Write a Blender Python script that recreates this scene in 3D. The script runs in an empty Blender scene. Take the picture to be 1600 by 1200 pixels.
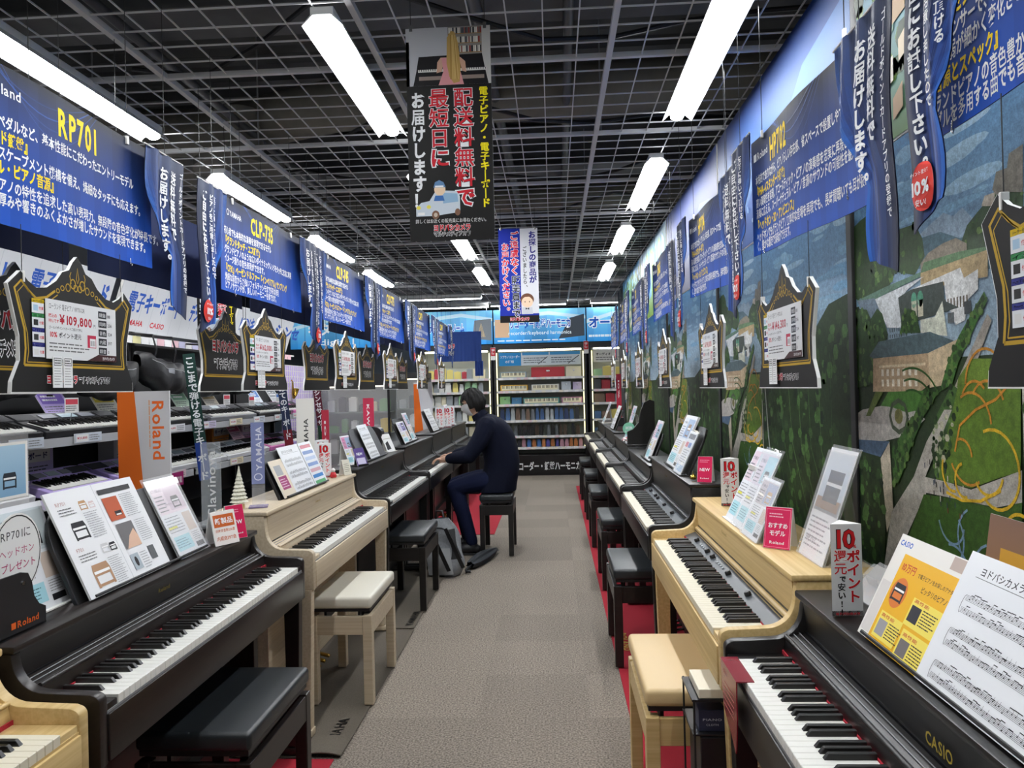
import bpy, bmesh, math, random
from mathutils import Vector, Matrix
from mathutils.geometry import tessellate_polygon
SC = bpy.context.scene
COL = SC.collection
R = math.radians
PI = math.pi
random.seed(11)

# ------------------------------------------------------------------ camera
cam_d = bpy.data.cameras.new('camera')
cam = bpy.data.objects.new('camera', cam_d); COL.objects.link(cam)
cam_d.sensor_fit = 'HORIZONTAL'; cam_d.sensor_width = 36.0
cam_d.lens = 36.0 * 1170.0 / 1600.0
cam_d.clip_start = 0.02
cam.matrix_world = (Matrix.Translation((0, 0, 1.45)) @ Matrix.Rotation(R(3.13), 4, 'Z')
                    @ Matrix.Rotation(R(90.36), 4, 'X') @ Matrix.Rotation(R(-1.4), 4, 'Z'))
SC.camera = cam
# ------------------------------------------------------------------ world, exposure
W = bpy.data.worlds.new('world'); SC.world = W; W.use_nodes = True
W.node_tree.nodes['Background'].inputs[0].default_value = (0.93, 0.97, 1.0, 1)
W.node_tree.nodes['Background'].inputs[1].default_value = 0.20
SC.view_settings.view_transform = 'Standard'; SC.view_settings.look = 'None'
SC.view_settings.exposure = 0.0; SC.view_settings.gamma = 1.0
SC.view_settings.use_curve_mapping = False
SC.cycles.max_bounces = 6; SC.cycles.transparent_max_bounces = 12
SC.cycles.sample_clamp_indirect = 4.0
LAMP = 68.0          # emission of the ceiling tubes

# ------------------------------------------------------------------ colours and materials
def lin(h):
    if not isinstance(h, str): return tuple(h[:3])
    h = h.lstrip('#')
    o = []
    for i in (0, 2, 4):
        c = int(h[i:i+2], 16) / 255.0
        o.append(c / 12.92 if c <= 0.04045 else ((c + 0.055) / 1.055) ** 2.4)
    return tuple(o)
MATS = {}
def mat(name, col='#808080', rough=0.5, metal=0.0, noise=0.0, scale=40.0, bump=0.0, stretch=None, emit=None, alpha=None, coat=0.0, spec=None, trans=None):
    if name in MATS: return MATS[name]
    m = bpy.data.materials.new(name); m.use_nodes = True; MATS[name] = m
    nt = m.node_tree; b = nt.nodes['Principled BSDF']
    c = lin(col)
    b.inputs['Base Color'].default_value = (*c, 1)
    b.inputs['Roughness'].default_value = rough; b.inputs['Metallic'].default_value = metal
    if coat: b.inputs['Coat Weight'].default_value = coat; b.inputs['Coat Roughness'].default_value = 0.08
    if spec is not None: b.inputs['Specular IOR Level'].default_value = spec
    if trans: b.inputs['Transmission Weight'].default_value = trans
    if alpha is not None: b.inputs['Alpha'].default_value = alpha
    if emit: b.inputs['Emission Color'].default_value = (*c, 1); b.inputs['Emission Strength'].default_value = emit
    if noise or bump:
        tc = nt.nodes.new('ShaderNodeTexCoord'); mp = nt.nodes.new('ShaderNodeMapping')
        nz = nt.nodes.new('ShaderNodeTexNoise'); nz.inputs['Scale'].default_value = scale; nz.inputs['Detail'].default_value = 5
        if stretch: mp.inputs['Scale'].default_value = stretch
        nt.links.new(tc.outputs['Object'], mp.inputs[0]); nt.links.new(mp.outputs[0], nz.inputs[0])
        if noise:
            rp = nt.nodes.new('ShaderNodeValToRGB')
            rp.color_ramp.elements[0].position = 0.3; rp.color_ramp.elements[1].position = 0.7
            rp.color_ramp.elements[0].color = (*[max(0, x * (1 - noise)) for x in c], 1)
            rp.color_ramp.elements[1].color = (*[min(1, x * (1 + noise)) for x in c], 1)
            nt.links.new(nz.outputs['Fac'], rp.inputs[0]); nt.links.new(rp.outputs[0], b.inputs['Base Color'])
        if bump:
            bp = nt.nodes.new('ShaderNodeBump'); bp.inputs['Strength'].default_value = bump; bp.inputs['Distance'].default_value = 0.004
            nt.links.new(nz.outputs['Fac'], bp.inputs['Height']); nt.links.new(bp.outputs[0], b.inputs['Normal'])
    return m
def print_mat(name, rough, coat=0.0):
    m = bpy.data.materials.new(name); m.use_nodes = True; MATS[name] = m
    nt = m.node_tree; b = nt.nodes['Principled BSDF']
    a = nt.nodes.new('ShaderNodeVertexColor'); a.layer_name = 'Col'
    nt.links.new(a.outputs[0], b.inputs['Base Color'])
    b.inputs['Roughness'].default_value = rough; b.inputs['Specular IOR Level'].default_value = 0.18
    if coat: b.inputs['Coat Weight'].default_value = coat; b.inputs['Coat Roughness'].default_value = 0.12
    return m
PRINT = print_mat('printed_ink', 0.55)
GLOSS = print_mat('laminated_ink', 0.4, 0.3)
def mural_mat(name):
    """printed photograph: ink colours broken up by fine photographic texture"""
    m = print_mat(name, 0.5); nt = m.node_tree; b = nt.nodes['Principled BSDF']; vc = [n for n in nt.nodes if n.type == 'VERTEX_COLOR'][0]
    tc = nt.nodes.new('ShaderNodeTexCoord'); v = vc.outputs[0]
    for sc, amt in ((9, .18), (60, .30), (240, .22)):
        nz = nt.nodes.new('ShaderNodeTexNoise'); nz.inputs['Scale'].default_value = sc; nz.inputs['Detail'].default_value = 4; nt.links.new(tc.outputs['Object'], nz.inputs[0])
        mr = nt.nodes.new('ShaderNodeMapRange'); mr.inputs['From Min'].default_value = .3; mr.inputs['From Max'].default_value = .7; mr.inputs['To Min'].default_value = 1 - amt; mr.inputs['To Max'].default_value = 1 + amt*.55
        nt.links.new(nz.outputs['Fac'], mr.inputs[0]); vm = nt.nodes.new('ShaderNodeVectorMath'); vm.operation = 'SCALE'; nt.links.new(v, vm.inputs[0]); nt.links.new(mr.outputs[0], vm.inputs['Scale']); v = vm.outputs[0]
    nt.links.new(v, b.inputs['Base Color']); return m
def emit_print(name, k):
    m = print_mat(name, 0.4); nt = m.node_tree; b = nt.nodes['Principled BSDF']
    nt.links.new([n for n in nt.nodes if n.type == 'VERTEX_COLOR'][0].outputs[0], b.inputs['Emission Color']); b.inputs['Emission Strength'].default_value = k
    return m
def wood(name, col, dark, rough=0.4, coat=0.0):
    m = mat(name, col, rough, coat=coat); nt = m.node_tree; b = nt.nodes['Principled BSDF']
    tc = nt.nodes.new('ShaderNodeTexCoord'); mp = nt.nodes.new('ShaderNodeMapping'); nz = nt.nodes.new('ShaderNodeTexNoise')
    mp.inputs['Scale'].default_value = (1.2, 60, 60); nz.inputs['Scale'].default_value = 1.6; nz.inputs['Detail'].default_value = 6
    rp = nt.nodes.new('ShaderNodeValToRGB'); rp.color_ramp.elements[0].position = .35; rp.color_ramp.elements[1].position = .65
    rp.color_ramp.elements[0].color = (*lin(dark), 1); rp.color_ramp.elements[1].color = (*lin(col), 1)
    nt.links.new(tc.outputs['Object'], mp.inputs[0]); nt.links.new(mp.outputs[0], nz.inputs[0])
    nt.links.new(nz.outputs['Fac'], rp.inputs[0]); nt.links.new(rp.outputs[0], b.inputs['Base Color'])
    return m
M_BLACKWOOD = wood('black_satin_wood', '#191716', '#110f0f', 0.36)
M_BLACK2 = wood('black_matte_wood', '#141313', '#0d0d0d', 0.38)
M_ROSE = wood('dark_rosewood', '#1f1816', '#161110', 0.36)
M_ASH = wood('white_ash_wood', '#cdbea4', '#bfae93', 0.45)
M_OAK = wood('light_oak_wood', '#d9bd85', '#c9aa70', 0.42)
M_WKEY = mat('white_key_plastic', '#f2f1ea', 0.3, coat=0.2)
M_IKEY = mat('ivory_key_plastic', '#ebe4ce', 0.35)
M_BKEY = mat('black_key_plastic', '#131211', 0.33)
M_CHROME = mat('polished_metal', '#c9c9c9', 0.22, 1.0)
M_BRASS = mat('brass', '#c9a34a', 0.25, 1.0)
M_STEEL = mat('grey_painted_steel', '#8f9193', 0.45, 0.3)
M_GRID = mat('ceiling_grid_steel', '#d6d7d8', 0.5)
M_BLACKP = mat('black_plastic', '#17171a', 0.42)
M_BLACKS = mat('black_powder_steel', '#141416', 0.5)
M_WHITEP = mat('white_plastic', '#eceae6', 0.4)
M_PAPER = mat('white_paper', '#eeeeec', 0.6)
M_BLKLEATH = mat('black_leatherette', '#23272a', 0.36, bump=0.15, scale=350)
M_IVLEATH = mat('ivory_leatherette', '#dcd8c9', 0.4, bump=0.12, scale=350)
M_TANLEATH = mat('tan_leatherette', '#d9bd8b', 0.4, bump=0.12, scale=350)
M_CLEAR = mat('clear_acrylic', '#ffffff', 0.03, alpha=0.16, spec=0.6)
M_FELT = mat('red_felt', '#a2172b', 0.95, noise=0.12, scale=300, bump=0.2)
M_NAVY = mat('navy_banner_back', '#0e1c4a', 0.7)
M_WIRE = mat('thin_black_wire', '#202022', 0.4)
M_FOAM = mat('white_foam_edge', '#f2f2f0', 0.6)
M_GREYP = mat('slate_grey_panel', '#40464c', 0.4)

# ------------------------------------------------------------------ mesh builder
class MB:
    def __init__(self): self.v = []; self.f = []
    def add(self, vs, fs):
        n = len(self.v); self.v += [tuple(v) for v in vs]; self.f += [tuple(i + n for i in f) for f in fs]; return self
    def box(self, x0, x1, y0, y1, z0, z1):
        return self.add([(x0,y0,z0),(x1,y0,z0),(x1,y1,z0),(x0,y1,z0),(x0,y0,z1),(x1,y0,z1),(x1,y1,z1),(x0,y1,z1)],
                        [(3,2,1,0),(4,5,6,7),(0,1,5,4),(1,2,6,5),(2,3,7,6),(3,0,4,7)])
    def prism(self, prof, a, b, ax='x'):
        # prof: counter-clockwise list; for ax 'x' the profile is (y,z), 'y' -> (x,z), 'z' -> (x,y)
        def pt(p, t):
            return {'x': (t, p[0], p[1]), 'y': (p[0], t, p[1]), 'z': (p[0], p[1], t)}[ax]
        n = len(prof); vs = [pt(p, a) for p in prof] + [pt(p, b) for p in prof]
        tr = tessellate_polygon([[Vector((p[0], p[1], 0)) for p in prof]])
        fs = [(i, (i+1) % n, n + (i+1) % n, n + i) for i in range(n)]
        fs += [tuple(t) for t in tr] + [tuple(i + n for i in reversed(t)) for t in tr]
        return self.add(vs, fs)
    def tube(self, pts, r, n=8, cap=True):
        pts = [Vector(p) for p in pts]; rr = r if isinstance(r, (list, tuple)) else [r] * len(pts)
        vs = []; fs = []; up = None
        for i, p in enumerate(pts):
            d = (pts[min(i+1, len(pts)-1)] - pts[max(i-1, 0)]).normalized()
            if up is None: up = d.orthogonal().normalized()
            up = (up - d * up.dot(d)); up = up.normalized() if up.length > 1e-6 else d.orthogonal().normalized()
            s = d.cross(up)
            for k in range(n):
                a = 2 * PI * k / n; vs.append(p + (up * math.cos(a) + s * math.sin(a)) * rr[i])
        for i in range(len(pts) - 1):
            for k in range(n):
                fs.append((i*n+k, i*n+(k+1) % n, (i+1)*n+(k+1) % n, (i+1)*n+k))
        if cap:
            fs.append(tuple(range(n-1, -1, -1))); fs.append(tuple((len(pts)-1)*n+k for k in range(n)))
        return self.add(vs, fs)
    def lathe(self, prof, n=16, c=(0, 0, 0)):
        vs = []; fs = []
        for r, z in prof:
            for k in range(n):
                a = 2*PI*k/n; vs.append((c[0]+r*math.cos(a), c[1]+r*math.sin(a), c[2]+z))
        for i in range(len(prof)-1):
            for k in range(n): fs.append((i*n+k, i*n+(k+1) % n, (i+1)*n+(k+1) % n, (i+1)*n+k))
        fs.append(tuple(range(n-1, -1, -1))); fs.append(tuple((len(prof)-1)*n+k for k in range(n)))
        return self.add(vs, fs)
    def grid(self, fn, nu, nv, thick=None):
        vs = [fn(i/nu, j/nv) for j in range(nv+1) for i in range(nu+1)]
        fs = [(j*(nu+1)+i, j*(nu+1)+i+1, (j+1)*(nu+1)+i+1, (j+1)*(nu+1)+i) for j in range(nv) for i in range(nu)]
        return self.add(vs, fs)
    def xf(self, mtx):
        self.v = [tuple(mtx @ Vector(v)) for v in self.v]; return self
    def mesh(self, name, m, bevel=0.0, seg=2, smooth=None, solid=0.0):
        me = bpy.data.meshes.new(name); me.from_pydata(self.v, [], self.f)
        bm = bmesh.new(); bm.from_mesh(me)
        bmesh.ops.recalc_face_normals(bm, faces=bm.faces)
        if solid: bmesh.ops.solidify(bm, geom=bm.faces[:], thickness=solid)
        if bevel:
            es = [e for e in bm.edges if len(e.link_faces) == 2 and e.calc_face_angle(0) > 0.5]
            bmesh.ops.bevel(bm, geom=es, offset=bevel, segments=seg, profile=0.5, affect='EDGES', clamp_overlap=True)
        bm.to_mesh(me); bm.free()
        if smooth is not None:
            me.polygons.foreach_set('use_smooth', [True] * len(me.polygons))
            me.set_sharp_from_angle(angle=R(smooth))
        if m: me.materials.append(m)
        return me
    def build(self, name, m, parent=None, **k):
        return place(name, self.mesh(name, m, **k), parent)
def place(name, me, parent=None, loc=None, rot=None):
    o = bpy.data.objects.new(name, me); COL.objects.link(o)
    if parent: o.parent = parent
    if loc is not None: o.location = loc
    if rot is not None: o.rotation_euler = rot
    return o
def tag(o, label, cat, group=None):
    o['label'] = label; o['category'] = cat
    if group: o['group'] = group
    return o
def thing(name, label, cat, loc=(0, 0, 0), rz=0.0, group=None, rot=None):
    o = bpy.data.objects.new(name, None); COL.objects.link(o); o.empty_display_size = 0.05
    o.location = loc; o.rotation_euler = rot if rot else (0, 0, rz)
    return tag(o, label, cat, group)
def struct(o): o['kind'] = 'structure'; return o
def part(name, m, parent, fn, **k):
    b = MB(); fn(b); return b.build(name, m, parent, **k)
def copy_tree(o, parent=None):
    c = o.copy(); COL.objects.link(c); c.parent = parent
    for ch in KIDS.get(o.name, None) or [x for x in o.children]: copy_tree(ch, c)
    return c
KIDS = {}

# ------------------------------------------------------------------ flat print: shapes and lettering on a sheet
GLY = {}
GSC = bpy.data.scenes.new('lettering_bench'); GVL = GSC.view_layers[0]      # letters are shaped in a scene of their own, dropped at the end
_gc = bpy.data.curves.new('letter_curve', 'FONT'); _gc.size = 1.0; _gc.resolution_u = 2
GOBJ = bpy.data.objects.new('letter_curve', _gc); GSC.collection.objects.link(GOBJ)
def glyph(ch, off):
    if 0x4e00 <= ord(ch) <= 0x9fff: off = round(off*.5, 4)      # dense characters stay open
    k = (ch, off)
    if k in GLY: return GLY[k]
    c = GOBJ.data; c.body = ch; c.offset = off
    GVL.update()
    ev = GOBJ.evaluated_get(GVL.depsgraph); me = ev.to_mesh()
    vs = [(v.co.x, v.co.y) for v in me.vertices]; fs = [tuple(p.vertices) for p in me.polygons]
    ev.to_mesh_clear()
    if ord(ch) < 0x2000: w = (max(v[0] for v in vs) + 0.07) if vs else 0.3
    else: w = 1.0
    GLY[k] = (vs, fs, w); return GLY[k]
class Print:
    """a printed face: u to the right, v up, in metres; seen from -y of the sheet"""
    EPS = 0.00012
    def __init__(self, w, h): self.w = w; self.h = h; self.v = []; self.f = []; self.c = []; self.L = 0
    def _add(self, vs, fs, col):
        n = len(self.v); y = self.L
        self.v += [(p[0], p[1], y) for p in vs]; self.f += [tuple(i + n for i in f) for f in fs]
        if isinstance(col, list): self.c += col
        else: self.c += [lin(col)] * len(vs)
    def up(self): self.L += 1; return self
    def rect(self, x0, y0, x1, y1, col, col2=None, nu=1, nv=1):
        vs = [(x0 + (x1-x0)*i/nu, y0 + (y1-y0)*j/nv) for j in range(nv+1) for i in range(nu+1)]
        fs = [(j*(nu+1)+i, j*(nu+1)+i+1, (j+1)*(nu+1)+i+1, (j+1)*(nu+1)+i) for j in range(nv) for i in range(nu)]
        if col2:
            a = lin(col); b = lin(col2)
            cc = [tuple(a[k] + (b[k]-a[k]) * (j/nv) for k in range(3)) for j in range(nv+1) for i in range(nu+1)]
            self._add(vs, fs, cc)
        else: self._add(vs, fs, col)
        return self
    def poly(self, pts, col):
        tr = tessellate_polygon([[Vector((p[0], p[1], 0)) for p in pts]]); self._add(pts, [tuple(t) for t in tr], col); return self
    def ell(self, cx, cy, rx, ry, col, n=24):
        self._add([(cx+rx*math.cos(2*PI*k/n), cy+ry*math.sin(2*PI*k/n)) for k in range(n)], [tuple(range(n))], col); return self
    def ring(self, cx, cy, rx, ry, w, col, n=24, a0=0, a1=2*PI):
        return self.line([(cx+rx*math.cos(a0+(a1-a0)*k/n), cy+ry*math.sin(a0+(a1-a0)*k/n)) for k in range(n+1)], w, col)
    def line(self, pts, w, col):
        n = len(pts); vs = []; fs = []
        for i in range(n):
            a = Vector(pts[max(i-1, 0)][:2]); b = Vector(pts[min(i+1, n-1)][:2]); d = b - a
            d = d.normalized() if d.length > 1e-9 else Vector((1, 0)); q = Vector((-d.y, d.x)) * w/2
            p = Vector(pts[i][:2]); vs += [tuple(p-q), tuple(p+q)]
            if i: fs.append((2*i-2, 2*i, 2*i+1, 2*i-1))
        self._add(vs, fs, col); return self
    def frame(self, x0, y0, x1, y1, w, col):
        self.rect(x0, y0, x1, y0+w, col); self.rect(x0, y1-w, x1, y1, col); self.rect(x0, y0+w, x0+w, y1-w, col); self.rect(x1-w, y0+w, x1, y1-w, col); return self
    def text(self, s, x, y, size, col, bold=0.0, width=None, align='l', vert=False, cx=1.0, lead=1.0):
        """horizontal: (x,y) = baseline start; vertical: (x,y) = top centre of the column"""
        if vert:
            yy = y
            for ch in s:
                if ch == ' ': yy -= size*.5; continue
                c2 = {'ー': '｜'}.get(ch, ch)
                vs, fs, w = glyph(c2, bold); ox = x - size*cx*w/2
                oy = yy - size*0.88
                if ch in '。、': ox += size*.55; oy += size*.5
                self._add([(ox + p[0]*size*cx, oy + p[1]*size) for p in vs], fs, col); yy -= size*lead
            return self
        tot = 0.0; gl = []
        for ch in s:
            if ch == ' ': gl.append(None); tot += 0.35; continue
            g = glyph(ch, bold); gl.append(g); tot += g[2]
        sx = size*cx
        if width is not None: sx = width / max(tot, 1e-6)
        x0 = x - (tot*sx/2 if align == 'c' else tot*sx if align == 'r' else 0)
        for g in gl:
            if g is None: x0 += 0.35*sx; continue
            self._add([(x0 + p[0]*sx, y + p[1]*size) for p in g[0]], g[1], col); x0 += g[2]*sx
        return self
    def otext(self, s, x, y, size, col, out, bold=0.03, o=0.05, **k):
        self.text(s, x, y, size, out, bold + o, **k); self.up(); self.text(s, x, y, size, col, bold, **k); return self
    def lines(self, x0, y0, x1, y1, n, col='#55585c', fill=0.5, jit=0.25):
        """unreadable small print: n rows of word-like bars"""
        dy = (y1-y0)/n
        for i in range(n):
            y = y1 - (i+1)*dy; x = x0; e = x1 - random.random()*jit*(x1-x0)
            while x < e:
                w = min((0.04+0.14*random.random())*(x1-x0), e-x); self.rect(x, y+dy*(1-fill)/2, x+w, y+dy*(1+fill)/2, col); x += w + 0.02*(x1-x0)
        return self
    def build(self, name, parent, mtx=None, warp=None, m=None):
        me = bpy.data.meshes.new(name)
        if warp: vs = [warp(p[0], p[1], p[2]*self.EPS) for p in self.v]
        else: vs = [Vector((p[0], -p[2]*self.EPS, p[1])) for p in self.v]
        if mtx: vs = [mtx @ Vector(v) for v in vs]
        me.from_pydata([tuple(v) for v in vs], [], self.f)
        ca = me.color_attributes.new('Col', 'FLOAT_COLOR', 'POINT')
        ca.data.foreach_set('color', [x for c in self.c for x in (*c, 1.0)])
        me.materials.append(m or PRINT)
        return place(name, me, parent)
# ================================================================== SETTING
# ---- floor: sub-floor with carpet tiles laid edge to edge
def carpet_mat():
    m = mat('loop_pile_carpet', '#8a8177', 0.95); nt = m.node_tree; b = nt.nodes['Principled BSDF']
    tc = nt.nodes.new('ShaderNodeNewGeometry'); oi = nt.nodes.new('ShaderNodeObjectInfo')
    n1 = nt.nodes.new('ShaderNodeTexNoise'); n1.inputs['Scale'].default_value = 125; n1.inputs['Detail'].default_value = 3
    n2 = nt.nodes.new('ShaderNodeTexNoise'); n2.inputs['Scale'].default_value = 1.6
    rp = nt.nodes.new('ShaderNodeValToRGB')
    rp.color_ramp.elements[0].position = .34; rp.color_ramp.elements[0].color = (*lin('#5b534b'), 1)
    rp.color_ramp.elements[1].position = .66; rp.color_ramp.elements[1].color = (*lin('#a2978a'), 1)
    nt.links.new(tc.outputs['Position'], n1.inputs[0]); nt.links.new(tc.outputs['Position'], n2.inputs[0])
    nt.links.new(n1.outputs['Fac'], rp.inputs[0])
    mr = nt.nodes.new('ShaderNodeMapRange'); mr.inputs['To Min'].default_value = .88; mr.inputs['To Max'].default_value = 1.08
    nt.links.new(oi.outputs['Random'], mr.inputs[0])
    mr2 = nt.nodes.new('ShaderNodeMapRange'); mr2.inputs['To Min'].default_value = .9; mr2.inputs['To Max'].default_value = 1.1
    nt.links.new(n2.outputs['Fac'], mr2.inputs[0])
    mu = nt.nodes.new('ShaderNodeMath'); mu.operation = 'MULTIPLY'; nt.links.new(mr.outputs[0], mu.inputs[0]); nt.links.new(mr2.outputs[0], mu.inputs[1])
    vm = nt.nodes.new('ShaderNodeVectorMath'); vm.operation = 'SCALE'
    nt.links.new(rp.outputs[0], vm.inputs[0]); nt.links.new(mu.outputs[0], vm.inputs['Scale']); nt.links.new(vm.outputs[0], b.inputs['Base Color'])
    bp = nt.nodes.new('ShaderNodeBump'); bp.inputs['Strength'].default_value = .5; bp.inputs['Distance'].default_value = .004
    nt.links.new(n1.outputs['Fac'], bp.inputs['Height']); nt.links.new(bp.outputs[0], b.inputs['Normal'])
    return m
M_CARPET = carpet_mat()
floor = struct(part('floor', mat('subfloor', '#6f6962', .95), None, lambda b: b.box(-6.2, 2.6, -2.0, 14.0, -.12, -.004)))
tile_me = MB().box(-.2498, .2498, -.2498, .2498, -.004, 0.0).mesh('carpet_tile', M_CARPET)
for i in range(9):
    for j in range(26):
        place('carpet_tile', tile_me, floor, (-3.12 + .5*i, .55 + .5*j, 0))
# ---- ceiling: dark deck above an open grid
ceiling = struct(part('ceiling', mat('deck_concrete', '#474848', .9, noise=.25, scale=2.5), None, lambda b: b.box(-6.2, 2.6, -2.0, 14.0, 3.72, 3.9)))
M_DECK = mat('deck_metal', '#4f5050', .6, .2, noise=.2, scale=3)
rib = MB().prism([(-.09, 0), (-.055, -.05), (.055, -.05), (.09, 0)], -4.6, 2.4, 'x').mesh('deck_rib', M_DECK)
for j in range(46): place('deck_rib', rib, ceiling, (0, 1.6 + .26*j, 3.72))
M_BEAM = mat('beam_fireproofing', '#555657', .85, noise=.2, scale=6)
def beam_b(b): b.box(-4.6, 2.4, -.16, .16, -.02, 0); b.box(-4.6, 2.4, -.02, .02, 0, .3); b.box(-4.6, 2.4, -.16, .16, .3, .32)
bm_me = MB(); beam_b(bm_me); bm_me = bm_me.mesh('steel_beam', M_BEAM)
for y in (3.62, 6.4, 9.2, 12.0): place('steel_beam', bm_me, ceiling, (0, y, 3.32))
def duct(name, pts, r, m, n=14): part(name, m, ceiling, lambda b: b.tube(pts, r, n), smooth=50)
M_DUCT = mat('insulated_duct', '#77746b', .7, noise=.15, scale=8)
duct('round_duct', [(-4.4, 5.2, 3.4), (-2.4, 5.3, 3.36), (-1.4, 4.9, 3.36), (2.2, 4.8, 3.38)], .17, M_DUCT)
duct('round_duct', [(-2.9, 3.0, 3.3), (-2.9, 12.8, 3.3)], .14, M_DUCT)
duct('round_duct', [(-4.4, 8.0, 3.45), (2.2, 7.8, 3.45)], .13, M_DUCT)
for i, (x, z) in enumerate(((-2.0, 3.2), (-.35, 3.3), (.1, 3.26), (1.3, 3.22))):
    duct('pipe', [(x, 1.4, z), (x + .1, 13, z)], .025 + .008*(i % 2), mat('pipe_grey', '#4b4c4e', .5), 8)
for i in range(9):
    y = 2.2 + i*1.2; x = -3 + 1.7*random.random()
    pts = [(x + t*3.4/10, y + .25*math.sin(t*.9 + i), 3.12 + .08*math.cos(t*1.3 + i*2)) for t in range(11)]
    duct('cable', pts, .012, M_BLACKP, 6)
part('cable_coil', M_BLACKP, ceiling, lambda b: [b.tube([(-.03 + .27*math.cos(a*PI/12), 2.62 + .27*math.sin(a*PI/12), 3.16 + q*.02) for a in range(25)], .022, 6) for q in range(3)], smooth=60)
part('flexible_duct_drop', M_DUCT, ceiling, lambda b: b.lathe([(.30, 0), (.30, .05), (.16, .09), (.16, .4)], 20, (-2.1, 5.0, 2.98)), smooth=50)
# open grid: thin bars every 143 mm, wide runners every metre
GZ = 2.90
bx = MB().box(-4.4, 1.5, -.0026, .0026, -.003, .003).mesh('grid_bar_cross', M_GRID)
by = MB().box(-.0026, .0026, 1.3, 13.4, -.003, .003).mesh('grid_bar_long', M_GRID)
rx_ = MB().box(-4.4, 1.5, -.011, .011, -.010, .012).mesh('grid_runner_cross', M_GRID)
ry_ = MB().box(-.0125, .0125, 1.3, 13.4, -.012, .014).mesh('grid_runner_long', M_GRID)
for k in range(85):
    y = 1.30 + k/7.0
    if k % 7 == 0: place('grid_runner', rx_, ceiling, (0, y, GZ))
    else: place('grid_bar', bx, ceiling, (0, y, GZ))
for k in range(-29, 9):
    x = .28 + k/7.0
    if k % 7 == 0: place('grid_runner', ry_, ceiling, (x, 0, GZ))
    else: place('grid_bar', by, ceiling, (x, 0, GZ))
for x in (-3.72, -2.72, -1.72, -.72, .28):
    for y in (2.3, 4.3, 6.3, 8.3, 10.3): part('hanger_rod', M_STEEL, ceiling, lambda b: b.tube([(x + .03, y, GZ), (x + .03, y, 3.72)], .005, 6))
# ---- far walls
M_WALLG = mat('painted_wall', '#9ea2a6', .85, noise=.05, scale=3)
wall_left = struct(part('wall_left', M_WALLG, None, lambda b: b.box(-6.2, -6.1, -2, 14, 0, 3.72)))
wall_back = struct(part('wall_back', mat('far_wall_paint', '#3d4650', .8), None, lambda b: b.box(-6.2, 2.6, 13.6, 13.7, 0, 3.72)))
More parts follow.
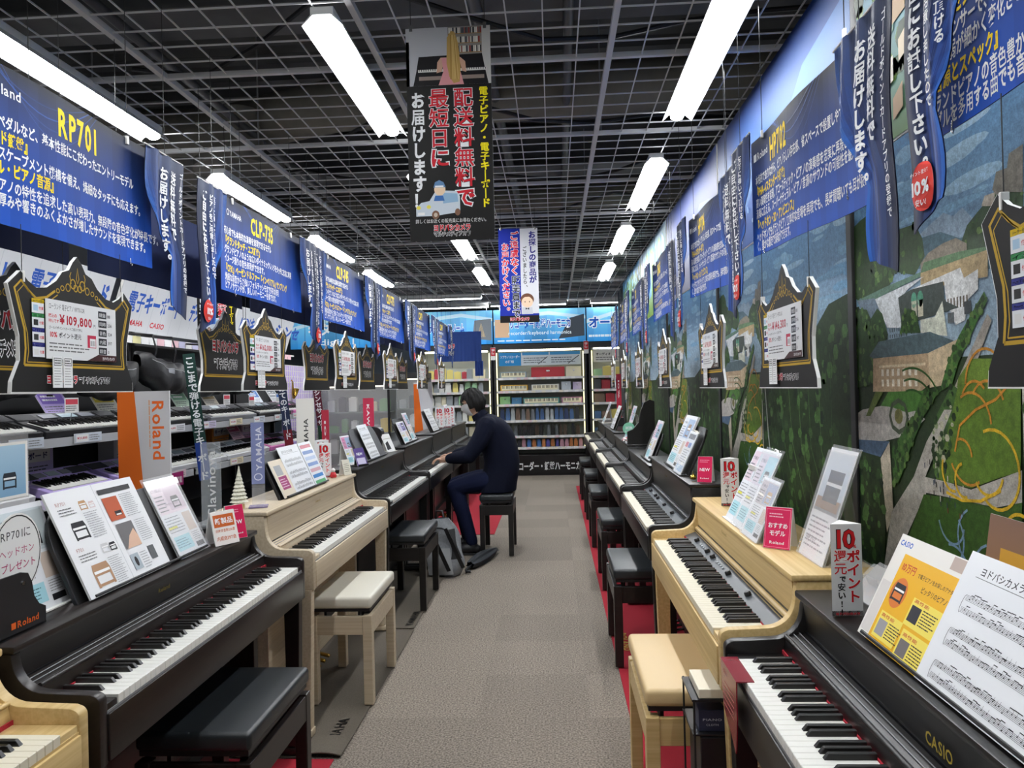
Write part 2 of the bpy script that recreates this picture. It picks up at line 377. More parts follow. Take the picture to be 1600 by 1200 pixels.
# ---- wall on the side of the bright picture panels
MX = .98
wall_right = struct(part('wall_right', mat('panel_backing', '#15171a', .8), None, lambda b: b.box(MX + .03, MX + .12, -.6, 11.4, 0, 2.86)))
MUR = {
'snow':[(0.418,1.83),(0.483,1.847),(0.546,1.861),(0.59,1.842),(0.633,1.853),(0.672,1.82),(0.734,1.789),(0.769,1.762),(0.615,1.772)],
'farhill':[(0.358,1.786),(0.431,1.821),(0.529,1.817),(0.616,1.784),(0.721,1.777),(0.768,1.742),(0.766,1.686),(0.392,1.746)],
'hillL':[(-0.07,1.713),(-0.055,1.933),(0.049,1.952),(0.102,1.957),(0.146,1.93),(0.17,1.881),(0.225,1.862),(0.286,1.871),(0.399,1.865),(0.438,1.819),(0.448,1.77),(0.391,1.729),(0.279,1.755),(0.215,1.699)],
'hillR':[(0.614,1.76),(0.65,1.807),(0.693,1.827),(0.745,1.849),(0.774,1.864),(0.865,1.908),(0.851,1.606),(0.766,1.686),(0.732,1.742),(0.642,1.748)],
'fort':[(0.755,1.863),(0.771,1.898),(0.81,1.895),(0.818,1.923),(0.866,1.928),(0.861,1.83),(0.819,1.841),(0.778,1.838)],
'fort2':[(0.712,1.837),(0.725,1.857),(0.764,1.855),(0.763,1.825)],
'town':[(0.427,1.754),(0.469,1.775),(0.542,1.786),(0.602,1.787),(0.648,1.765),(0.646,1.728),(0.425,1.72)],
'yellow':[(0.426,1.732),(0.732,1.738),(0.729,1.675),(0.61,1.68),(0.423,1.682)],
'yroof':[(0.444,1.754),(0.614,1.752),(0.732,1.742),(0.732,1.735),(0.426,1.729)],
'white1':[(0.14,1.693),(0.442,1.718),(0.352,1.696),(0.298,1.671),(0.309,1.594),(0.221,1.601)],
'groof':[(0.007,1.704),(0.216,1.721),(0.426,1.732),(0.425,1.72),(0.14,1.693)],
'wside':[(0.007,1.704),(0.14,1.697),(0.221,1.597),(0.203,1.587),(0.054,1.659)],
'dkroof':[(0.294,1.68),(0.371,1.693),(0.537,1.691),(0.544,1.642),(0.607,1.619),(0.419,1.606),(0.309,1.598)],
'white2':[(0.371,1.693),(0.618,1.713),(0.633,1.686),(0.692,1.698),(0.69,1.652),(0.641,1.631),(0.633,1.586),(0.591,1.578),(0.55,1.641),(0.543,1.69)],
'church':[(0.419,1.606),(0.492,1.607),(0.532,1.643),(0.551,1.554),(0.417,1.572)],
'cyp':[(0.3,1.58),(0.319,1.632),(0.349,1.644),(0.392,1.632),(0.417,1.572)],
'trees':[(-0.074,1.417),(-0.058,1.649),(0.006,1.68),(0.083,1.668),(0.109,1.637),(0.156,1.664),(0.19,1.645),(0.22,1.586),(0.182,1.513),(0.096,1.437)],
'oroof':[(0.093,1.524),(0.163,1.564),(0.467,1.571),(0.58,1.541),(0.602,1.527),(0.513,1.529),(0.454,1.516),(0.115,1.516)],
'ofac':[(0.12,1.515),(0.454,1.516),(0.46,1.436),(0.408,1.415),(0.113,1.414)],
'ofac2':[(0.454,1.516),(0.597,1.543),(0.608,1.519),(0.554,1.435),(0.459,1.426)],
'hedge':[(0.715,1.644),(0.726,1.621),(0.686,1.581),(0.6,1.489),(0.569,1.435),(0.507,1.416),(0.547,1.483),(0.604,1.55),(0.661,1.599)],
'path0':[(0.725,1.592),(0.741,1.576),(0.653,1.45),(0.565,1.372),(0.529,1.371),(0.598,1.45)],
'plaza':[(-0.038,1.334),(0.034,1.357),(0.216,1.377),(0.37,1.367),(0.431,1.343),(0.329,1.294),(0.166,1.265),(-0.033,1.255)],
'part1':[(0.164,1.372),(0.218,1.414),(0.442,1.419),(0.405,1.368),(0.333,1.357),(0.236,1.37)],
'bed':[(0.057,1.337),(0.131,1.414),(0.184,1.414),(0.09,1.339)],
'broof':[(-0.043,1.258),(0.217,1.269),(0.154,1.218),(-0.035,1.226)],
'wallb':[(0.217,1.269),(0.23,1.066),(0.184,0.997),(0.145,1.206)],
'hedge2':[(0.507,1.416),(0.439,1.369),(0.345,1.26),(0.284,1.174),(0.234,1.14),(0.233,1.251),(0.369,1.349),(0.425,1.416)],
'trees2':[(0.569,1.435),(0.611,1.416),(0.593,1.342),(0.528,1.227),(0.48,1.205),(0.451,1.269),(0.488,1.354)],
'path1':[(0.529,1.371),(0.565,1.372),(0.466,1.245),(0.423,1.19),(0.526,1.191),(0.64,1.186),(0.835,1.253),(0.832,1.185),(0.74,1.16),(0.427,1.149),(0.391,1.109),(0.207,0.893),(0.155,0.881),(0.217,1.063),(0.359,1.183),(0.435,1.284)],
'lawn1':[(0.598,1.435),(0.839,1.434),(0.831,1.251),(0.743,1.224),(0.64,1.189),(0.479,1.192),(0.524,1.275)],
'lawn2':[(0.413,1.143),(0.583,1.155),(0.74,1.157),(0.832,1.185),(0.825,1.029),(0.226,0.879),(0.332,1.029)],
'dktree':[(-0.045,1.225),(0.154,1.214),(0.179,1.057),(0.16,0.882),(-0.072,0.826)],
'lawn0':[(0.598,1.45),(0.656,1.494),(0.841,1.487),(0.839,1.427),(0.591,1.427)],
}
def blobs(p, cx, cz, rx, rz, n, cols, r0, r1, inside=None):
    for _ in range(n):
        a = random.random()*2*PI; q = math.sqrt(random.random()); x = cx + rx*q*math.cos(a); z = cz + rz*q*math.sin(a)
        r = r0 + (r1-r0)*random.random(); p.up(); p.ell(x, z, r, r*(.7+.6*random.random()), random.choice(cols), 6)
def in_poly(x, z, po):
    c = False; n = len(po)
    for i in range(n):
        x1, z1 = po[i]; x2, z2 = po[i-1]
        if (z1 > z) != (z2 > z) and x < (x2-x1)*(z-z1)/(z2-z1) + x1: c = not c
    return c
def leafy(p, po, n, cols, r0, r1):
    xs = [q[0] for q in po]; zs = [q[1] for q in po]; k = 0; t = 0
    while k < n and t < n*8:
        t += 1; x = random.uniform(min(xs), max(xs)); z = random.uniform(min(zs), max(zs))
        if in_poly(x, z, po):
            r = random.uniform(r0, r1); L = p.L; p.L = L + (k % 14)*.6; p.ell(x, z, r, r*random.uniform(.7, 1.3), random.choice(cols), 6); p.L = L; k += 1
    p.L += 9
GREEN = ['#2f4a22', '#3b5a29', '#4d6d33', '#27401d', '#5d7a3d', '#1f3418']
DARKG = ['#1d2f1a', '#25391d', '#2f4724', '#3c5a2c', '#18271a', '#466a34']
def spiral(cx, cz, r, a0, a1, n=14, k=.5): return [(cx + r*(1-k*i/n)*math.cos(a0+(a1-a0)*i/n), cz + r*(1-k*i/n)*math.sin(a0+(a1-a0)*i/n)) for i in range(n+1)]
def make_mural(p, w):
    random.seed(5)
    p.rect(0, 1.5, w, 2.12, '#9fb4c2', '#2f6f9f', 1, 6); p.rect(0, .35, w, 1.5, '#2c3d24'); p.up()
    for _ in range(70):
        x = random.uniform(.0, w); z = random.uniform(1.60, 2.08); rx = random.uniform(.03, .16); p.L += .25
        rx = min(rx, x - .001, w - x - .001) if 0 < x < w else 0
        if rx > .01: p.ell(x, z, rx, random.uniform(.006, .024), random.choice(['#7aa2c0', '#82a8c4', '#8fb0c8', '#6f9abb']), 12)
    p.up()
    M = MUR
    def P(k, c): p.L += .8; p.poly(M[k], c)
    P('snow', '#8fa5b8'); p.up(); P('farhill', '#4f6d7a'); p.up()
    P('hillL', '#2e4523'); P('hillR', '#2f4629'); p.up()
    leafy(p, M['hillL'], 90, GREEN, .006, .016); leafy(p, M['hillR'], 70, GREEN, .005, .012); p.up()
    P('fort', '#77736a'); P('fort2', '#b1a79a'); P('town', '#8d8474'); p.up()
    for _ in range(60):
        x = random.uniform(.43, .66); z = random.uniform(1.60, 1.70)
        if in_poly(x, z, M['town']): p.rect(x, z, x+.008, z+.006, random.choice(['#d8d0c0', '#5a4a40', '#b06a4a', '#4d5a55', '#e6e0d4', '#3a4440']))
    P('yellow', '#b09a72'); P('yroof', '#5f7f5a'); P('white1', '#d3d8dc'); P('groof', '#5d7d6c'); P('wside', '#6f7f90'); P('white2', '#dadcdb'); p.up()
    for k in range(16):
        x = .43 + .014*k; p.rect(x, 1.632 - .0010*k, x+.006, 1.645, '#5e5546')
    P('dkroof', '#3c4642'); P('church', '#c9cdbd'); p.rect(.555, 1.585, .585, 1.61, '#5b6163'); p.rect(.63, 1.60, .66, 1.63, '#3f4547'); p.up()
    for k in range(4):
        for q in range(8): p.rect(.235 + q*.014, 1.535 + k*.017, .241 + q*.014, 1.545 + k*.017, '#59636b')
    for dx in (.385, .42):
        p.rect(dx - .014, 1.615, dx + .014, 1.66, '#c8c4ae'); p.ell(dx, 1.662, .016, .022, '#4f8f76', 12)
    P('cyp', '#2b4426'); P('trees', '#2d4a22'); p.up()
    leafy(p, M['trees'], 150, GREEN, .006, .014); leafy(p, M['cyp'], 30, GREEN, .005, .009); p.up()
    P('oroof', '#54666b'); P('ofac', '#b79e80'); P('ofac2', '#c8b494'); P('hedge', '#3f6a2c'); P('path0', '#a8a196'); p.up()
    for k in range(7):
        for q in range(2): p.rect(.175 + k*.034, 1.430 + q*.030, .190 + k*.034, 1.450 + q*.030, '#e6dfcf')
    p.rect(.16, 1.485, .44, 1.492, '#d9c8a8'); leafy(p, M['hedge'], 70, GREEN, .005, .012)
    P('plaza', '#b9b4ad'); P('part1', '#4c7a34'); P('bed', '#5d6e33'); P('broof', '#536a83'); P('wallb', '#c4b9a4'); p.up()
    p.ring(.28, 1.345, .055, .045, .014, '#47533f', 8); p.ell(.28, 1.345, .026, .022, '#7d7a48', 10)
    for k in range(3): p.ring(.36, 1.35, .10 + .03*k, .07 + .03*k, .006, '#2d5420', 10, .5, 1.9)
    P('hedge2', '#3b6128'); P('trees2', '#41602f'); P('path1', '#b5b0a6'); P('lawn0', '#66802e'); P('lawn1', '#5d7a2a'); P('lawn2', '#3a5a22'); P('dktree', '#22341b'); p.up()
    leafy(p, M['hedge2'], 90, GREEN, .006, .013); leafy(p, M['trees2'], 70, GREEN+['#8a9a70', '#b7b49a'], .005, .012); leafy(p, M['dktree'], 130, DARKG, .008, .02); p.up()
    O = '#c98a2e'; Y = '#d8b02c'; B = '#7d9bb5'
    for a in ([(.575, 1.27), (.60, 1.335), (.67, 1.375), (.75, 1.40), (.81, 1.44), (.80, 1.49)], spiral(.66, 1.33, .09, 2.2, .2, 10, .2), spiral(.72, 1.375, .07, 2.6, .4, 10, .1), spiral(.67, 1.385, .06, 2.7, .8, 10, .1),
              spiral(.72, 1.44, .09, 3.2, .4, 12, .3), spiral(.64, 1.28, .09, 3.6, 5.2, 10, .1), spiral(.61, 1.255, .05, 2.0, .2, 8, .2)):
        p.L += .4; p.line(a, .0065, O)
    for a in (spiral(.74, 1.235, .10, 2.0, -2.2, 18, .25), spiral(.70, 1.24, .07, -.2, -2.4, 10, .3), spiral(.615, 1.20, .045, 1.8, 5.0, 10, .2), spiral(.57, 1.215, .06, 2.6, 4.8, 10, .3), [(.53, 1.165), (.60, 1.155), (.68, 1.165), (.76, 1.20)], spiral(.79, 1.06, .07, 4.4, 0, 14, .5), spiral(.82, 1.10, .06, 1.2, 3.2, 8, .2)):
        p.L += .4; p.line(a, .0075, Y)
    for a in (spiral(.56, 1.10, .07, 3.3, 6.0, 10, .3), spiral(.65, 1.06, .08, 1.9, 5.2, 12, .3), spiral(.54, 1.05, .07, .9, -1.6, 10, .2), spiral(.72, .98, .09, 1.8, 5.6, 14, .3), spiral(.56, .96, .08, 1.9, -.8, 10, .2)):
        p.L += .4; p.line(a, .006, B)
    for _ in range(26):
        x = random.uniform(.42, .62); z = 1.17 - (x-.5)*.3 + random.uniform(-.05, .05); p.rect(x, z, x+.004, z+.014, random.choice(['#35302d', '#7a3b33', '#cfc7bb', '#2f3b4d']))
    p.rect(.845, 1.1, .853, 1.47, '#c9c6bc')
    # wooded slope on the far half
    p.poly([(.853, .35), (w, .35), (w, 1.74), (1.72, 1.72), (1.55, 1.63), (1.38, 1.56), (1.15, 1.50), (.853, 1.46)], '#24371d')
    p.up()
    sl = [(.86, .4), (w-.01, .4), (w-.01, 1.72), (1.72, 1.70), (1.55, 1.61), (1.38, 1.54), (1.15, 1.48), (.86, 1.44)]
    leafy(p, sl, 500, DARKG, .012, .032); p.up()
    for k in range(7): p.line([(1.0 + .12*k, 1.43 + .02*k), (1.06 + .11*k, 1.2), (1.2 + .12*k, .95)], .006, random.choice(['#3d5e2e', '#4a6838', '#33502a']))
    p.line([(.90, 1.44), (.94, 1.2), (1.03, .9), (1.1, .6)], .014, '#8d9490'); p.up()
PW = 1.93
def gpanel(name, y_far, w, z0, z1, pr, label, grp=None, m=None):
    t = thing(name, label, 'wall panel', (MX, y_far, 0), -PI/2, grp)
    part('board', mat('panel_core', '#dedede', .7), t, lambda b: b.box(0, w, 0, .025, z0, z1))
    pr.build('printed_picture', t, Matrix.Translation((0, -.001, 0)), m=m or PRINT)
    return t
M_MURAL = mural_mat('photo_mural')
mu = Print(PW, 2); mu.EPS = .00003; make_mural(mu, PW)
first = None
MLAB = ['wide city and formal garden picture panel behind the nearest black piano', 'city and garden picture panel behind the light oak piano beside a black strip',
        'city and garden picture panel third along the picture wall', 'city and garden picture panel fourth along the picture wall', 'last city and garden picture panel before the far shelves']
for k in range(5):
    y = 2.46 + 1.95*k
    if k == 0:
        t = gpanel('mural_panel', y, PW, .3, 2.12, mu, MLAB[0], 'city and garden picture panels', M_MURAL); first = t
    else:
        t = thing('mural_panel', MLAB[k], 'wall panel', (MX, y, 0), -PI/2, 'city and garden picture panels')
        for ch in first.children: c = ch.copy(); COL.objects.link(c); c.parent = t
    struct(part('trim_%d' % (k+1), M_BLACKS, None, lambda b: b.box(MX - .012, MX + .03, y + .003, y + .045, .3, 2.12), bevel=.003))
# upper row of pictures
def up_sky(p, w):
    p.rect(0, 2.13, w, 2.84, '#5580b8', '#0b2862', 1, 8); p.up()
    p.poly([(0, 2.13), (0, 2.2), (.25, 2.24), (.5, 2.36), (.8, 2.42), (.95, 2.52), (1.2, 2.50), (1.45, 2.66), (w, 2.72), (w, 2.13)], '#40699f'); p.up()
    p.poly([(.2, 2.13), (.5, 2.26), (.75, 2.40), (.86, 2.38), (1.0, 2.30), (1.3, 2.38), (1.55, 2.50), (w, 2.46), (w, 2.13)], '#2b5190'); p.up()
    for _ in range(10): blobs(p, random.uniform(.3, w-.1), random.uniform(2.2, 2.6), .05, .03, 2, ['#7d9cc0', '#5f86b8'], .01, .035)
def up_town(p, w):
    p.rect(0, 2.13, w, 2.84, '#5c7a50', '#4f87b0', 1, 4); p.up(); leafy(p, [(0, 2.3), (w, 2.4), (w, 2.75), (.9, 2.8), (0, 2.66)], 300, GREEN, .02, .05); p.up()
    for _ in range(34):
        x = random.uniform(0, w-.15); z = random.uniform(2.14, 2.45); a = random.uniform(.05, .13); p.up(); p.poly([(x, z), (x+a, z+.02), (x+a, z+.09), (x, z+.06)], random.choice(['#cbbba0', '#d8d2c6', '#a98d6c', '#6d8d80', '#8b9488']))
def up_purple(p, w):
    p.rect(0, 2.13, w, 2.84, '#7d7a92', '#123272', 1, 6); p.up(); p.poly([(0, 2.13), (0, 2.50), (.4, 2.44), (.7, 2.56), (1.1, 2.50), (1.4, 2.62), (w, 2.55), (w, 2.13)], '#5a6488'); p.up(); p.poly([(0, 2.13), (0, 2.34), (.5, 2.28), (1.2, 2.4), (w, 2.32), (w, 2.13)], '#7d7f90')
def up_pale(p, w):
    p.rect(0, 2.13, w, 2.84, '#7fa04a', '#9cb4c4', 1, 5); p.up()
    for _ in range(30):
        x = random.uniform(0, w-.2); p.up(); p.poly([(x, 2.3), (x+.14, 2.32), (x+.18, 2.7), (x+.05, 2.78)], random.choice(['#6f9fc2', '#b4c2c8', '#90b06a', '#5286ac']))
ULAB = [('green hillside town picture above the banners, upper row', up_town), ('blue sky and mountain ridge picture in the upper row', up_sky), ('deep blue sky over purple mountains picture in the upper row', up_purple), ('pale green and light blue picture in the upper row', up_pale), ('farthest green town picture in the upper row', up_town)]
for k, (lb, fn) in enumerate(ULAB):
    p = Print(PW, 1); p.EPS = .00009; fn(p, PW - .02); gpanel('upper_picture', [2.40, 4.36, 6.31, 8.26, 10.21][k], PW - .02, 2.125, 2.84, p, lb, 'pictures in the upper row')
random.seed(23)

# ---- ceiling lights: trough reflector with a long white lens
M_LENS = mat('lit_lens', '#fbfdff', .4, emit=LAMP)
M_REFL = mat('white_enamel', '#f4f4f2', .35)
def light_proto():
    L = 1.25
    a = MB().box(-.045, .045, 0, L, .035, .068).mesh('housing', M_REFL, bevel=.004)
    w = []
    for s in (-1, 1):
        b = MB().prism([(s*.034, .036), (s*.076, -.004), (s*.079, -.003), (s*.040, .040)], 0, L, 'y'); w.append(b.mesh('reflector_wing', M_REFL))
    pr = [(.033*math.cos(a), .018*math.sin(a)) for a in [PI + PI*i/10 for i in range(11)]]
    pr = [(x, z + .016) for x, z in pr] + [(.033, .036), (-.033, .036)]
    l = MB().prism(pr, .006, L - .006, 'y').mesh('lens', M_LENS, smooth=40)
    r = [MB().tube([(0, y, .066), (0, y, .10)], .006, 6).mesh('mount', M_STEEL) for y in (.15, L - .15)]
    return [('housing', a), ('reflector_wing', w[0]), ('reflector_wing', w[1]), ('lens', l), ('mount', r[0]), ('mount', r[1])]
LP = light_proto()
def ceiling_light(x, y, label, rz=0.0):
    t = thing('ceiling_light', label, 'ceiling light', (x, y, 2.83), rz, 'long white ceiling lights')
    for n, me in LP: place(n, me, t)
ORD = ['nearest', 'second', 'third', 'fourth']
for k, y in enumerate((2.70, 4.70, 6.64, 8.60)):
    ceiling_light(.68, y, '%s long white ceiling light of the row beside the picture wall' % ORD[k])
    ceiling_light(-.83, y + .05, '%s long white ceiling light of the row over the aisle' % ORD[k])
    ceiling_light(-2.10, y - .05, '%s long white ceiling light of the row behind the banners over the keyboards' % ORD[k])
ceiling_light(-1.05, 11.3, 'long white ceiling light running crosswise over the aisle end', PI/2)
ceiling_light(-1.05, 12.5, 'long white ceiling light running crosswise just before the far shelves', PI/2)
ceiling_light(.25, 12.4, 'crosswise white ceiling light partly behind the small blue hanging banner', PI/2)
ceiling_light(1.9, 12.4, 'crosswise white ceiling light beyond the end of the picture wall', PI/2)
for k, y in enumerate((.7,)):
    ceiling_light(.68, y, 'long white ceiling light overhead beside the picture wall')
    ceiling_light(-.83, y, 'long white ceiling light overhead above the aisle')
    ceiling_light(-2.10, y, 'long white ceiling light overhead behind the first banner')
for k, y in enumerate((2.7, 4.7, 6.7, 8.7)):
    ceiling_light(-3.75, y, '%s long white ceiling light of the row deep over the keyboard racks' % ORD[k])
# ================================================================== PIANOS AND BENCHES
KEYW = .0235
def key_meshes():
    g = {}
    for nm, m in (('w', M_WKEY), ('i', M_IKEY)):
        b = MB().box(.0006, KEYW - .0006, .004, .152, .012, .026); b.box(.0006, KEYW - .0006, .004, .008, 0, .013)
        g[nm] = MB().box(.0006, KEYW - .0006, .002, .152, .002, .024).mesh('white_key', m, bevel=.0012, seg=1)
    prof = [(.0, 0), (.098, 0), (.098, .012), (.012, .012), (.002, .003)]
    b = MB(); w = .0098
    b.add([(-w/2-.0015, .0, 0), (w/2+.0015, .0, 0), (w/2+.0015, .098, 0), (-w/2-.0015, .098, 0), (-w/2, .010, .0125), (w/2, .010, .0125), (w/2, .098, .0125), (-w/2, .098, .0125)],
          [(3, 2, 1, 0), (4, 5, 6, 7), (0, 1, 5, 4), (1, 2, 6, 5), (2, 3, 7, 6), (3, 0, 4, 7)])
    g['b'] = b.mesh('black_key', M_BKEY, bevel=.0012, seg=1)
    return g
KM = key_meshes()
BLK = []
for i in range(51):   # white key 0 = A0; black key after A, C, D, F, G
    if 'ABCDEFG'[i % 7] in 'ACDFG': BLK.append(i + 1)
def merged(src, offs, name):
    me = KM[src]; vs = [v.co.copy() for v in me.vertices]; fs = [tuple(p.vertices) for p in me.polygons]; b = MB()
    for o in offs: b.add([(v.x + o[0], v.y + o[1], v.z + o[2]) for v in vs], fs)
    return b.mesh(name, me.materials[0])
def arm_profile(top, cheek, d, bed):
    """outline of the side panel: desk arm sweeping up into the upright cabinet"""
    pr = [(0.0, bed), (d, bed), (d, top - .018), (.208, top - .018)]
    # concave sweep from the cabinet face down to the arm
    z1 = cheek; c = (.125, z1 + .075)
    pr.append((.203, z1 + .085))
    for k in range(0, 9):
        a = R(-5 - 85*k/8.0); pr.append((.125 + .076*math.cos(a), z1 + .076 + .076*math.sin(a)))
    pr.append((.022, z1 - .004))
    for k in range(1, 6):
        a = R(90 + 90*k/5.0); pr.append((.020 + .020*math.cos(a), z1 - .026 + .020*math.sin(a)))
    return pr
def piano(name, label, side, y0, L, X, top, cheek, wood_m, keys='w', knobs=False, single=True, d=.44, legs=True, lining=None, slip_m=None, trim=False, tone=None):
    """side -1: stands on the left of the aisle; its far end is at y0+L.  local x runs along the keyboard, +y away from the player"""
    if side < 0: t = thing(name, label, 'piano', (X, y0, .012), PI/2)
    else: t = thing(name, label, 'piano', (X, y0 + L, .012), -PI/2)
    kz = cheek - .055; bed = kz - .115; e = .030
    pr = arm_profile(top, cheek, d, bed)
    for x in (0, L - e): part('side_panel', wood_m, t, lambda b: b.prism(pr, x, x + e, 'x'), bevel=.0035, smooth=35)
    part('top_lid', wood_m, t, lambda b: b.box(-.004, L + .004, .192, d + .004, top - .018, top), bevel=.005, smooth=40)
    part('upper_panel', wood_m, t, lambda b: b.prism([(.212, kz + .075), (.225, kz + .075), (.225, top - .02), (.203, top - .02)], e, L - e, 'x'))
    part('panel_recess', M_BLACKP, t, lambda b: b.box(e, L - e, .208, .30, kz + .055, kz + .075))
    if not knobs:
        part('fallboard', wood_m, t, lambda b: b.prism([(.150, kz + .022), (.156, kz + .060), (.180, kz + .066), (.205, kz + .074), (.208, kz + .02)], e, L - e, 'x'), bevel=.003, smooth=40)
        for ry, rz_ in ((.163, .0655), (.178, .0685), (.192, .0725)): part('fallboard_rail', M_STEEL if wood_m is not M_OAK else wood_m, t, lambda b: b.tube([(e, ry, kz + rz_ - .001), (L - e, ry, kz + rz_ - .001)], .0015, 8), smooth=60)
        part('fallboard_rail', wood_m, t, lambda b: b.tube([(e, .158, kz + .062), (L - e, .158, kz + .062)], .006, 8), smooth=60)
    else:
        part('fallboard_rail', wood_m, t, lambda b: b.prism([(.196, kz + .03), (.196, kz + .066), (.203, kz + .072), (.225, kz + .072), (.225, kz + .03)], e, L - e, 'x'), bevel=.002)
        part('fallboard_rail', M_BLACKP, t, lambda b: b.box(e, L - e, .1945, .1965, kz + .052, kz + .057))
    part('key_felt', M_FELT, t, lambda b: b.box(e, L - e, .1465, .1500, kz + .012, kz + .0275))
    part('key_slip', slip_m or wood_m, t, lambda b: b.box(e, L - e, -.004, .016, bed + .005, kz - .003), bevel=.003, smooth=40)
    part('slip_strip', M_STEEL if keys == 'w' else slip_m or wood_m, t, lambda b: b.box(e, L - e, .002, .014, kz - .003, kz + .003))
    part('key_bed', wood_m, t, lambda b: b.box(e, L - e, .010, d - .01, bed, bed + .03))
    kw = 52*KEYW; m = (L - kw)/2
    for x in (e, L - m): part('key_block', wood_m if lining is None else lining, t, lambda b: b.box(x, x + m - e, .004, .150, bed + .03, kz + .018), bevel=.003, smooth=40)
    kb = part('keyboard_base', M_BLACKP, t, lambda b: b.box(m, L - m, .012, .150, bed + .03, kz + .001))
    bl = [(m + i*KEYW, .050, kz + .0235) for i in BLK]
    if single:
        for i in range(52): place('white_key', KM[keys], kb, (m + i*KEYW, 0, kz))
        for o in bl: place('black_key', KM['b'], kb, o)
    else:
        o = place('white_keys', merged(keys, [(m + i*KEYW, 0, kz) for i in range(52)], 'white_keys'), kb); o['kind'] = 'stuff'
        o = place('black_keys', merged('b', bl, 'black_keys'), kb); o['kind'] = 'stuff'
    if knobs:
        cp = part('control_panel', M_GREYP, t, lambda b: b.prism([(.148, kz + .020), (.149, kz + .029), (.196, kz + .046), (.196, kz + .02)], e, L - e, 'x'))
        ang = math.atan2(.017, .047)
        for x in (.20, .42, .52, .78, 1.05):
            b = MB().lathe([(.011, 0), (.011, .010), (.008, .014)], 14)
            o = b.build('knob', M_BLACKP, cp, smooth=40); o.location = (x, .173, kz + .0376); o.rotation_euler = (ang, 0, 0)
        for x in (.28, .31, .34, .37, .60, .63, .66, .69):
            o = MB().box(-.009, .009, -.004, .004, 0, .004).build('button', mat('button_grey', '#8b9196', .5), cp, bevel=.001); o.location = (x, .173, kz + .0376); o.rotation_euler = (ang, 0, 0)
    # lower half
    part('lower_panel', wood_m, t, lambda b: b.box(e, L - e, .30, .318, .10, bed))
    for x in (0, L - e - .012):
        part('side_support', wood_m, t, lambda b: b.box(x, x + e + .012, .20, d, .03, bed), bevel=.003)
        part('foot', wood_m, t, lambda b: b.box(x - .004, x + e + .016, .02, d + .005, 0, .03), bevel=.005, smooth=40)
        if legs: part('leg', wood_m, t, lambda b: b.prism([(.025, .03), (.070, .03), (.075, bed), (.012, bed)], x, x + e + .012, 'x'), bevel=.003)
    part('pedal_rail', wood_m, t, lambda b: b.box(e, L - e, .26, .318, .06, .15), bevel=.003)
    for k in (-1, 0, 1):
        b = MB(); b.prism([(.185, .055), (.26, .075), (.26, .085), (.19, .070), (.182, .062)], L/2 + k*.075 - .012, L/2 + k*.075 + .012, 'x')
        b.build('pedal', M_BRASS if side < 0 else M_CHROME, t, bevel=.002, smooth=40)
    return t
PL = {}
PL['L0'] = piano('digital_piano', 'light oak digital piano with ivory keys, only its curved end showing at the bottom corner', -1, .17, 1.40, -1.02, .90, .785, M_OAK, 'i', single=True)
PL['L1'] = piano('digital_piano', 'dark rosewood digital piano with open catalogue on its lid, beside the black cushioned bench', -1, 1.61, 1.37, -1.02, .89, .785, M_ROSE, 'w', trim=True)
PL['L2'] = piano('digital_piano', 'pale ash digital piano behind the ivory topped bench', -1, 3.09, 1.42, -1.02, .945, .785, M_ASH, 'w')
PL['L3'] = piano('digital_piano', 'black digital piano directly beyond the pale ash one', -1, 4.55, 1.46, -1.02, .965, .79, M_BLACK2, 'w')
PL['L4'] = piano('digital_piano', 'black digital piano being played by the seated person', -1, 6.05, 1.40, -1.02, .985, .79, M_BLACK2, 'w')
PL['L5'] = piano('digital_piano', 'black digital piano just past the seated person on the keyboard side', -1, 7.50, 1.40, -1.02, 1.00, .79, M_BLACKWOOD, 'w', single=False)
PL['L6'] = piano('digital_piano', 'black digital piano last of the row on the keyboard side', -1, 8.95, 1.40, -1.02, 1.0, .79, M_BLACKWOOD, 'w', single=False)
PL['R0'] = piano('digital_piano', 'black digital piano with bright white keys and a music sheet on its lid', 1, .64, 1.39, .435, .885, .765, M_BLACKWOOD, 'w', trim=True)
PL['R1'] = piano('digital_piano', 'light oak digital piano with grey control strip behind the tan bench', 1, 2.06, 1.43, .435, .918, .775, M_OAK, 'i', knobs=True, lining=M_OAK)
PL['R2'] = piano('digital_piano', 'black digital piano with grey control strip next to the light oak one', 1, 3.57, 1.45, .435, .968, .78, M_BLACKWOOD, 'i', knobs=True)
PL['R3'] = piano('digital_piano', 'black digital piano third beyond the light oak one, with low flat top', 1, 5.07, 1.42, .435, .90, .78, M_BLACKWOOD, 'i')
PL['R4'] = piano('digital_piano', 'black digital piano with a pink flower wreath and green round card on top', 1, 6.53, 1.42, .435, .93, .78, M_BLACKWOOD, 'i', single=False)
PL['R5'] = piano('digital_piano', 'black digital piano second from the far end along the picture wall', 1, 8.0, 1.42, .435, .95, .78, M_BLACKWOOD, 'i', single=False)
PL['R6'] = piano('digital_piano', 'black digital piano at the far end along the picture wall', 1, 9.5, 1.42, .435, .95, .78, M_BLACKWOOD, 'i', single=False)

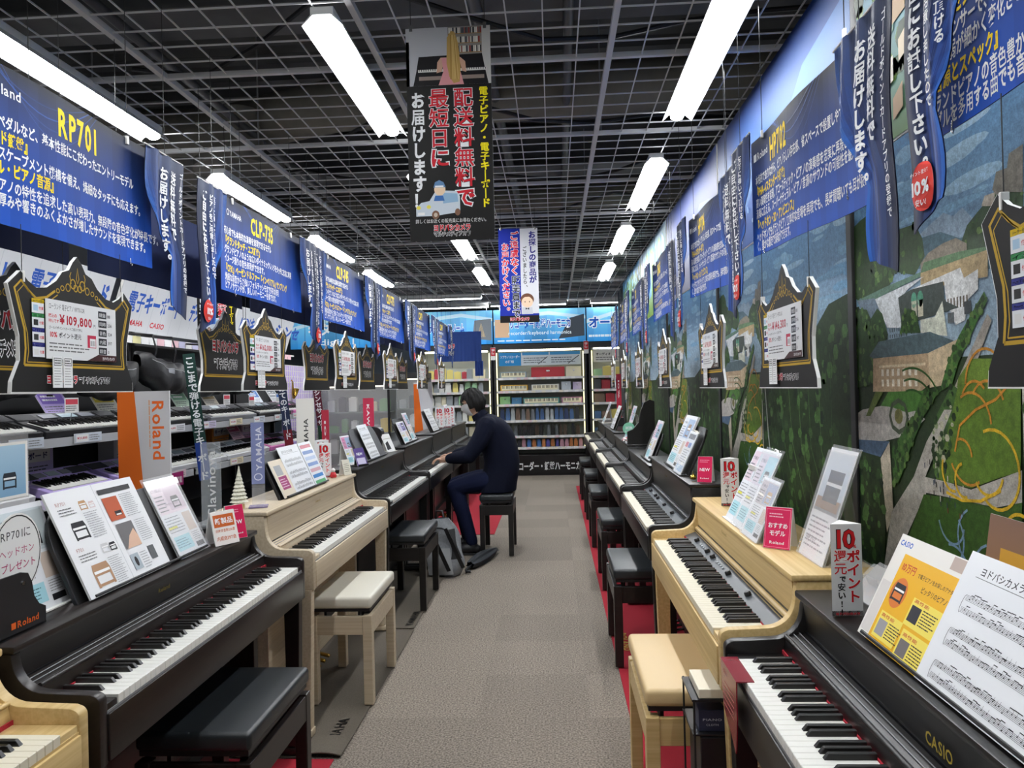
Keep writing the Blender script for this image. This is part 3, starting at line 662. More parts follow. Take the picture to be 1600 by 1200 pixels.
def bench(label, x0, x1, y0, y1, h, wood_m, seat_m, gap=.035):
    """seat rectangle in the room; one padded seat on a frame with four square legs"""
    t = thing('piano_bench', label, 'bench', ((x0+x1)/2, (y0+y1)/2, .012), 0, 'piano benches along the aisle')
    hx = (x1-x0)/2; hy = (y1-y0)/2; th = .055
    def seat(u, v):
        a = 2*u - 1; c = 2*v - 1
        return (a*hx, c*hy, h - .012*(abs(a)**6) - .012*(abs(c)**6))
    b = MB().box(-hx, hx, -hy, hy, h - th, h); b.build('seat', seat_m, t, bevel=.016, seg=4, smooth=60)
    part('seat_board', M_BLACKP, t, lambda b: b.box(-hx + .01, hx - .01, -hy + .01, hy - .01, h - th - .014, h - th + .002))
    ft = h - th - gap
    for s in (-1, 1):
        part('scissor_lift', M_BLACKS, t, lambda b: b.box(s*(hx - .06) - .006, s*(hx - .06) + .006, -hy + .08, hy - .08, ft - .04, h - th - .012))
        part('apron', wood_m, t, lambda b: b.box(s*(hx - .012) - .010, s*(hx - .012) + .010, -hy + .03, hy - .03, ft - .085, ft), bevel=.002)
        part('apron', wood_m, t, lambda b: b.box(-hx + .03, hx - .03, s*(hy - .015) - .010, s*(hy - .015) + .010, ft - .085, ft), bevel=.002)
        if s > 0: part('height_knob', M_BLACKP, t, lambda b: b.tube([(-.02, hy - .006, ft - .02), (-.02, hy + .02, ft - .02)], .018, 12), smooth=40)
        for q in (-1, 1):
            part('leg', wood_m, t, lambda b: b.box(min(q*hx, q*(hx - .043)), max(q*hx, q*(hx - .043)), min(s*hy, s*(hy - .043)), max(s*hy, s*(hy - .043)), 0.0, ft + .004), bevel=.003)
    return t
bench('black cushioned bench with dark frame in front of the dark rosewood piano', -1.22, -.88, 2.08, 2.60, .48, M_ROSE, M_BLKLEATH)
bench('pale ash bench with ivory cushion on the grey mat', -1.16, -.86, 3.41, 3.92, .495, M_ASH, M_IVLEATH)
bench('black bench with shiny cushion just before the grey backpack', -1.16, -.86, 4.86, 5.42, .50, M_BLACKWOOD, M_BLKLEATH)
bench('black bench on which the person sits', -.66, -.37, 6.44, 6.94, .525, M_BLACK2, M_BLKLEATH)
bench('light oak bench with tan cushion on the red carpet', .26, .585, 2.33, 2.87, .50, M_OAK, M_TANLEATH)
bench('black bench nearest on the red carpet, before the tall black piano', .285, .60, 3.86, 4.39, .50, M_BLACKWOOD, M_BLKLEATH)
bench('second black bench on the red carpet along the picture wall', .315, .62, 5.32, 5.86, .50, M_BLACKWOOD, M_BLKLEATH)
bench('third black bench on the red carpet along the picture wall', .315, .62, 6.75, 7.28, .50, M_BLACKWOOD, M_BLKLEATH)
bench('fourth black bench on the red carpet along the picture wall', .325, .62, 8.15, 8.68, .50, M_BLACKWOOD, M_BLKLEATH)
bench('farthest black bench on the red carpet by the far shelves', .325, .62, 9.6, 10.15, .50, M_BLACKWOOD, M_BLKLEATH)
# ---- mats
def floor_mat(name, label, x0, x1, y0, y1, m, z=.006, wav=0.0):
    t = thing(name, label, 'mat', ((x0+x1)/2, (y0+y1)/2, 0))
    hx = (x1-x0)/2; hy = (y1-y0)/2
    def f(u, v):
        x = (2*u-1)*hx; y = (2*v-1)*hy
        return (x, y, z + (wav*max(0, math.sin(u*9)) * (1-v)**12 if wav else 0))
    MB().grid(f, 24 if wav else 4, 24 if wav else 4).build('pile', m, t, solid=.004)
    return t
floor_mat('red_mat', 'red felt runner under the pianos along the picture wall', .30, .93, .3, 11.0, M_FELT)
floor_mat('red_mat', 'red felt mat under the dark rosewood piano', -1.5, -.90, .6, 2.92, M_FELT)
floor_mat('red_mat', 'red felt mat behind the seated person', -1.5, -.62, 7.45, 10.4, M_FELT)
gm = floor_mat('grey_mat', 'olive grey mat with rippled edge under the pale ash piano and bench', -1.5, -.875, 2.93, 4.50, mat('grey_mat_pile', '#5d564c', .95, noise=.15, scale=200, bump=.3), .008, .02)
p = Print(.4, .1); p.text('YAMAHA', 0, 0, .06, '#171614', .03, width=.3); p.build('printed_logo', gm, Matrix.Translation((.255, -.74, .0125)) @ Matrix.Rotation(R(90), 4, 'Z') @ Matrix.Rotation(R(-90), 4, 'X'))
gm2 = floor_mat('grey_mat', 'olive grey mat under the black piano beyond the pale ash one', -1.5, -.88, 4.53, 6.0, MATS['grey_mat_pile'], .008)
p = Print(.4, .1); p.text('YAMAHA', 0, 0, .06, '#171614', .03, width=.3); p.build('printed_logo', gm2, Matrix.Translation((.29, -.70, .0125)) @ Matrix.Rotation(R(90), 4, 'Z') @ Matrix.Rotation(R(-90), 4, 'X'))

def front_logo(key, x, z, txt, col, w, s):
    p = Print(w, s); p.L = 4; p.text(txt, x, 0, s, col, .015, width=w); p.build('gold_lettering', PL[key], Matrix.Translation((0, .2025, z)))
front_logo('R0', .675, .802, 'CASIO', '#a8913a', .092, .032); front_logo('L1', .624, .838, 'Roland', '#7a6a30', .07, .018); front_logo('R1', .55, .86, 'Roland', '#9a8350', .08, .018); front_logo('L2', .66, .88, 'YAMAHA', '#a58d58', .09, .018); front_logo('R2', .62, .91, 'Roland', '#6b5f30', .08, .018); front_logo('L3', .66, .90, 'YAMAHA', '#6b5f30', .09, .018)
rm = [o for o in bpy.data.objects if o.name == 'red_mat'][0]
p = Print(.4, .1); p.text('ROLAND', 0, 0, .055, '#b89a4a', .02, width=.30); p.build('printed_logo', rm, Matrix.Translation((-.265, -1.25, .0125)) @ Matrix.Rotation(R(-90), 4, 'Z') @ Matrix.Rotation(R(-90), 4, 'X'))
# ================================================================== HANGING SIGNS
YEL = '#ffdd14'; WHT = '#eef0f2'; RED = '#c9202e'
SHOP = 'ヨドバシカメラ'; SHOP2 = 'マルチメディア京都'
def hooks(t, xs, z, up):
    for x in xs:
        part('wire', M_WIRE, t, lambda b: b.tube([(x, 0, z), (x, 0, z + up)], .0014, 5))
def wave(u, k, a): return a*math.sin(u*k)
def info_banner(label, side, s0, X, zb, L, model, logo, lines, lx, mx, H=.43, tilt=0.0):
    rz = PI/2 if side < 0 else -PI/2
    t = thing('info_banner', label, 'banner', (X, s0, zb), rz, 'blue information banners over the pianos')
    f = lambda u, v, o: Vector((u, wave(u, 9, .006) - o, v + tilt*u))
    MB().grid(lambda a, c: f(a*L, c*H, 0), 24, 6).build('sheet', M_NAVY, t, solid=.002)
    p = Print(L, H); p.L = 24
    nb = 28
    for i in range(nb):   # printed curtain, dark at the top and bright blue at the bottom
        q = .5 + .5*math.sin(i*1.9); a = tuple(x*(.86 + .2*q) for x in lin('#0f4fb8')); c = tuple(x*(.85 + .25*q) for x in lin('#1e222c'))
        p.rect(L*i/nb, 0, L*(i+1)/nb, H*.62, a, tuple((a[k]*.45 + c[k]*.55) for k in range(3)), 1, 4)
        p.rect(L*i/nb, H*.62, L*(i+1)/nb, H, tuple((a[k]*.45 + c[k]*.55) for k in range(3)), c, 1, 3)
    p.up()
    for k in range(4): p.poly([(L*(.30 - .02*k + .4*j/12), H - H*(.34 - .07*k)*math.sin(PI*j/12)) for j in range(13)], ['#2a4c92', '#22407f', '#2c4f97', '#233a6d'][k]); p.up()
    p.up()
    if logo == 'Roland':
        p.rect(lx, .350, lx + .032, .378, WHT); p.text('Roland', lx + .04, .350, .040, WHT, .012, width=.125)
    elif logo: p.ring(lx + .012, .363, .011, .013, .004, WHT, 12); p.text(logo, lx + .032, .350, .036, WHT, .012, width=.13)
    p.text(model, mx, .314, .112, YEL, .032, cx=.62)
    yv = [.262, .217, .177, .137, .092, .052, .016]
    for i, (s, c) in enumerate(lines):
        if s: p.text(s, .045 if lx < .1 else .03, yv[i], .042 if c else .039, YEL if c else WHT, .034 if c else .026, cx=.69 if c else .69)
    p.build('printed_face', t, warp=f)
    for i, x in enumerate((.14, L - .14)):
        part('top_wire', M_WIRE, t, lambda b: b.tube([(x, 0, H - .01), (x, 0, 2.9 - zb)], .0014, 5))
        part('top_clip', M_WHITEP, t, lambda b: b.box(x - .006, x + .006, -.004, .004, H - .022, H + .006), bevel=.001)
        part('bottom_hook', M_CHROME, t, lambda b: b.tube([(x, -.002, .014), (x, -.004, -.006), (x + .006, -.004, -.012), (x + .010, -.004, -.004)], .0016, 5))
    return t
LN = ['初心者でも本格的な演奏を実現できるモデル', '『グランドタッチ・エス鍵盤』', 'グランドピアノのような広いダイナミックレンジをタッチに忠実に再現', 'イメージ通りの音色表現ができます。', '『CFX』ベーゼンドルファー『インペリアル』サンプリング', '繊細な弱音から力強いフォルテッシモまで多彩な表現', 'ピアノサウンドが、美しいハーモニーを奏でます。']
YC = (0, 1, 0, 0, 1, 0, 0)
L_RP = ['ピアノらしいタッチ、ペダルなど、基本性能にこだわったエントリーモデル', '『PHA-4 スタンダード鍵盤』', '高精度なセンサーやエスケープメント機構を備え、繊細なタッチにも応えます。', '『スーパーナチュラル・ピアノ音源』', 'アコースティック・ピアノの特性を追求した高い表現力、無段階の音色変化が特長です。', 'クリアな音色に、音の厚みや響きのふくよかさが増したサウンドを実現できます。', '']
L_HP = ['本格的でありながら、ピアノらしい存在感、省スペースで設置しやすいモデル', '『PHA-4スタンダード鍵盤』', '高い演奏性を実現、アコースティック・ピアノの演奏感を忠実に再現し、強く繊細な', '演奏に応える、スーパーナチュラル・ピアノ音源のサウンドの可能性を最大限に引き出します。', '『ヘッドホン・3D・アンビエンス』', 'ヘッドホンでもグランドピアノ立体的な音場を再現でも、長時間聴いても耳が疲れにく', 'く、豊かな響きで演奏ができます。']
L_NR = ['', '『3つのセンサー鍵盤』', '3つのセンサーで、打鍵を正確に検知し', '音の強弱が細かく変化させられる', '『音源とスペック』', 'グランドピアノの音色豊かな響きと減衰により自然で', 'ペダルを多用する曲でも音切れしにくい256音']
BL = 1.05
LB = [(1.60, 'RP701', 'Roland', L_RP, (0, 1, 0, 1, 0, 0, 0), .22, .53), (3.22, 'CLP-735', 'YAMAHA', LN, YC, .08, .34), (4.68, 'CLP-745', 'YAMAHA', LN, YC, .05, .32),
      (6.22, 'CLP-775', 'YAMAHA', LN, YC, .05, .32), (7.80, 'CA79', 'KAWAI', LN, YC, .05, .32), (9.34, 'CA99', 'KAWAI', LN, YC, .05, .32)]
LBL = ['blue information banner over the dark rosewood piano, nearest on the keyboard side', 'blue information banner over the pale ash piano', 'blue information banner third along the keyboard side',
       'blue information banner fourth along the keyboard side', 'blue information banner fifth along the keyboard side', 'blue information banner last along the keyboard side']
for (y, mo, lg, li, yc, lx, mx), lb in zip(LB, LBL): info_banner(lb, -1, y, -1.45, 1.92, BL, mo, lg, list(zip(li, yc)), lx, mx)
RB = [(1.62, 'LX705', 'Roland', L_NR, (0, 1, 0, 0, 1, 0, 0), .03, .3), (2.90, 'HP702', 'Roland', L_HP, YC, .03, .22), (4.22, 'HP704', 'Roland', L_HP, YC, .03, .24), (5.75, 'DP603', 'Roland', L_HP, YC, .03, .24),
      (7.28, 'F701', 'Roland', LN, YC, .03, .3), (8.6, 'AP-710', 'CASIO', LN, YC, .03, .3), (9.9, 'AP-470', 'CASIO', LN, YC, .03, .3)]
RBL = ['blue information banner at the upper corner over the nearest black piano', 'blue information banner over the light oak piano', 'blue information banner over the tall black piano with control strip',
       'blue information banner fourth along the picture wall', 'blue information banner fifth along the picture wall', 'blue information banner sixth along the picture wall', 'last small blue information banner along the picture wall']
for k, ((y, mo, lg, li, yc, lx, mx), lb) in enumerate(zip(RB, RBL)):
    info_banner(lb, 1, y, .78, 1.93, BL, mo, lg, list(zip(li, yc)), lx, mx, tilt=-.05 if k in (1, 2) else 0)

# ---- curtain shaped strips with vertical lettering
def curtain(kind, label, side, s0, X, zt, W=.27, H=.60, sw=0.0):
    t = thing('curtain_strip', label, 'banner', (X, s0, zt), PI/2 if side < 0 else -PI/2, 'curtain shaped strips between the banners')
    def edge(v):    # v 0 at the top, 1 at the bottom: inner edge position as a share of the width
        if v < .62: q = v/.62; return .58*(q**2.2)
        return .58 - .06*math.sin((v-.62)/.38*PI)
    def f(u, v, o):
        x = u if kind == 'A' else W - u
        return Vector((x + .012*math.sin(v*7 + s0), (.0008 + .0065*(1 - u/W))*math.sin(u*70)*(1 + v*.4) + sw*v*v - o, -v*H))
    def sheet(a, c):
        e = edge(c)*W; u = e + (W - e)*a
        zz = f(u, c, 0)
        if c > .93: zz.z += .05*(1 - a)*(c - .93)/.07
        return zz
    cl = MB().grid(sheet, 28, 20); bk = [(v[0], v[1] + .0016, v[2]) for v in cl.v]; cl.add(bk, list(cl.f)).build('cloth', M_NAVY, t, smooth=60)
    p = Print(W, H); n = 28; rows = 20
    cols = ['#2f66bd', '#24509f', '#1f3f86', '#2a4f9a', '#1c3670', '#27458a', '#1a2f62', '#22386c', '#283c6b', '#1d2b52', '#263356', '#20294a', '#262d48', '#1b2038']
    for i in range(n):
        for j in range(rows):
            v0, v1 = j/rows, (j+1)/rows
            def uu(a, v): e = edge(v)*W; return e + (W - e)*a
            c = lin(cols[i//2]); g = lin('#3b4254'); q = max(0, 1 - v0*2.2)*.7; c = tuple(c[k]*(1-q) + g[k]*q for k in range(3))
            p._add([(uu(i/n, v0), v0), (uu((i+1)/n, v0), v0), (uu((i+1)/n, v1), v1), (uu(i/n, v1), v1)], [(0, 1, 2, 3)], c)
    o1 = .0022
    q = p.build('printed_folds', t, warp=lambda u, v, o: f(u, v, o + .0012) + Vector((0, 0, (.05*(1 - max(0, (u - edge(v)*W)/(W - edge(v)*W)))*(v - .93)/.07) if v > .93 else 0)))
    d = Print(W, H); d.L = 3
    fx = (lambda x: x) if kind == 'A' else (lambda x: W - x)
    if kind == 'A':
        d.text('ゴールドポイントカードアプリの登録で', W - .028, -.04, .0255, WHT, .02, vert=True)
        d.text('送料無料で', W - .085, -.05, .052, WHT, .04, vert=True, cx=.9); d.text('お届けします。', W - .148, -.05, .052, WHT, .04, vert=True, cx=.9)
    else:
        d.text('ご自由にお試し下さい。', .052, -.04, .0435, WHT, .04, vert=True, cx=1.05)
        d.text('ピアノをご用意しましたので', .105, -.045, .027, WHT, .03, vert=True); d.text('気軽に弾いて頂ける', .145, -.045, .027, WHT, .03, vert=True)
        d.up(); cx_ = .052
        d.ell(cx_, -.535, .044, .048, '#d8392e'); d.L += 55; d.text('10%', cx_, -.550, .036, WHT, .04, align='c', width=.066); d.text('ポイント還元で', cx_, -.512, .009, WHT, .02, align='c'); d.text('安い!', cx_, -.573, .015, WHT, .02, align='c')
    d.build('lettering', t, warp=lambda u, v, o: f(u if kind == 'A' else W - u, -v/H, o + o1 + .0045))
    part('top_rod', M_WHITEP, t, lambda b: b.tube([(0, 0, 0), (W, 0, 0)], .003, 6))
    part('wire', M_WIRE, t, lambda b: b.tube([(W*.5, 0, 0), (W*.5, 0, 2.9 - zt)], .0012, 5))
POS = ['first', 'second', 'third', 'fourth', 'fifth', 'sixth', 'seventh']
for k, b_ in enumerate(LB):
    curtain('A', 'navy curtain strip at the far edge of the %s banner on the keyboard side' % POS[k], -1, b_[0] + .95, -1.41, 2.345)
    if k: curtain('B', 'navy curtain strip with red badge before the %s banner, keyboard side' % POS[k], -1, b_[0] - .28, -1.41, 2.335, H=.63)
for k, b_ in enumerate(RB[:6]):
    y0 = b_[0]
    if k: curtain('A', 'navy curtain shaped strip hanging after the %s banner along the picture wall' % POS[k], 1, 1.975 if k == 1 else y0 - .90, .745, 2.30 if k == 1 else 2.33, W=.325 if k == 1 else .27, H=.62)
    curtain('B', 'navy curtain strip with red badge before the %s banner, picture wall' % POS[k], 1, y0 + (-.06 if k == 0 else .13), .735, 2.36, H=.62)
# ---- dark backs of the banners of the neighbouring aisle
for k in range(6):
    y = 1.2 + 1.5*k
    t = thing('back_banner', 'plain dark navy banner back hanging behind the %s blue banner' % POS[k], 'banner', (-1.72, y, 1.93), PI/2, 'dark banner backs')
    MB().grid(lambda a, c: (a*1.4, .006*math.sin(a*14), c*.36), 20, 3).build('sheet', mat('navy_back_cloth', '#10224f', .8), t, solid=.002)
    part('wire', M_WIRE, t, lambda b: b.tube([(.2, 0, .36), (.2, 0, .97)], .0014, 5)); part('wire', M_WIRE, t, lambda b: b.tube([(1.2, 0, .36), (1.2, 0, .97)], .0014, 5))

# ---- ornate price boards
OUT_H = [(.03, 0), (.035, .03), (.085, .085), (.085, .15), (.055, .215), (.02, .285), (.10, .325), (.145, .302), (.20, .287), (.27, .293), (.34, .318), (.385, .347), (.435, .357), (.465, .383), (.50, .402)]
OUT = [(a, b) for a, b in OUT_H] + [(1 - a, b) for a, b in reversed(OUT_H[:-1])]
BWD = .60
GOLD = '#b8952c'
def gold(p, base, w):
    ins = [(.115, base), (.125, .12), (.12, .17), (.085, .235), (.062, .277), (.105, .300), (.15, .276), (.20, .258), (.27, .266), (.33, .288)]
    for d, th in ((0, .007), (.018, .003)):
        q = [(a + d, b - d*.55 if b > base + .01 else b + d*.45) for a, b in ins]
        p.line([(w*a, b) for a, b in q], th, GOLD); p.line([(w*(1-a), b) for a, b in q], th, GOLD); p.line([(w*q[0][0], q[0][1]), (w*(1-q[0][0]), q[0][1])], th, GOLD)
    p.up()
    for s in (-1, 1):
        c = w/2
        p.ring(c + s*.022, .318, .012, .014, .004, GOLD, 10); p.ring(c + s*.045, .305, .010, .011, .003, GOLD, 10); p.ring(c + s*.070, .300, .008, .007, .003, GOLD, 8); p.ring(c + s*.010, .307, .009, .010, .003, GOLD, 10)
        p.ring(c + s*.090, .290, .007, .006, .003, GOLD, 8); p.line([(c + s*.030, .318), (c + s*.036, .340), (c + s*.030, .352)], .003, GOLD)
    p.line([(w/2 - .006, .335), (w/2, .368), (w/2 + .006, .335), (w/2, .322), (w/2 - .006, .335)], .003, GOLD)
def shop_logo(p, x, y, s, one=True, w1=None, w2=None):
    if one:
        p.otext(SHOP, x, y, s, RED, '#ffffff', .05, .05, width=s*5.2); p.otext(SHOP2, x + s*5.4, y, s*.85, '#181818', '#ffffff', .04, .06, width=s*6.0)
    else:
        p.otext(SHOP, x, y, s, RED, '#ffffff', .05, .05, width=w1, align='c'); p.otext(SHOP2, x, y - s*1.35, s*.9, '#181818', '#ffffff', .04, .06, width=w2 or w1, align='c')
def price_board(label, side, s0, X, z0, price, model, kind='price', w=BWD, tilt=0.0, group='black and gold price boards'):
    t = thing('price_board' if kind == 'price' else 'logo_board', label, 'sign', (X, s0, z0), PI/2 if side < 0 else -PI/2, group)
    pts = [(a*w, b) for a, b in OUT]
    part('board', M_FOAM, t, lambda b: b.prism(pts, 0, .010, 'y'))
    ip = [(w/2 + (a - w/2)*.992, .2 + (b - .2)*.990 + .001) for a, b in pts]
    p = Print(w, .4); p.L = 4; p.poly(ip, '#1b1a19'); p.up(); gold(p, .075, w); p.up()
    if kind == 'price':
        shop_logo(p, w*.26, .028, .026); p.build('printed_face', t)
        b = Print(w, .4); b.poly([(w - a, c) for a, c in ip], '#1b1a19'); b.up(); gold(b, .075, w); b.build('printed_back', t, Matrix.Translation((w, .0105, 0)) @ Matrix.Rotation(PI, 4, 'Z'))
        c = Print(.3, .2); x0, x1, z1, z2 = w*.25, w*.80, .095, .262
        c.rect(x0, z1, x1, z2, '#e4e5e6'); c.up()
        c.text(model, x0 + .012, z2 - .026, .019, '#2b2b2b', .0, width=.16)
        c.text('税込の', x0 + .010, z2 - .050, .012, RED, .03); c.text('特価です', x0 + .010, z2 - .064, .011, RED, .02)
        c.text('￥' if False else '¥' + price, x0 + .058, z2 - .066, .036, '#b3152c', .03, width=.150)
        c.text('円', x0 + .212, z2 - .066, .012, '#2b2b2b', .01)
        c.text('ゴールドポイントカードご提示で更に', x0 + .010, z2 - .082, .009, '#222222', .01, width=.15)
        c.text('10%', x0 + .012, z2 - .105, .020, RED, .03); c.text('ポイント還元', x0 + .052, z2 - .105, .017, '#222222', .02)
        c.lines(x0 + .012, z2 - .148, x0 + .20, z2 - .118, 3, '#6a6a6a', .35)
        xb = x1 - .105; c.rect(xb - .042, z2 - .128, xb, z2 - .090, '#c02a48'); c.up(); c.rect(xb - .030, z2 - .126, xb - .002, z2 - .100, '#efefef'); c.up()
        for k in range(5): c.rect(xb - .027 + k*.005, z2 - .122, xb - .025 + k*.005, z2 - .106, '#444444')
        for k, n in enumerate(('88', '256', '324', '397', '0')):
            y = z2 - .034 - k*.028; c.rect(x1 - .092, y, x1 - .050, y + .022, '#1e1e22'); c.text(n, x1 - .045, y + .004, .014, '#333333', .01)
        c.up()
        for k, n in enumerate(('鍵盤', '同時', '音色', '内蔵', '録音')):
            y = z2 - .034 - k*.028; c.text(n, x1 - .088, y + .005, .014, '#e8e8e8', .0, width=.034)
        c.poly([(x0 + .18, z1), (x1, z1), (x1, z1 + .020), (x0 + .235, z1 + .020)], '#3a1414'); c.up(); c.text(SHOP, x1 - .075, z1 + .005, .011, '#ffffff', .02, width=.065)
        c.build('price_card', t, Matrix.Translation((0, -.006, 0)), m=GLOSS)
        part('card_sheet', M_PAPER, t, lambda b: b.box(x0, x1, -.0055, -.004, z1, z2))
        d = Print(.1, .2); xs = x0 - .052
        for k, (cc, s) in enumerate((('#c9a90c', 'メーカー保証'), ('#2c7a41', 'イス'), ('#2a2d7a', 'ヘッドホン'), ('#2a2d7a', 'カーペット'))):
            y = .246 - k*.040; d.rect(xs, y - .028, xs + .048, y, '#e3e6ea'); d.up(); d.rect(xs, y, xs + .048, y + .011, cc); d.text(s, xs + .024, y + .002, .008, WHT, .02, align='c', width=.040)
            d.rect(xs + .006, y - .022, xs + .024, y - .006, ['#a8c6dd', '#222222', '#333333', '#dddddd'][k]); d.text('付属', xs + .028, y - .018, .010, RED, .03, width=.018)
        d.build('feature_labels', t, Matrix.Translation((0, -.003, 0)))
        for k, dx in enumerate((.02, .065)):
            e = Print(.04, .1); e.L = 4; e.rect(0, 0, .040, .088, '#eceded'); e.up(); e.frame(.004, .062, .036, .084, .002, '#333333'); e.lines(.005, .006, .036, .058, 7, '#8a8a8a', .25); e.lines(.007, .066, .034, .080, 2, '#444444')
            tk = part('paper_slip', M_PAPER, t, lambda b: b.box(x0 + dx, x0 + dx + .040, -.009, -.008, .014, .102)); e.build('slip_print', tk, Matrix.Translation((x0 + dx, -.0092, .014)))
    else:
        shop_logo(p, w*.5, .20, .062, False, .30, .27); p.build('printed_face', t)
    for x in (w*.12, w*.88):
        part('cord', M_WIRE, t, lambda b: b.tube([(x, .004, .31), (x, .004, (1.92 if kind == 'price' else 2.9) - z0)], .0011, 5))
        part('tie', M_WHITEP, t, lambda b: b.box(x - .003, x + .003, -.003, .012, .296, .326), bevel=.001)
PRI = [('109,800', 'ローランド 電子ピアノ RP701-DR'), ('162,000', 'ヤマハ 電子ピアノ CLP-735WA'), ('198,000', 'ヤマハ 電子ピアノ CLP-745B'), ('239,800', 'ヤマハ 電子ピアノ CLP-775B'), ('218,000', 'カワイ 電子ピアノ CA79'), ('289,000', 'カワイ 電子ピアノ CA99')]
for k, y in enumerate((1.845, 3.30, 4.74, 6.14, 7.68, 9.1)):
    price_board('black and gold price board, %s along the keyboard side' % POS[k], -1, y, -1.40, 1.47, *PRI[k])
    price_board('black and gold board with only the shop logo, behind the %s price board' % POS[k], -1, y + .04, -1.62, 1.47, '', '', 'logo', group='black logo boards')
PRR = [('98,800', 'カシオ 電子ピアノ AP-470BK'), ('146,300', 'ローランド 電子ピアノ HP702-LAS'), ('198,000', 'ローランド 電子ピアノ HP704-CHS'), ('139,800', 'ローランド 電子ピアノ DP603'), ('119,800', 'ローランド 電子ピアノ F701'), ('109,800', 'カシオ 電子ピアノ AP-710'), ('89,800', 'カシオ 電子ピアノ AP-470')]
for k, y in enumerate((1.355, 2.79, 3.90, 5.42, 6.90, 8.3, 9.7)):
    price_board('black and gold price board, %s along the picture wall' % POS[k], 1, y, .75, 1.43, *PRR[k], w=.64 if k == 1 else .60)

# ---- two long banners hanging crosswise over the aisle
def cross_banner(label, x0, y, z0, w, h, draw, rod=True):
    t = thing('hanging_banner', label, 'banner', (x0, y, z0), 0, 'long banners hanging over the aisle')
    part('panel', M_BLACKP, t, lambda b: b.box(0, w, 0, .005, 0, h))
    p = Print(w, h); p.L = 3; draw(p, w, h); p.build('printed_face', t)
    for x in (.02, w - .02):
        part('clip', M_CHROME, t, lambda b: b.box(x - .006, x + .006, -.004, .008, h - .012, h + .012), bevel=.001)
        part('wire', M_WIRE, t, lambda b: b.tube([(x, 0, h), (x, 0, 2.9 - z0 if rod else h + .2)], .0015, 5))
def ban1(p, w, h):
    p.rect(0, 0, w, h, '#151414'); p.up(); zb = h*.728
    p.rect(0, zb, w, h, '#b9bac0'); p.rect(0, zb, .012, h - .05, '#ddd8cc'); p.up()
    p.rect(w*.50, h - .105, w*.90, h, '#8b8580'); p.rect(w*.9, zb, w, h, '#c4c2c0'); p.up()
    for r in range(3):
        p.rect(w*.50, h - .028 - r*.035, w*.90, h - .025 - r*.035, '#9c7b4f')
        x = w*.51
        while x < w*.88:
            q = random.uniform(.003, .007); p.rect(x, h - .025 - r*.035, x + q, h - .004 - r*.034, random.choice(['#d9d5cc', '#e6e2da', '#8d3f3c', '#4a4f58', '#c9c2b4', '#2f3338'])); x += q + .001
    p.up(); p.poly([(w*.08, zb), (w*.12, zb + .055), (w*.15, zb + .108), (w*.90, zb + .112), (w*.93, zb + .06), (w*.97, zb)], '#171518'); p.up()
    p.rect(w*.14, zb + .050, w*.95, zb + .060, '#d9d7d2'); p.rect(w*.15, zb + .020, w*.92, zb + .034, '#8f8078'); p.up()
    for k in range(30): p.rect(w*(.15 + .027*k), zb + .0535, w*(.158 + .027*k), zb + .060, '#222222')
    p.up(); p.poly([(w*.36, zb + .045), (w*.37, zb + .085), (w*.41, zb + .102), (w*.64, zb + .102), (w*.70, zb + .085), (w*.71, zb + .045), (w*.66, zb + .05), (w*.64, zb + .08), (w*.44, zb + .08), (w*.42, zb + .05)], '#cfa58e'); p.up()
    p.poly([(w*.38, zb), (w*.44, zb + .05), (w*.42, zb + .10), (w*.64, zb + .10), (w*.64, zb + .05), (w*.68, zb)], '#d9959a'); p.up()
    p.poly([(w*.49, h - .04), (w*.54, h - .015), (w*.58, h - .02), (w*.62, h - .06), (w*.645, zb + .06), (w*.63, zb + .01), (w*.56, zb + .005), (w*.51, zb + .03), (w*.48, zb + .08)], '#bd9a5a'); p.up()
    for k in range(7): p.line([(w*(.53 + .008*k), h - .03), (w*(.52 + .016*k), zb + .02)], .002, random.choice(['#d6b878', '#a27f42']))
    p.up()
    p.text('電子ピアノ・電子キーボード', w*.905, h*.715, .0345, '#f2e21a', .04, vert=True)
    p.text('お届けします！', w*.13, h*.70, .0620, WHT, .04, vert=True, cx=.85)
    p.otext('配送料無料で', w*.665, h*.715, .0740, '#c8202f', WHT, .03, .05, vert=True, cx=1.02); p.otext('最短日に', w*.375, h*.715, .0740, '#c8202f', WHT, .03, .05, vert=True, cx=1.02)
    # small delivery car
    z = h*.115; p.up()
    p.poly([(w*.08, z), (w*.08, z + .03), (w*.14, z + .05), (w*.24, z + .056), (w*.32, z + .095), (w*.56, z + .09), (w*.60, z + .07), (w*.60, z + .012), (w*.3, z)], '#c9d3dd'); p.up()
    p.poly([(w*.40, z + .045), (w*.40, z + .085), (w*.57, z + .08), (w*.58, z + .05)], '#8fb2cf'); p.ell(w*.31, z + .004, .014, .016, '#7b5a48'); p.ell(w*.57, z + .012, .010, .013, '#7b5a48'); p.ell(w*.11, z + .032, .008, .007, '#e8dc5a'); p.ell(w*.23, z + .034, .008, .007, '#e8dc5a'); p.up()
    p.ell(w*.31, z + .004, .007, .008, '#c9b8a8'); p.rect(w*.10, z + .004, w*.18, z + .014, '#eeeeee')
    p.poly([(w*.29, z + .055), (w*.31, z + .075), (w*.40, z + .075), (w*.42, z + .055)], '#3c6aa8'); p.ell(w*.365, z + .098, .021, .023, '#eccfae'); p.up(); p.poly([(w*.29, z + .105), (w*.31, z + .125), (w*.36, z + .132), (w*.41, z + .124), (w*.435, z + .105)], '#5f83ad'); p.up()
    p.rect(w*.31, z + .106, w*.41, z + .112, WHT)
    p.text('詳しくはお近くの販売員にお尋ねください。', w*.5, h*.083, .017, '#d0d0d0', .015, align='c', width=w*.86)
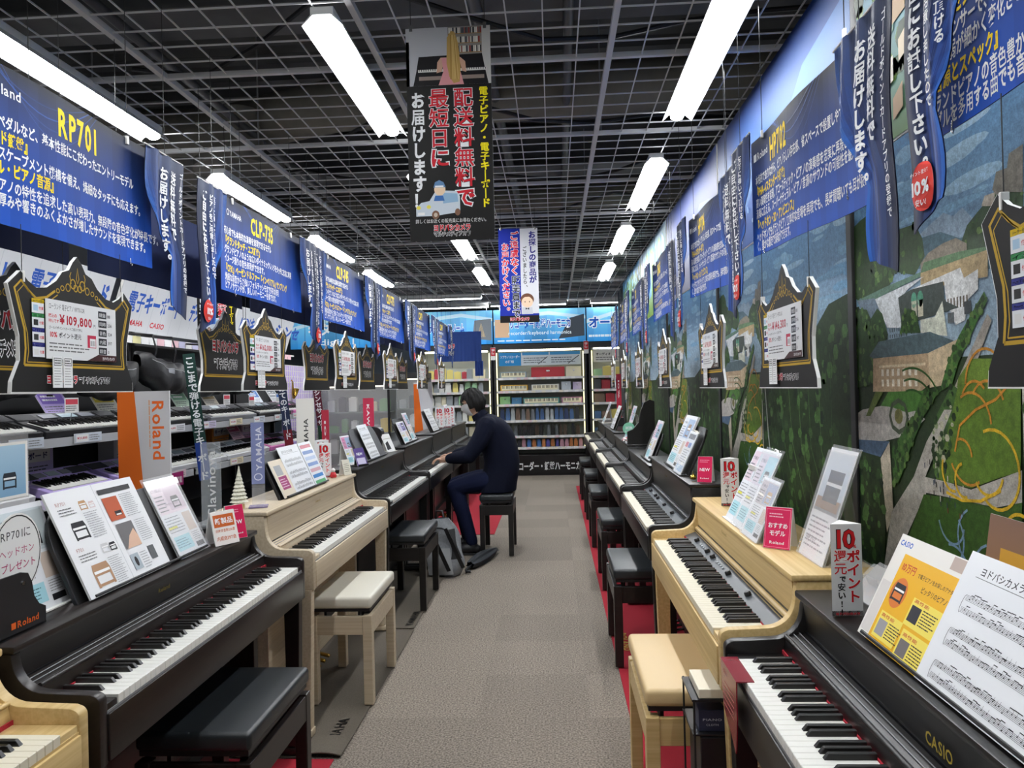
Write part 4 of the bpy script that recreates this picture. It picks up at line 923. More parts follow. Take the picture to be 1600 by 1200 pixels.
    p.otext(SHOP, w*.5, h*.046, .026, RED, WHT, .05, .04, align='c', width=w*.44); p.otext(SHOP2, w*.5, h*.020, .019, '#171717', WHT, .03, .05, align='c', width=w*.44)
cross_banner('black hanging banner with large red lettering and a pianist picture, over the aisle', -.515, 2.75, 2.005, .315, .79, ban1)
def ban2(p, w, h):
    p.rect(0, 0, w, h, '#1d2f9a'); p.up(); p.rect(w*.55, .07, w, h, '#d9dade'); p.rect(0, 0, w, .055, '#171412'); p.up()
    p.otext('お声かけください。', w*.17, h*.85, .064, '#d42a34', WHT, .03, .05, vert=True); p.otext('ご遠慮なく', w*.40, h*.97, .070, '#d42a34', WHT, .03, .05, vert=True); p.otext('販売員まで', w*.42, h*.97 - .355, .068, '#1d1d1f', WHT, .03, .05, vert=True)
    p.text('お探しの商品が', w*.86, h*.97, .060, '#27257c', .04, vert=True); p.text('ございましたら、', w*.66, h*.81, .044, '#222222', .02, vert=True, cx=.8)
    cx_, cz = w*.70, .17
    p.poly([(cx_ - .045, .065), (cx_ - .04, .12), (cx_ + .04, .12), (cx_ + .045, .065)], '#c7c9cf'); p.ell(cx_, cz + .012, .054, .050, '#6e4a38'); p.up(); p.ell(cx_, cz - .008, .046, .044, '#f0cdb0'); p.up()
    p.poly([(cx_ - .046, cz + .005), (cx_ - .03, cz + .032), (cx_ + .02, cz + .034), (cx_ + .046, cz + .005), (cx_ + .03, cz + .05), (cx_ - .03, cz + .05)], '#6e4a38'); p.ell(cx_ - .018, cz - .006, .004, .006, '#3a2a22', 8); p.ell(cx_ + .018, cz - .006, .004, .006, '#3a2a22', 8); p.poly([(cx_ - .014, .118), (cx_, .11), (cx_ + .014, .118), (cx_ + .014, .100), (cx_, .108), (cx_ - .014, .1)], '#232326')
    p.otext(SHOP, w*.5, .016, .030, RED, WHT, .05, .04, align='c', width=w*.5)
cross_banner('blue and white hanging banner with red lettering, deeper along the aisle', -.41, 6.0, 1.98, .315, .755, ban2)
# ================================================================== PAPERS AND SMALL THINGS ON THE PIANOS
def rz_of(side): return PI/2 if side < 0 else -PI/2
def leaflet(name, label, cat, pos, rz, w, h, lean, draw, th=.002, back=None, holder=None, m=None, core=None):
    """sheet whose lower left corner stands at pos, reading direction turned by rz, leaning back"""
    t = thing(name, label, cat, pos, rz)
    mt = Matrix.Rotation(R(-lean), 4, 'X')
    b = MB().box(0, w, 0, th, 0, h).xf(mt); b.build('sheet', core or M_PAPER, t)
    p = Print(w, h); p.L = 4; draw(p, w, h); p.build('printed_face', t, mt, m=m or GLOSS)
    if holder == 'clear':
        e = .006; MB().box(-e, w + e, -.006, -.004, -.002, h*.97).xf(mt).build('front_pane', M_CLEAR, t)
        MB().box(-e, w + e, th + .001, th + .003, 0, h + .01).xf(mt).build('back_pane', M_CLEAR, t)
        part('foot', M_CLEAR, t, lambda b: b.box(-e, w + e, -.006, h*.42, 0, .003))
        b2 = MB().box(w*.3, w*.7, 0, .003, 0, h*.62).xf(Matrix.Translation((0, h*.40, 0)) @ Matrix.Rotation(R(lean*.45), 4, 'X')); b2.build('strut', M_CLEAR, t)
    elif holder == 'white':
        b2 = MB().box(w*.1, w*.9, 0, .003, 0, h*.7).xf(Matrix.Translation((0, h*.40, 0)) @ Matrix.Rotation(R(lean*.35), 4, 'X')); b2.build('strut', M_WHITEP, t)
        part('lip', M_WHITEP, t, lambda b: b.box(-.003, w + .003, -.012, h*.42, 0, .004))
    elif holder == 'block':
        part('lip', M_BLACKP, t, lambda b: b.prism([(-.012, 0), (h*.5, 0), (h*.5, .004), (.0, .004), (-.009, .012), (-.012, .012)], w*.05, w*.95, 'x'))
        b2 = MB().box(w*.1, w*.9, .003, .006, 0, h*.8).xf(mt); b2.build('back_plate', M_BLACKP, t)
        b3 = MB().box(w*.4, w*.6, 0, .004, 0, h*.72).xf(Matrix.Translation((0, h*.5, 0)) @ Matrix.Rotation(R(lean*.25), 4, 'X')); b3.build('strut', M_BLACKP, t)
    return t
def rest(key, Y0, Y1, dep, h, lean, m=None, round_=.03):
    t = PL[key]; side = -1 if key[0] == 'L' else 1
    top = {'L1': .89, 'L2': .945, 'L3': .965, 'L4': .985, 'L5': 1.0, 'R0': .885, 'R1': .918, 'R2': .968, 'R3': .90, 'R4': .93, 'R5': .95}[key]
    x0, x1 = (Y0 - t.location.y, Y1 - t.location.y) if side < 0 else (t.location.y - Y1, t.location.y - Y0)
    mt = Matrix.Translation((x0, dep, top)) @ Matrix.Rotation(R(-lean), 4, 'X'); w = x1 - x0
    pr = [(0, 0), (w, 0), (w, h*.6)] + [(w - w*.12*(1 - math.cos(a)), h*.6 + h*.4*math.sin(a)) for a in (.4, .8, 1.2, PI/2)] + [(w*.12*(1 - math.cos(a)), h*.6 + h*.4*math.sin(a)) for a in (PI/2, 1.2, .8, .4)] + [(0, h*.6)]
    MB().prism(pr, .004, .016, 'y').xf(mt).build('music_rest', m or M_BLACK2, t, bevel=.002)
    MB().box(w*.06, w*.94, -.022, .006, 0, .008).xf(mt).build('music_rest_lip', m or M_BLACK2, t, bevel=.002)
def tent(name, label, pos, rz, w, h, face, draw, core=None):
    t = thing(name, label, 'card', pos, rz); d = h*.28
    MB().prism([(-d, 0), (-d + .003, 0), (0, h - .004), (d - .003, 0), (d, 0), (.002, h), (-.002, h)], 0, w, 'x').build('folded_card', core or M_PAPER, t)
    mt = Matrix.Translation((0, -d - .0006, 0)) @ Matrix.Rotation(-math.atan2(d - .002, h), 4, 'X')
    p = Print(w, h); p.L = 2; p.rect(.001, .001, w - .001, h*1.03, face); p.up(); draw(p, w, h); p.build('printed_face', t, mt); return t
def tower(label, pos, rz, w, h, grp='triangular point towers'):
    t = thing('triangle_tower', label, 'display', pos, rz, grp)
    A, B, C = (0, 0), (w, .0), (w*.62, w*.78)
    MB().prism([A, B, C], 0, h, 'z').build('folded_card', M_PAPER, t)
    p = Print(w, h); p.L = 3; p.rect(0, 0, w, h, '#e9e9ea'); p.rect(0, 0, w, h*.055, '#151515'); p.up()
    p.otext('10', w*.46, h*.74, h*.28, '#cf2229', '#1c1c1c', .02, .03, width=w*.80, align='c'); p.text('%', w*.72, h*.74, h*.05, '#cf2229', .03)
    p.otext('ポイント', w*.72, h*.72, h*.145, '#cf2229', '#ffffff', .03, .04, vert=True, cx=1.05); p.otext('還元', w*.30, h*.72, h*.135, '#cf2229', '#ffffff', .03, .04, vert=True, cx=1.05)
    p.text('で', w*.36, h*.44, h*.07, '#1c1c1c', .04, vert=True); p.text('安い!!', w*.32, h*.36, h*.09, '#1c1c1c', .03, vert=True)
    p.text(SHOP, w*.5, h*.012, h*.032, '#e04048', .05, align='c', width=w*.8); p.build('printed_face', t)
    q = Print(w, h); sw = math.hypot(w*.38, w*.78); q.L = 3; q.rect(0, 0, sw, h, '#141414'); q.up(); q.text('ゴールドポイントカード', sw*.3, h*.97, h*.075, '#f0e22a', .03, vert=True, cx=.8)
    q.build('printed_side', t, Matrix.Translation((w, 0, 0)) @ Matrix.Rotation(math.atan2(w*.78, w*.62 - w), 4, 'Z')); return t
# ---- what the sheets show
def mini_piano(p, x, y, s, body, keys='#f2f2f2'):
    p.poly([(x, y), (x + s*.12, y), (x + s*.12, y + s*.42), (x + s*.88, y + s*.42), (x + s*.88, y), (x + s, y), (x + s, y + s*.62), (x + s*.92, y + s*.85), (x + s*.08, y + s*.85), (x, y + s*.62)], body); p.up()
    p.rect(x + s*.06, y + s*.50, x + s*.94, y + s*.60, keys); p.rect(x + s*.12, y + s*.03, x + s*.88, y + s*.13, body); p.up()
def d_catalog(p, w, h):
    p.rect(0, 0, w, h, '#e9eaec'); p.up(); p.rect(w*.497, 0, w*.503, h, '#c9cbce'); p.up()
    mini_piano(p, w*.12, h*.52, w*.15, '#26262a'); mini_piano(p, w*.29, h*.78, w*.08, '#b9926a'); mini_piano(p, w*.39, h*.78, w*.06, '#d9c6c6')
    mini_piano(p, w*.12, h*.06, w*.19, '#b08a6c'); mini_piano(p, w*.31, h*.34, w*.08, '#cfcfcf'); mini_piano(p, w*.40, h*.34, w*.07, '#222226')
    p.text('RP701', w*.06, h*.86, h*.05, '#b58a86', 0); p.text('F701', w*.06, h*.42, h*.05, '#b58a86', 0)
    p.lines(w*.06, h*.76, w*.24, h*.84, 3, '#6b6b6e', .3); p.lines(w*.06, h*.32, w*.26, h*.40, 3, '#6b6b6e', .3); p.lines(w*.29, h*.50, w*.46, h*.76, 12, '#a3a5a8', .3); p.lines(w*.32, h*.04, w*.47, h*.30, 13, '#a3a5a8', .3)
    p.rect(w*.53, h*.88, w*.93, h*.93, '#3a3a3c'); p.rect(w*.54, h*.60, w*.72, h*.84, '#b5593a'); p.rect(w*.56, h*.30, w*.76, h*.56, '#6c6a6b'); p.rect(w*.56, h*.08, w*.66, h*.24, '#a9b4bc'); p.rect(w*.80, h*.12, w*.88, h*.26, '#5d6062'); p.up()
    p.rect(w*.62, h*.64, w*.70, h*.69, '#2a2022'); p.poly([(w*.58, h*.30), (w*.66, h*.42), (w*.74, h*.48), (w*.76, h*.40), (w*.76, h*.30)], '#d9b49c'); p.ell(w*.61, h*.16, w*.02, h*.05, '#2c2a2c', 12); p.up(); p.rect(w*.63, h*.645, w*.69, h*.66, '#dddddd')
    p.lines(w*.75, h*.60, w*.94, h*.85, 12, '#a3a5a8', .3); p.lines(w*.79, h*.32, w*.95, h*.56, 11, '#a3a5a8', .3); p.lines(w*.68, h*.06, w*.78, h*.24, 7, '#a3a5a8', .3)
def d_leaf(seed, hero='#8fb4cc', accent='#e7c9dc', extra=None):
    def f(p, w, h):
        st = random.getstate(); random.seed(seed)
        p.rect(0, 0, w, h, '#e6e8ec'); p.up(); p.rect(w*.05, h*.55, w*.95, h*.95, accent); p.up(); p.rect(w*.42, h*.58, w*.95, h*.93, hero); p.up()
        mini_piano(p, w*.55, h*.60, w*.26, random.choice(['#2a2a2e', '#8a6a50', '#c9a77c'])); p.text('ピアノを楽しもう', w*.06, h*.84, h*.05, '#3c3c40', .02, width=w*.34)
        p.lines(w*.07, h*.57, w*.38, h*.80, 5, '#77777c', .35); p.lines(w*.07, h*.30, w*.6, h*.52, 6, '#85858a', .3); p.rect(w*.07, h*.36, w*.35, h*.39, '#e6e04a'); p.rect(w*.07, h*.08, w*.60, h*.26, '#a9d9e4'); p.rect(w*.66, h*.28, w*.94, h*.52, '#cdbcae'); p.rect(w*.68, h*.06, w*.94, h*.12, '#222226'); p.up()
        p.lines(w*.1, h*.11, w*.55, h*.23, 4, '#4d7580', .3); p.lines(w*.68, h*.14, w*.94, h*.26, 5, '#888888', .3)
        if extra: extra(p, w, h)
        random.setstate(st)
    return f
def d_photo(a, b_, c):
    def f(p, w, h): p.rect(0, 0, w, h, '#eceae4'); p.up(); p.rect(w*.36, h*.05, w*.96, h*.95, a, b_, 1, 3); p.up(); mini_piano(p, w*.55, h*.18, w*.24, '#2a3038'); p.ell(w*.2, h*.52, w*.15, h*.24, c); p.lines(w*.05, h*.84, w*.3, h*.95, 2, '#777777', .35); p.up(); p.lines(w*.1, h*.42, w*.3, h*.62, 3, '#ffffff', .4)
    return f
def d_music(p, w, h, title='ヨドバシカメラの歌'):
    p.rect(0, 0, w, h, '#e7e9ec'); p.up(); p.text(title, w*.12, h*.86, h*.07, '#222226', .01); p.rect(w*.10, h*.835, w*.92, h*.839, '#444448')
    st = random.getstate(); random.seed(9)
    for k in range(3):
        y = h*(.66 - .25*k)
        for q in range(2):
            yy = y - q*h*.09
            for l in range(5): p.rect(w*.10, yy + l*h*.009, w*.92, yy + l*h*.009 + h*.0022, '#3a3a3e')
            x = w*.13; p.up()
            while x < w*.90:
                z = yy + random.uniform(0, h*.032); p.ell(x, z, h*.006, h*.0048, '#1c1c1f', 8); p.rect(x + h*.004, z, x + h*.006, z + h*.032, '#1c1c1f')
                if random.random() < .55: p.rect(x + h*.004, z + h*.028, x + w*.030, z + h*.034, '#1c1c1f')
                x += w*random.uniform(.018, .03)
        p.ring(w*.10, y - h*.03, w*.012, h*.066, h*.004, '#222226', 10, PI/2, 3*PI/2)
    random.setstate(st)
def d_yellow(p, w, h):
    p.rect(0, 0, w, h, '#e9e6df'); p.up(); p.text('CASIO', w*.03, h*.90, h*.07, '#2b62c0', .03); p.rect(w*.16, 0, w, h*.84, '#e9b21f'); p.rect(w*.02, h*.05, w*.15, h*.55, '#d9d4cf'); p.rect(w*.75, h*.88, w*.98, h*.99, '#b9a79c'); p.up()
    p.text('10万円', w*.19, h*.70, h*.085, '#c5442a', .03); p.text('で電子ピアノをお探しのアナタに', w*.44, h*.70, h*.045, '#2a2418', .01, width=w*.50); p.text('ピッタリのピアノです', w*.55, h*.60, h*.06, '#2a2418', .01, width=w*.43)
    p.ell(w*.30, h*.50, w*.11, h*.14, '#d97a35'); p.up(); mini_piano(p, w*.22, h*.42, w*.16, '#26262c')
    for x0, y0 in ((.52, .30), (.20, .06), (.56, .03)): p.rect(w*x0, h*y0, w*(x0 + .40 if x0 > .5 else x0 + .33), h*(y0 + .24), '#f0dc62')
    p.up()
    for x0, y0, c in ((.54, .34, '#2b2b30'), (.22, .09, '#9c9a9c'), (.58, .05, '#6f6a68')): p.rect(w*x0, h*y0, w*(x0 + .13), h*(y0 + .14), c); p.lines(w*(x0 + .15), h*y0, w*(x0 + .34), h*(y0 + .15), 6, '#3a3222', .4); p.text('高性能', w*x0, h*(y0 + .165), h*.035, '#c5442a', .02, width=w*.2)
# ---- dark rosewood piano
zL1 = .904
rest('L1', 1.93, 2.68, .252, .27, 24)
leaflet('open_catalogue', 'open white catalogue with piano pictures, leaning on the dark rosewood piano', 'catalogue', (-1.255, 1.955, zL1 + .004), PI/2, .42, .315, 25, d_catalog, th=.006, m=PRINT)
leaflet('leaflet', 'leaflet in a clear holder just right of the open catalogue', 'leaflet', (-1.262, 2.455, zL1), PI/2, .20, .29, 26, d_leaf(3, '#d5c3cf', '#e9d7e2'), holder='clear')
leaflet('leaflet', 'grey piano leaflet with picture strip, left of the open catalogue', 'leaflet', (-1.325, 1.775, zL1), PI/2, .20, .285, 17, d_leaf(4, '#b7c0c2', '#c9d2d6'), holder='white')
t = thing('postcard_stand', 'cream card with a pale blue circle on a tall clear stand at the picture edge', 'card', (-1.452, 1.77, zL1), PI/2)
part('clear_post', M_CLEAR, t, lambda b: b.box(.0, .23, .004, .007, 0, .46)); part('foot', M_CLEAR, t, lambda b: b.box(0, .23, -.05, .07, 0, .003))
p = Print(.21, .15); p.L = 2; d_photo('#7fa6c4', '#a9c8dc', '#8fc0e0')(p, .21, .15); part('card', M_PAPER, t, lambda b: b.box(.01, .22, 0, .002, .285, .435)); p.build('printed_face', t, Matrix.Translation((.01, 0, .285)))
t = thing('speech_card', 'white round handwritten speech bubble card at the picture edge', 'card', (-1.300, 1.665, zL1), PI/2)
pts = [(.075 + .085*math.cos(a*PI/14), .175 + .10*math.sin(a*PI/14)) for a in range(28)]; pts[2:2] = []
part('card', M_PAPER, t, lambda b: b.prism(pts + [], 0, .003, 'y')); part('stick', M_WHITEP, t, lambda b: b.box(.07, .08, .003, .006, 0, .12)); part('foot', M_WHITEP, t, lambda b: b.box(.05, .10, -.01, .04, 0, .006))
p = Print(.16, .3); p.L = 2; p.ring(.075, .175, .080, .094, .003, '#2a2a2a', 28); p.text('RP701に', .02, .215, .028, '#3c3c3c', 0); p.text('ヘッドホン', .015, .175, .024, '#b84a72', 0); p.text('プレゼント', .02, .14, .024, '#b84a72', .01); p.text('中！', .05, .11, .022, '#c2334a', .02); p.build('handwriting', t)
t = thing('black_display_base', 'black curved display base with orange lettering on the dark rosewood piano', 'display', (-1.262, 1.50, zL1), PI/2)
pr = [(0, 0), (.285, 0), (.285, .04), (.262, .052), (.245, .075), (.238, .11), (.225, .135), (.20, .142), (0, .142)]
part('front_panel', M_BLACKP, t, lambda b: b.prism(pr, 0, .004, 'y'), bevel=.001); part('screw', M_CHROME, t, lambda b: b.tube([(.205, -.003, .115), (.205, .0, .115)], .005, 10)); part('foot', M_BLACKP, t, lambda b: b.box(0, .285, 0, .06, 0, .004))
p = Print(.3, .1); p.L = 4; p.rect(.165, .016, .180, .031, '#e0652a'); p.text('Roland', .184, .016, .022, '#e0652a', .02, width=.075); p.build('lettering', t)
tent('tent_card', 'white and orange new product tent card on the dark rosewood piano', (-1.262, 2.665, zL1), R(62), .105, .12, '#efe9e4', lambda p, w, h: [p.rect(w*.08, h*.55, w*.92, h*.93, '#c4622f'), p.up(), p.text('新製品', w*.5, h*.66, h*.2, WHT, .04, align='c', width=w*.74), p.text('同時発音数256音', w*.5, h*.40, h*.1, '#c4622f', .02, align='c', width=w*.8), p.text('内蔵曲397曲', w*.5, h*.15, h*.14, '#c4622f', .02, align='c', width=w*.8)])
def d_new(p, w, h): p.text('NEW', w*.5, h*.45, h*.17, WHT, .02, align='c', width=w*.72); p.text('Roland', w*.5, h*.14, h*.07, WHT, .01, align='c', width=w*.6); p.lines(w*.14, h*.78, w*.8, h*.92, 2, '#e79ab0', .35)
tent('tent_card', 'crimson NEW tent card at the far end of the dark rosewood piano', (-1.262, 2.79, zL1), R(55), .075, .125, '#c81e50', d_new)
t = thing('tall_brand_sign', 'tall white and orange sign standing behind the dark rosewood piano', 'sign', (-1.715, 2.86, 0), R(6))
part('panel', mat('sign_white', '#c9c8cb', .5), t, lambda b: b.box(0, .20, 0, .012, .12, 1.475)); part('base', M_BLACKP, t, lambda b: b.box(-.02, .22, -.12, .14, 0, .12), bevel=.004)
p = Print(.2, 1.4); p.L = 3; p.poly([(0, 0), (.17, 0), (.066, 1.355), (0, 1.355)], '#d2641f'); p.build('printed_face', t, Matrix.Translation((0, 0, .12)))
p = Print(.4, .1); p.L = 4; p.text('Roland', 0, 0, .062, '#e0672a', .02, width=.24); p.lines(0, -.016, .2, -.008, 1, '#e0a070'); p.build('lettering', t, Matrix.Translation((.135, 0, 1.44)) @ Matrix.Rotation(PI/2, 4, 'Y'))
# ---- pale ash piano
zL2 = .959
rest('L2', 3.42, 4.14, .252, .24, 24, M_BLACKP)
leaflet('leaflet', 'cream leaflet with a purple panel beside the music sheet on the pale ash piano', 'leaflet', (-1.262, 3.435, zL2 + .004), PI/2, .17, .19, 25, lambda p, w, h: [p.rect(0, 0, w, h, '#dccfba'), p.up(), p.rect(w*.2, h*.2, w*.8, h*.55, '#9a2f68'), p.rect(w*.2, h*.58, w*.7, h*.85, '#9fa0a2'), p.up(), p.lines(w*.25, h*.24, w*.75, h*.5, 4, '#e8c8da', .3)])
leaflet('music_sheet', 'large music sheet beside a printed schedule on the pale ash piano', 'sheet', (-1.262, 3.60, zL2 + .004), PI/2, .29, .245, 24, d_music)
leaflet('leaflet', 'white schedule with blue bands on the pale ash piano', 'leaflet', (-1.262, 3.90, zL2 + .004), PI/2, .20, .245, 24, lambda p, w, h: [p.rect(0, 0, w, h, '#e4e7ec'), p.up()] + [p.rect(w*.08, h*(.86 - k*.14), w*.9, h*(.94 - k*.14), c) for k, c in enumerate(['#b04a5a', '#6a84b8', '#b9c8e0', '#7f95c4', '#d0a0a8', '#3f7fc0', '#5fa870'])])
t = thing('small_white_tree', 'small white bottle brush tree on a wooden base on the pale ash piano', 'decoration', (-1.37, 3.18, zL2))
part('base', M_OAK, t, lambda b: b.lathe([(.022, 0), (.022, .018)], 12), smooth=40)
tr_ = [(.003, .018)]
for k in range(9): tr_ += [(.040*(1 - k/9.5), .03 + k*.016), (.040*(1 - k/9.5)*.7, .040 + k*.016)]
part('needles', mat('frosted_tinsel', '#d8d6c4', .8, noise=.2, scale=150, bump=.6), t, lambda b: b.lathe(tr_ + [(.002, .185)], 14))
t = thing('vertical_brand_sign', 'lavender vertical lettered sign on a clear stand on the pale ash piano', 'sign', (-1.33, 3.22, zL2), R(18))
part('stand', M_CLEAR, t, lambda b: b.box(0, .055, 0, .006, 0, .12)); part('foot', mat('violet_acrylic', '#8a78a8', .2, alpha=.6), t, lambda b: b.box(-.012, .067, -.045, .035, 0, .005))
part('panel', mat('lavender_panel', '#8a94c4', .5), t, lambda b: b.box(0, .055, -.002, .004, .10, .37))
p = Print(.3, .1); p.L = 20; p.text('YAMAHA', .055, 0, .034, '#eef0ff', .02, width=.195); p.ring(.026, .016, .014, .016, .004, '#eef0ff', 14); p.build('lettering', t, Matrix.Translation((.044, 0, .105)) @ Matrix.Rotation(-PI/2, 4, 'Y'))
t = thing('clear_brand_block', 'tall clear acrylic block with white lettering between the two nearest pianos', 'sign', (-1.42, 3.03, .904), R(15))
t.location.y = 2.935
part('block', mat('tinted_acrylic', '#dfe6ea', .05, alpha=.22), t, lambda b: b.box(0, .075, 0, .012, .02, .36)); part('foot', M_BLACKP, t, lambda b: b.box(-.02, .095, -.03, .045, 0, .02), bevel=.003)
p = Print(.3, .1); p.L = 4; p.text('Clavinova', 0, 0, .045, '#f2f2f2', .01, width=.28); p.build('lettering', t, Matrix.Translation((.055, 0, .05)) @ Matrix.Rotation(-PI/2, 4, 'Y'))
tower('red and white point tower at the far end of the pale ash piano, nearer one', (-1.375, 4.27, zL2), R(35), .085, .20)
tower('red and white point tower at the far end of the pale ash piano, farther one', (-1.43, 4.40, zL2), R(30), .085, .21)
t = thing('figurine', 'small red and white figurine before the point towers', 'figurine', (-1.29, 4.30, zL2))
part('body', mat('doll_red', '#b8242c', .5), t, lambda b: b.lathe([(.018, 0), (.020, .012), (.014, .028), (.004, .034)], 12), smooth=60); part('head', M_WHITEP, t, lambda b: b.lathe([(.004, .028), (.012, .036), (.012, .046), (.004, .054)], 12), smooth=60)
tent('tent_card', 'small pale folded card at the far end of the pale ash piano', (-1.27, 4.40, zL2), R(60), .06, .09, '#dcd8c8', lambda p, w, h: p.lines(w*.15, h*.2, w*.85, h*.8, 5, '#888878', .35))
# ---- black pianos on the keyboard side
zL3 = .979
rest('L3', 4.92, 5.62, .252, .25, 25, mat('grey_rest', '#3c3d40', .45))
leaflet('music_sheet', 'narrow music sheet on the black piano beyond the pale ash one', 'sheet', (-1.258, 5.10, zL3 + .004), PI/2, .26, .26, 24, d_music)
leaflet('leaflet', 'violet card stand at the near end of the black piano beyond the ash one', 'card', (-1.25, 4.70, zL3), R(65), .10, .12, 20, lambda p, w, h: [p.rect(0, 0, w, h, '#5b4a86'), p.up(), p.rect(w*.1, h*.1, w*.9, h*.45, '#c9c4dc'), p.text('NEW', w*.5, h*.6, h*.2, WHT, .03, align='c')], holder='block')
leaflet('leaflet', 'pale blue and pink leaflet behind the violet card', 'leaflet', (-1.33, 4.80, zL3), R(80), .13, .20, 20, d_leaf(8, '#9fb2cc', '#d98ab0'), holder='white')
zL4 = 1.0
rest('L4', 6.26, 6.95, .252, .24, 25)
leaflet('leaflet', 'tall pale leaflet on the piano being played', 'leaflet', (-1.258, 6.62, zL4 + .004), PI/2, .20, .27, 22, d_leaf(14))
leaflet('leaflet', 'white and violet leaflet pair on the near end of the piano being played', 'leaflet', (-1.258, 6.28, zL4 + .004), PI/2, .30, .20, 24, d_leaf(15, '#8f8ac0', '#d5d0e6'))
t = thing('black_speaker_box', 'black rounded display box standing on the black piano before the person', 'display', (-1.42, 5.85, zL3))
part('body', M_BLACKP, t, lambda b: b.prism([(-.07, 0), (.07, 0), (.07, .16)] + [(.07*math.cos(a), .16 + .04*math.sin(a)) for a in (.5, 1, 1.57, 2.1, 2.6)] + [(-.07, .16)], -.05, .05, 'y'), bevel=.004); p = Print(.1, .2); p.L = 4; p.text('KAWAI', .0, 0, .03, WHT, .02, width=.12); p.build('lettering', t, Matrix.Translation((-.02, -.05, .03)) @ Matrix.Rotation(-PI/2, 4, 'Y'))
leaflet('leaflet', 'black and white leaflet leaning before the black display box', 'leaflet', (-1.30, 5.78, zL3), R(70), .12, .15, 25, lambda p, w, h: [p.rect(0, 0, w, h, '#d9d9d6'), p.up(), p.poly([(w*.1, h*.1), (w*.6, h*.15), (w*.5, h*.6), (w*.15, h*.5)], '#222222')], holder='white')
rest('L5', 7.75, 8.35, .252, .25, 25)
leaflet('music_sheet', 'pale green tinted music sheet on the piano just past the seated person', 'sheet', (-1.258, 7.80, 1.018), PI/2, .38, .26, 24, d_music)
for k, (y, x) in enumerate(((8.55, -1.36), (8.75, -1.30), (9.2, -1.32))):
    tower('red and white point tower, %s of three behind the seated person' % POS[k], (x, y, 1.012), R(25), .10, .24)
leaflet('leaflet', 'leaflet on the last black piano of the keyboard side', 'leaflet', (-1.262, 9.3, 1.012), PI/2, .3, .28, 24, d_leaf(21), holder='white')
def tall_sign(label, x, y, w, z1, col, txt, tcol, rz=R(6), up=False, zb=0.0):
    t = thing('tall_brand_sign', label, 'sign', (x, y, zb), rz); z1 -= zb
    part('panel', mat('sign_' + col[1:], col, .5), t, lambda b: b.box(0, w, 0, .012, .1, z1)); part('base', M_BLACKP, t, lambda b: b.box(-.02, w + .02, -.06, .06, 0, .1), bevel=.004)
    p = Print(.4, .1); p.L = 4; p.text(txt, 0, 0, w*.34, tcol, .02, width=.26); p.build('lettering', t, (Matrix.Translation((w*.65, 0, z1 - .38)) @ Matrix.Rotation(-PI/2, 4, 'Y')) if up else (Matrix.Translation((w*.35, 0, z1 - .05)) @ Matrix.Rotation(PI/2, 4, 'Y'))); return t
tall_sign('tall off-white lettered sign behind the black piano beyond the ash one', -1.60, 4.58, .11, 1.42, '#dedcd6', 'YAMAHA', '#3a3a3a', up=True)
tall_sign('tall crimson sign with white letters before the seated person', -1.62, 6.30, .09, 1.40, '#c0284c', 'KAWAI', '#f0f0f0')
tall_sign('narrow crimson sign behind the music sheet of the second black piano', -1.66, 5.28, .05, 1.33, '#b8243f', '10%', '#f0f0f0')
t = tall_sign('tall white and orange sign deep behind the seated person', -1.80, 9.6, .24, 1.56, '#c8c8cc', '', '#e0672a')
p = Print(.2, 1.4); p.L = 3; p.poly([(0, 0), (.2, 0), (.05, 1.44), (0, 1.44)], '#dd6a22'); p.build('printed_face', t, Matrix.Translation((0, 0, .1)))
# ---- nearest black piano by the picture wall
zR0 = .899
rest('R0', 1.02, 1.70, .232, .23, 25)
tower('white and red triangular point tower between the light oak and the nearest black piano', (.640, 1.795, zR0), R(2), .072, .215)
leaflet('yellow_leaflet', 'yellow and white leaflet with piano pictures on the nearest black piano', 'leaflet', (.650, 1.675, zR0 + .004), -PI/2, .285, .235, 26, d_yellow, th=.004)
leaflet('music_sheet', 'large laminated music sheet in the lower corner, on the nearest black piano', 'sheet', (.648, 1.415, zR0 + .005), -PI/2, .40, .255, 26, d_music, th=.001)
leaflet('photo_leaflet', 'warm brown photo leaflet behind the laminated music sheet', 'leaflet', (.80, 1.50, zR0), -PI/2, .22, .29, 8, lambda p, w, h: [p.rect(0, 0, w, h, '#b9854f', '#8a6a58', 1, 3), p.up(), p.rect(w*.2, h*.55, w*.9, h*.8, '#d9a23a'), p.up(), blobs(p, w*.5, h*.6, w*.3, h*.1, 14, ['#e8c14a', '#a86a2a', '#6e4a2a'], .008, .02)], holder='white')
leaflet('clear_holder', 'low clear sloping holder at the far end of the nearest black piano', 'holder', (.76, 2.0, zR0), -PI/2, .16, .10, 45, lambda p, w, h: p.rect(0, 0, w, h, '#9a9690'), holder='clear')
t = thing('red_plastic_card', 'dark red translucent card hanging over the front of the nearest black piano', 'card', (.415, 1.955, .0), -PI/2)
pr = [(.0, .745), (.165, .745), (.163, .70), (.165, .66), (.160, .63), (.150, .58), (.145, .57), (.10, .60), (.06, .615), (.03, .635), (.012, .68), (.008, .71)]
part('card', mat('dark_red_acrylic', '#8a1f30', .2, alpha=.93), t, lambda b: b.prism(pr, -.003, .0, 'y')); part('flap', MATS['dark_red_acrylic'], t, lambda b: b.box(0, .165, -.003, .04, .745, .748))
p = Print(.2, .2); p.L = 4
for k in range(5): p.rect(.025 + .004*k, .645 + .014*k, .14, .648 + .014*k, '#c98a80')
p.text('お手を', .03, .722, .014, '#c98a80', .01); p.build('lettering', t, Matrix.Translation((0, -.003, 0)))
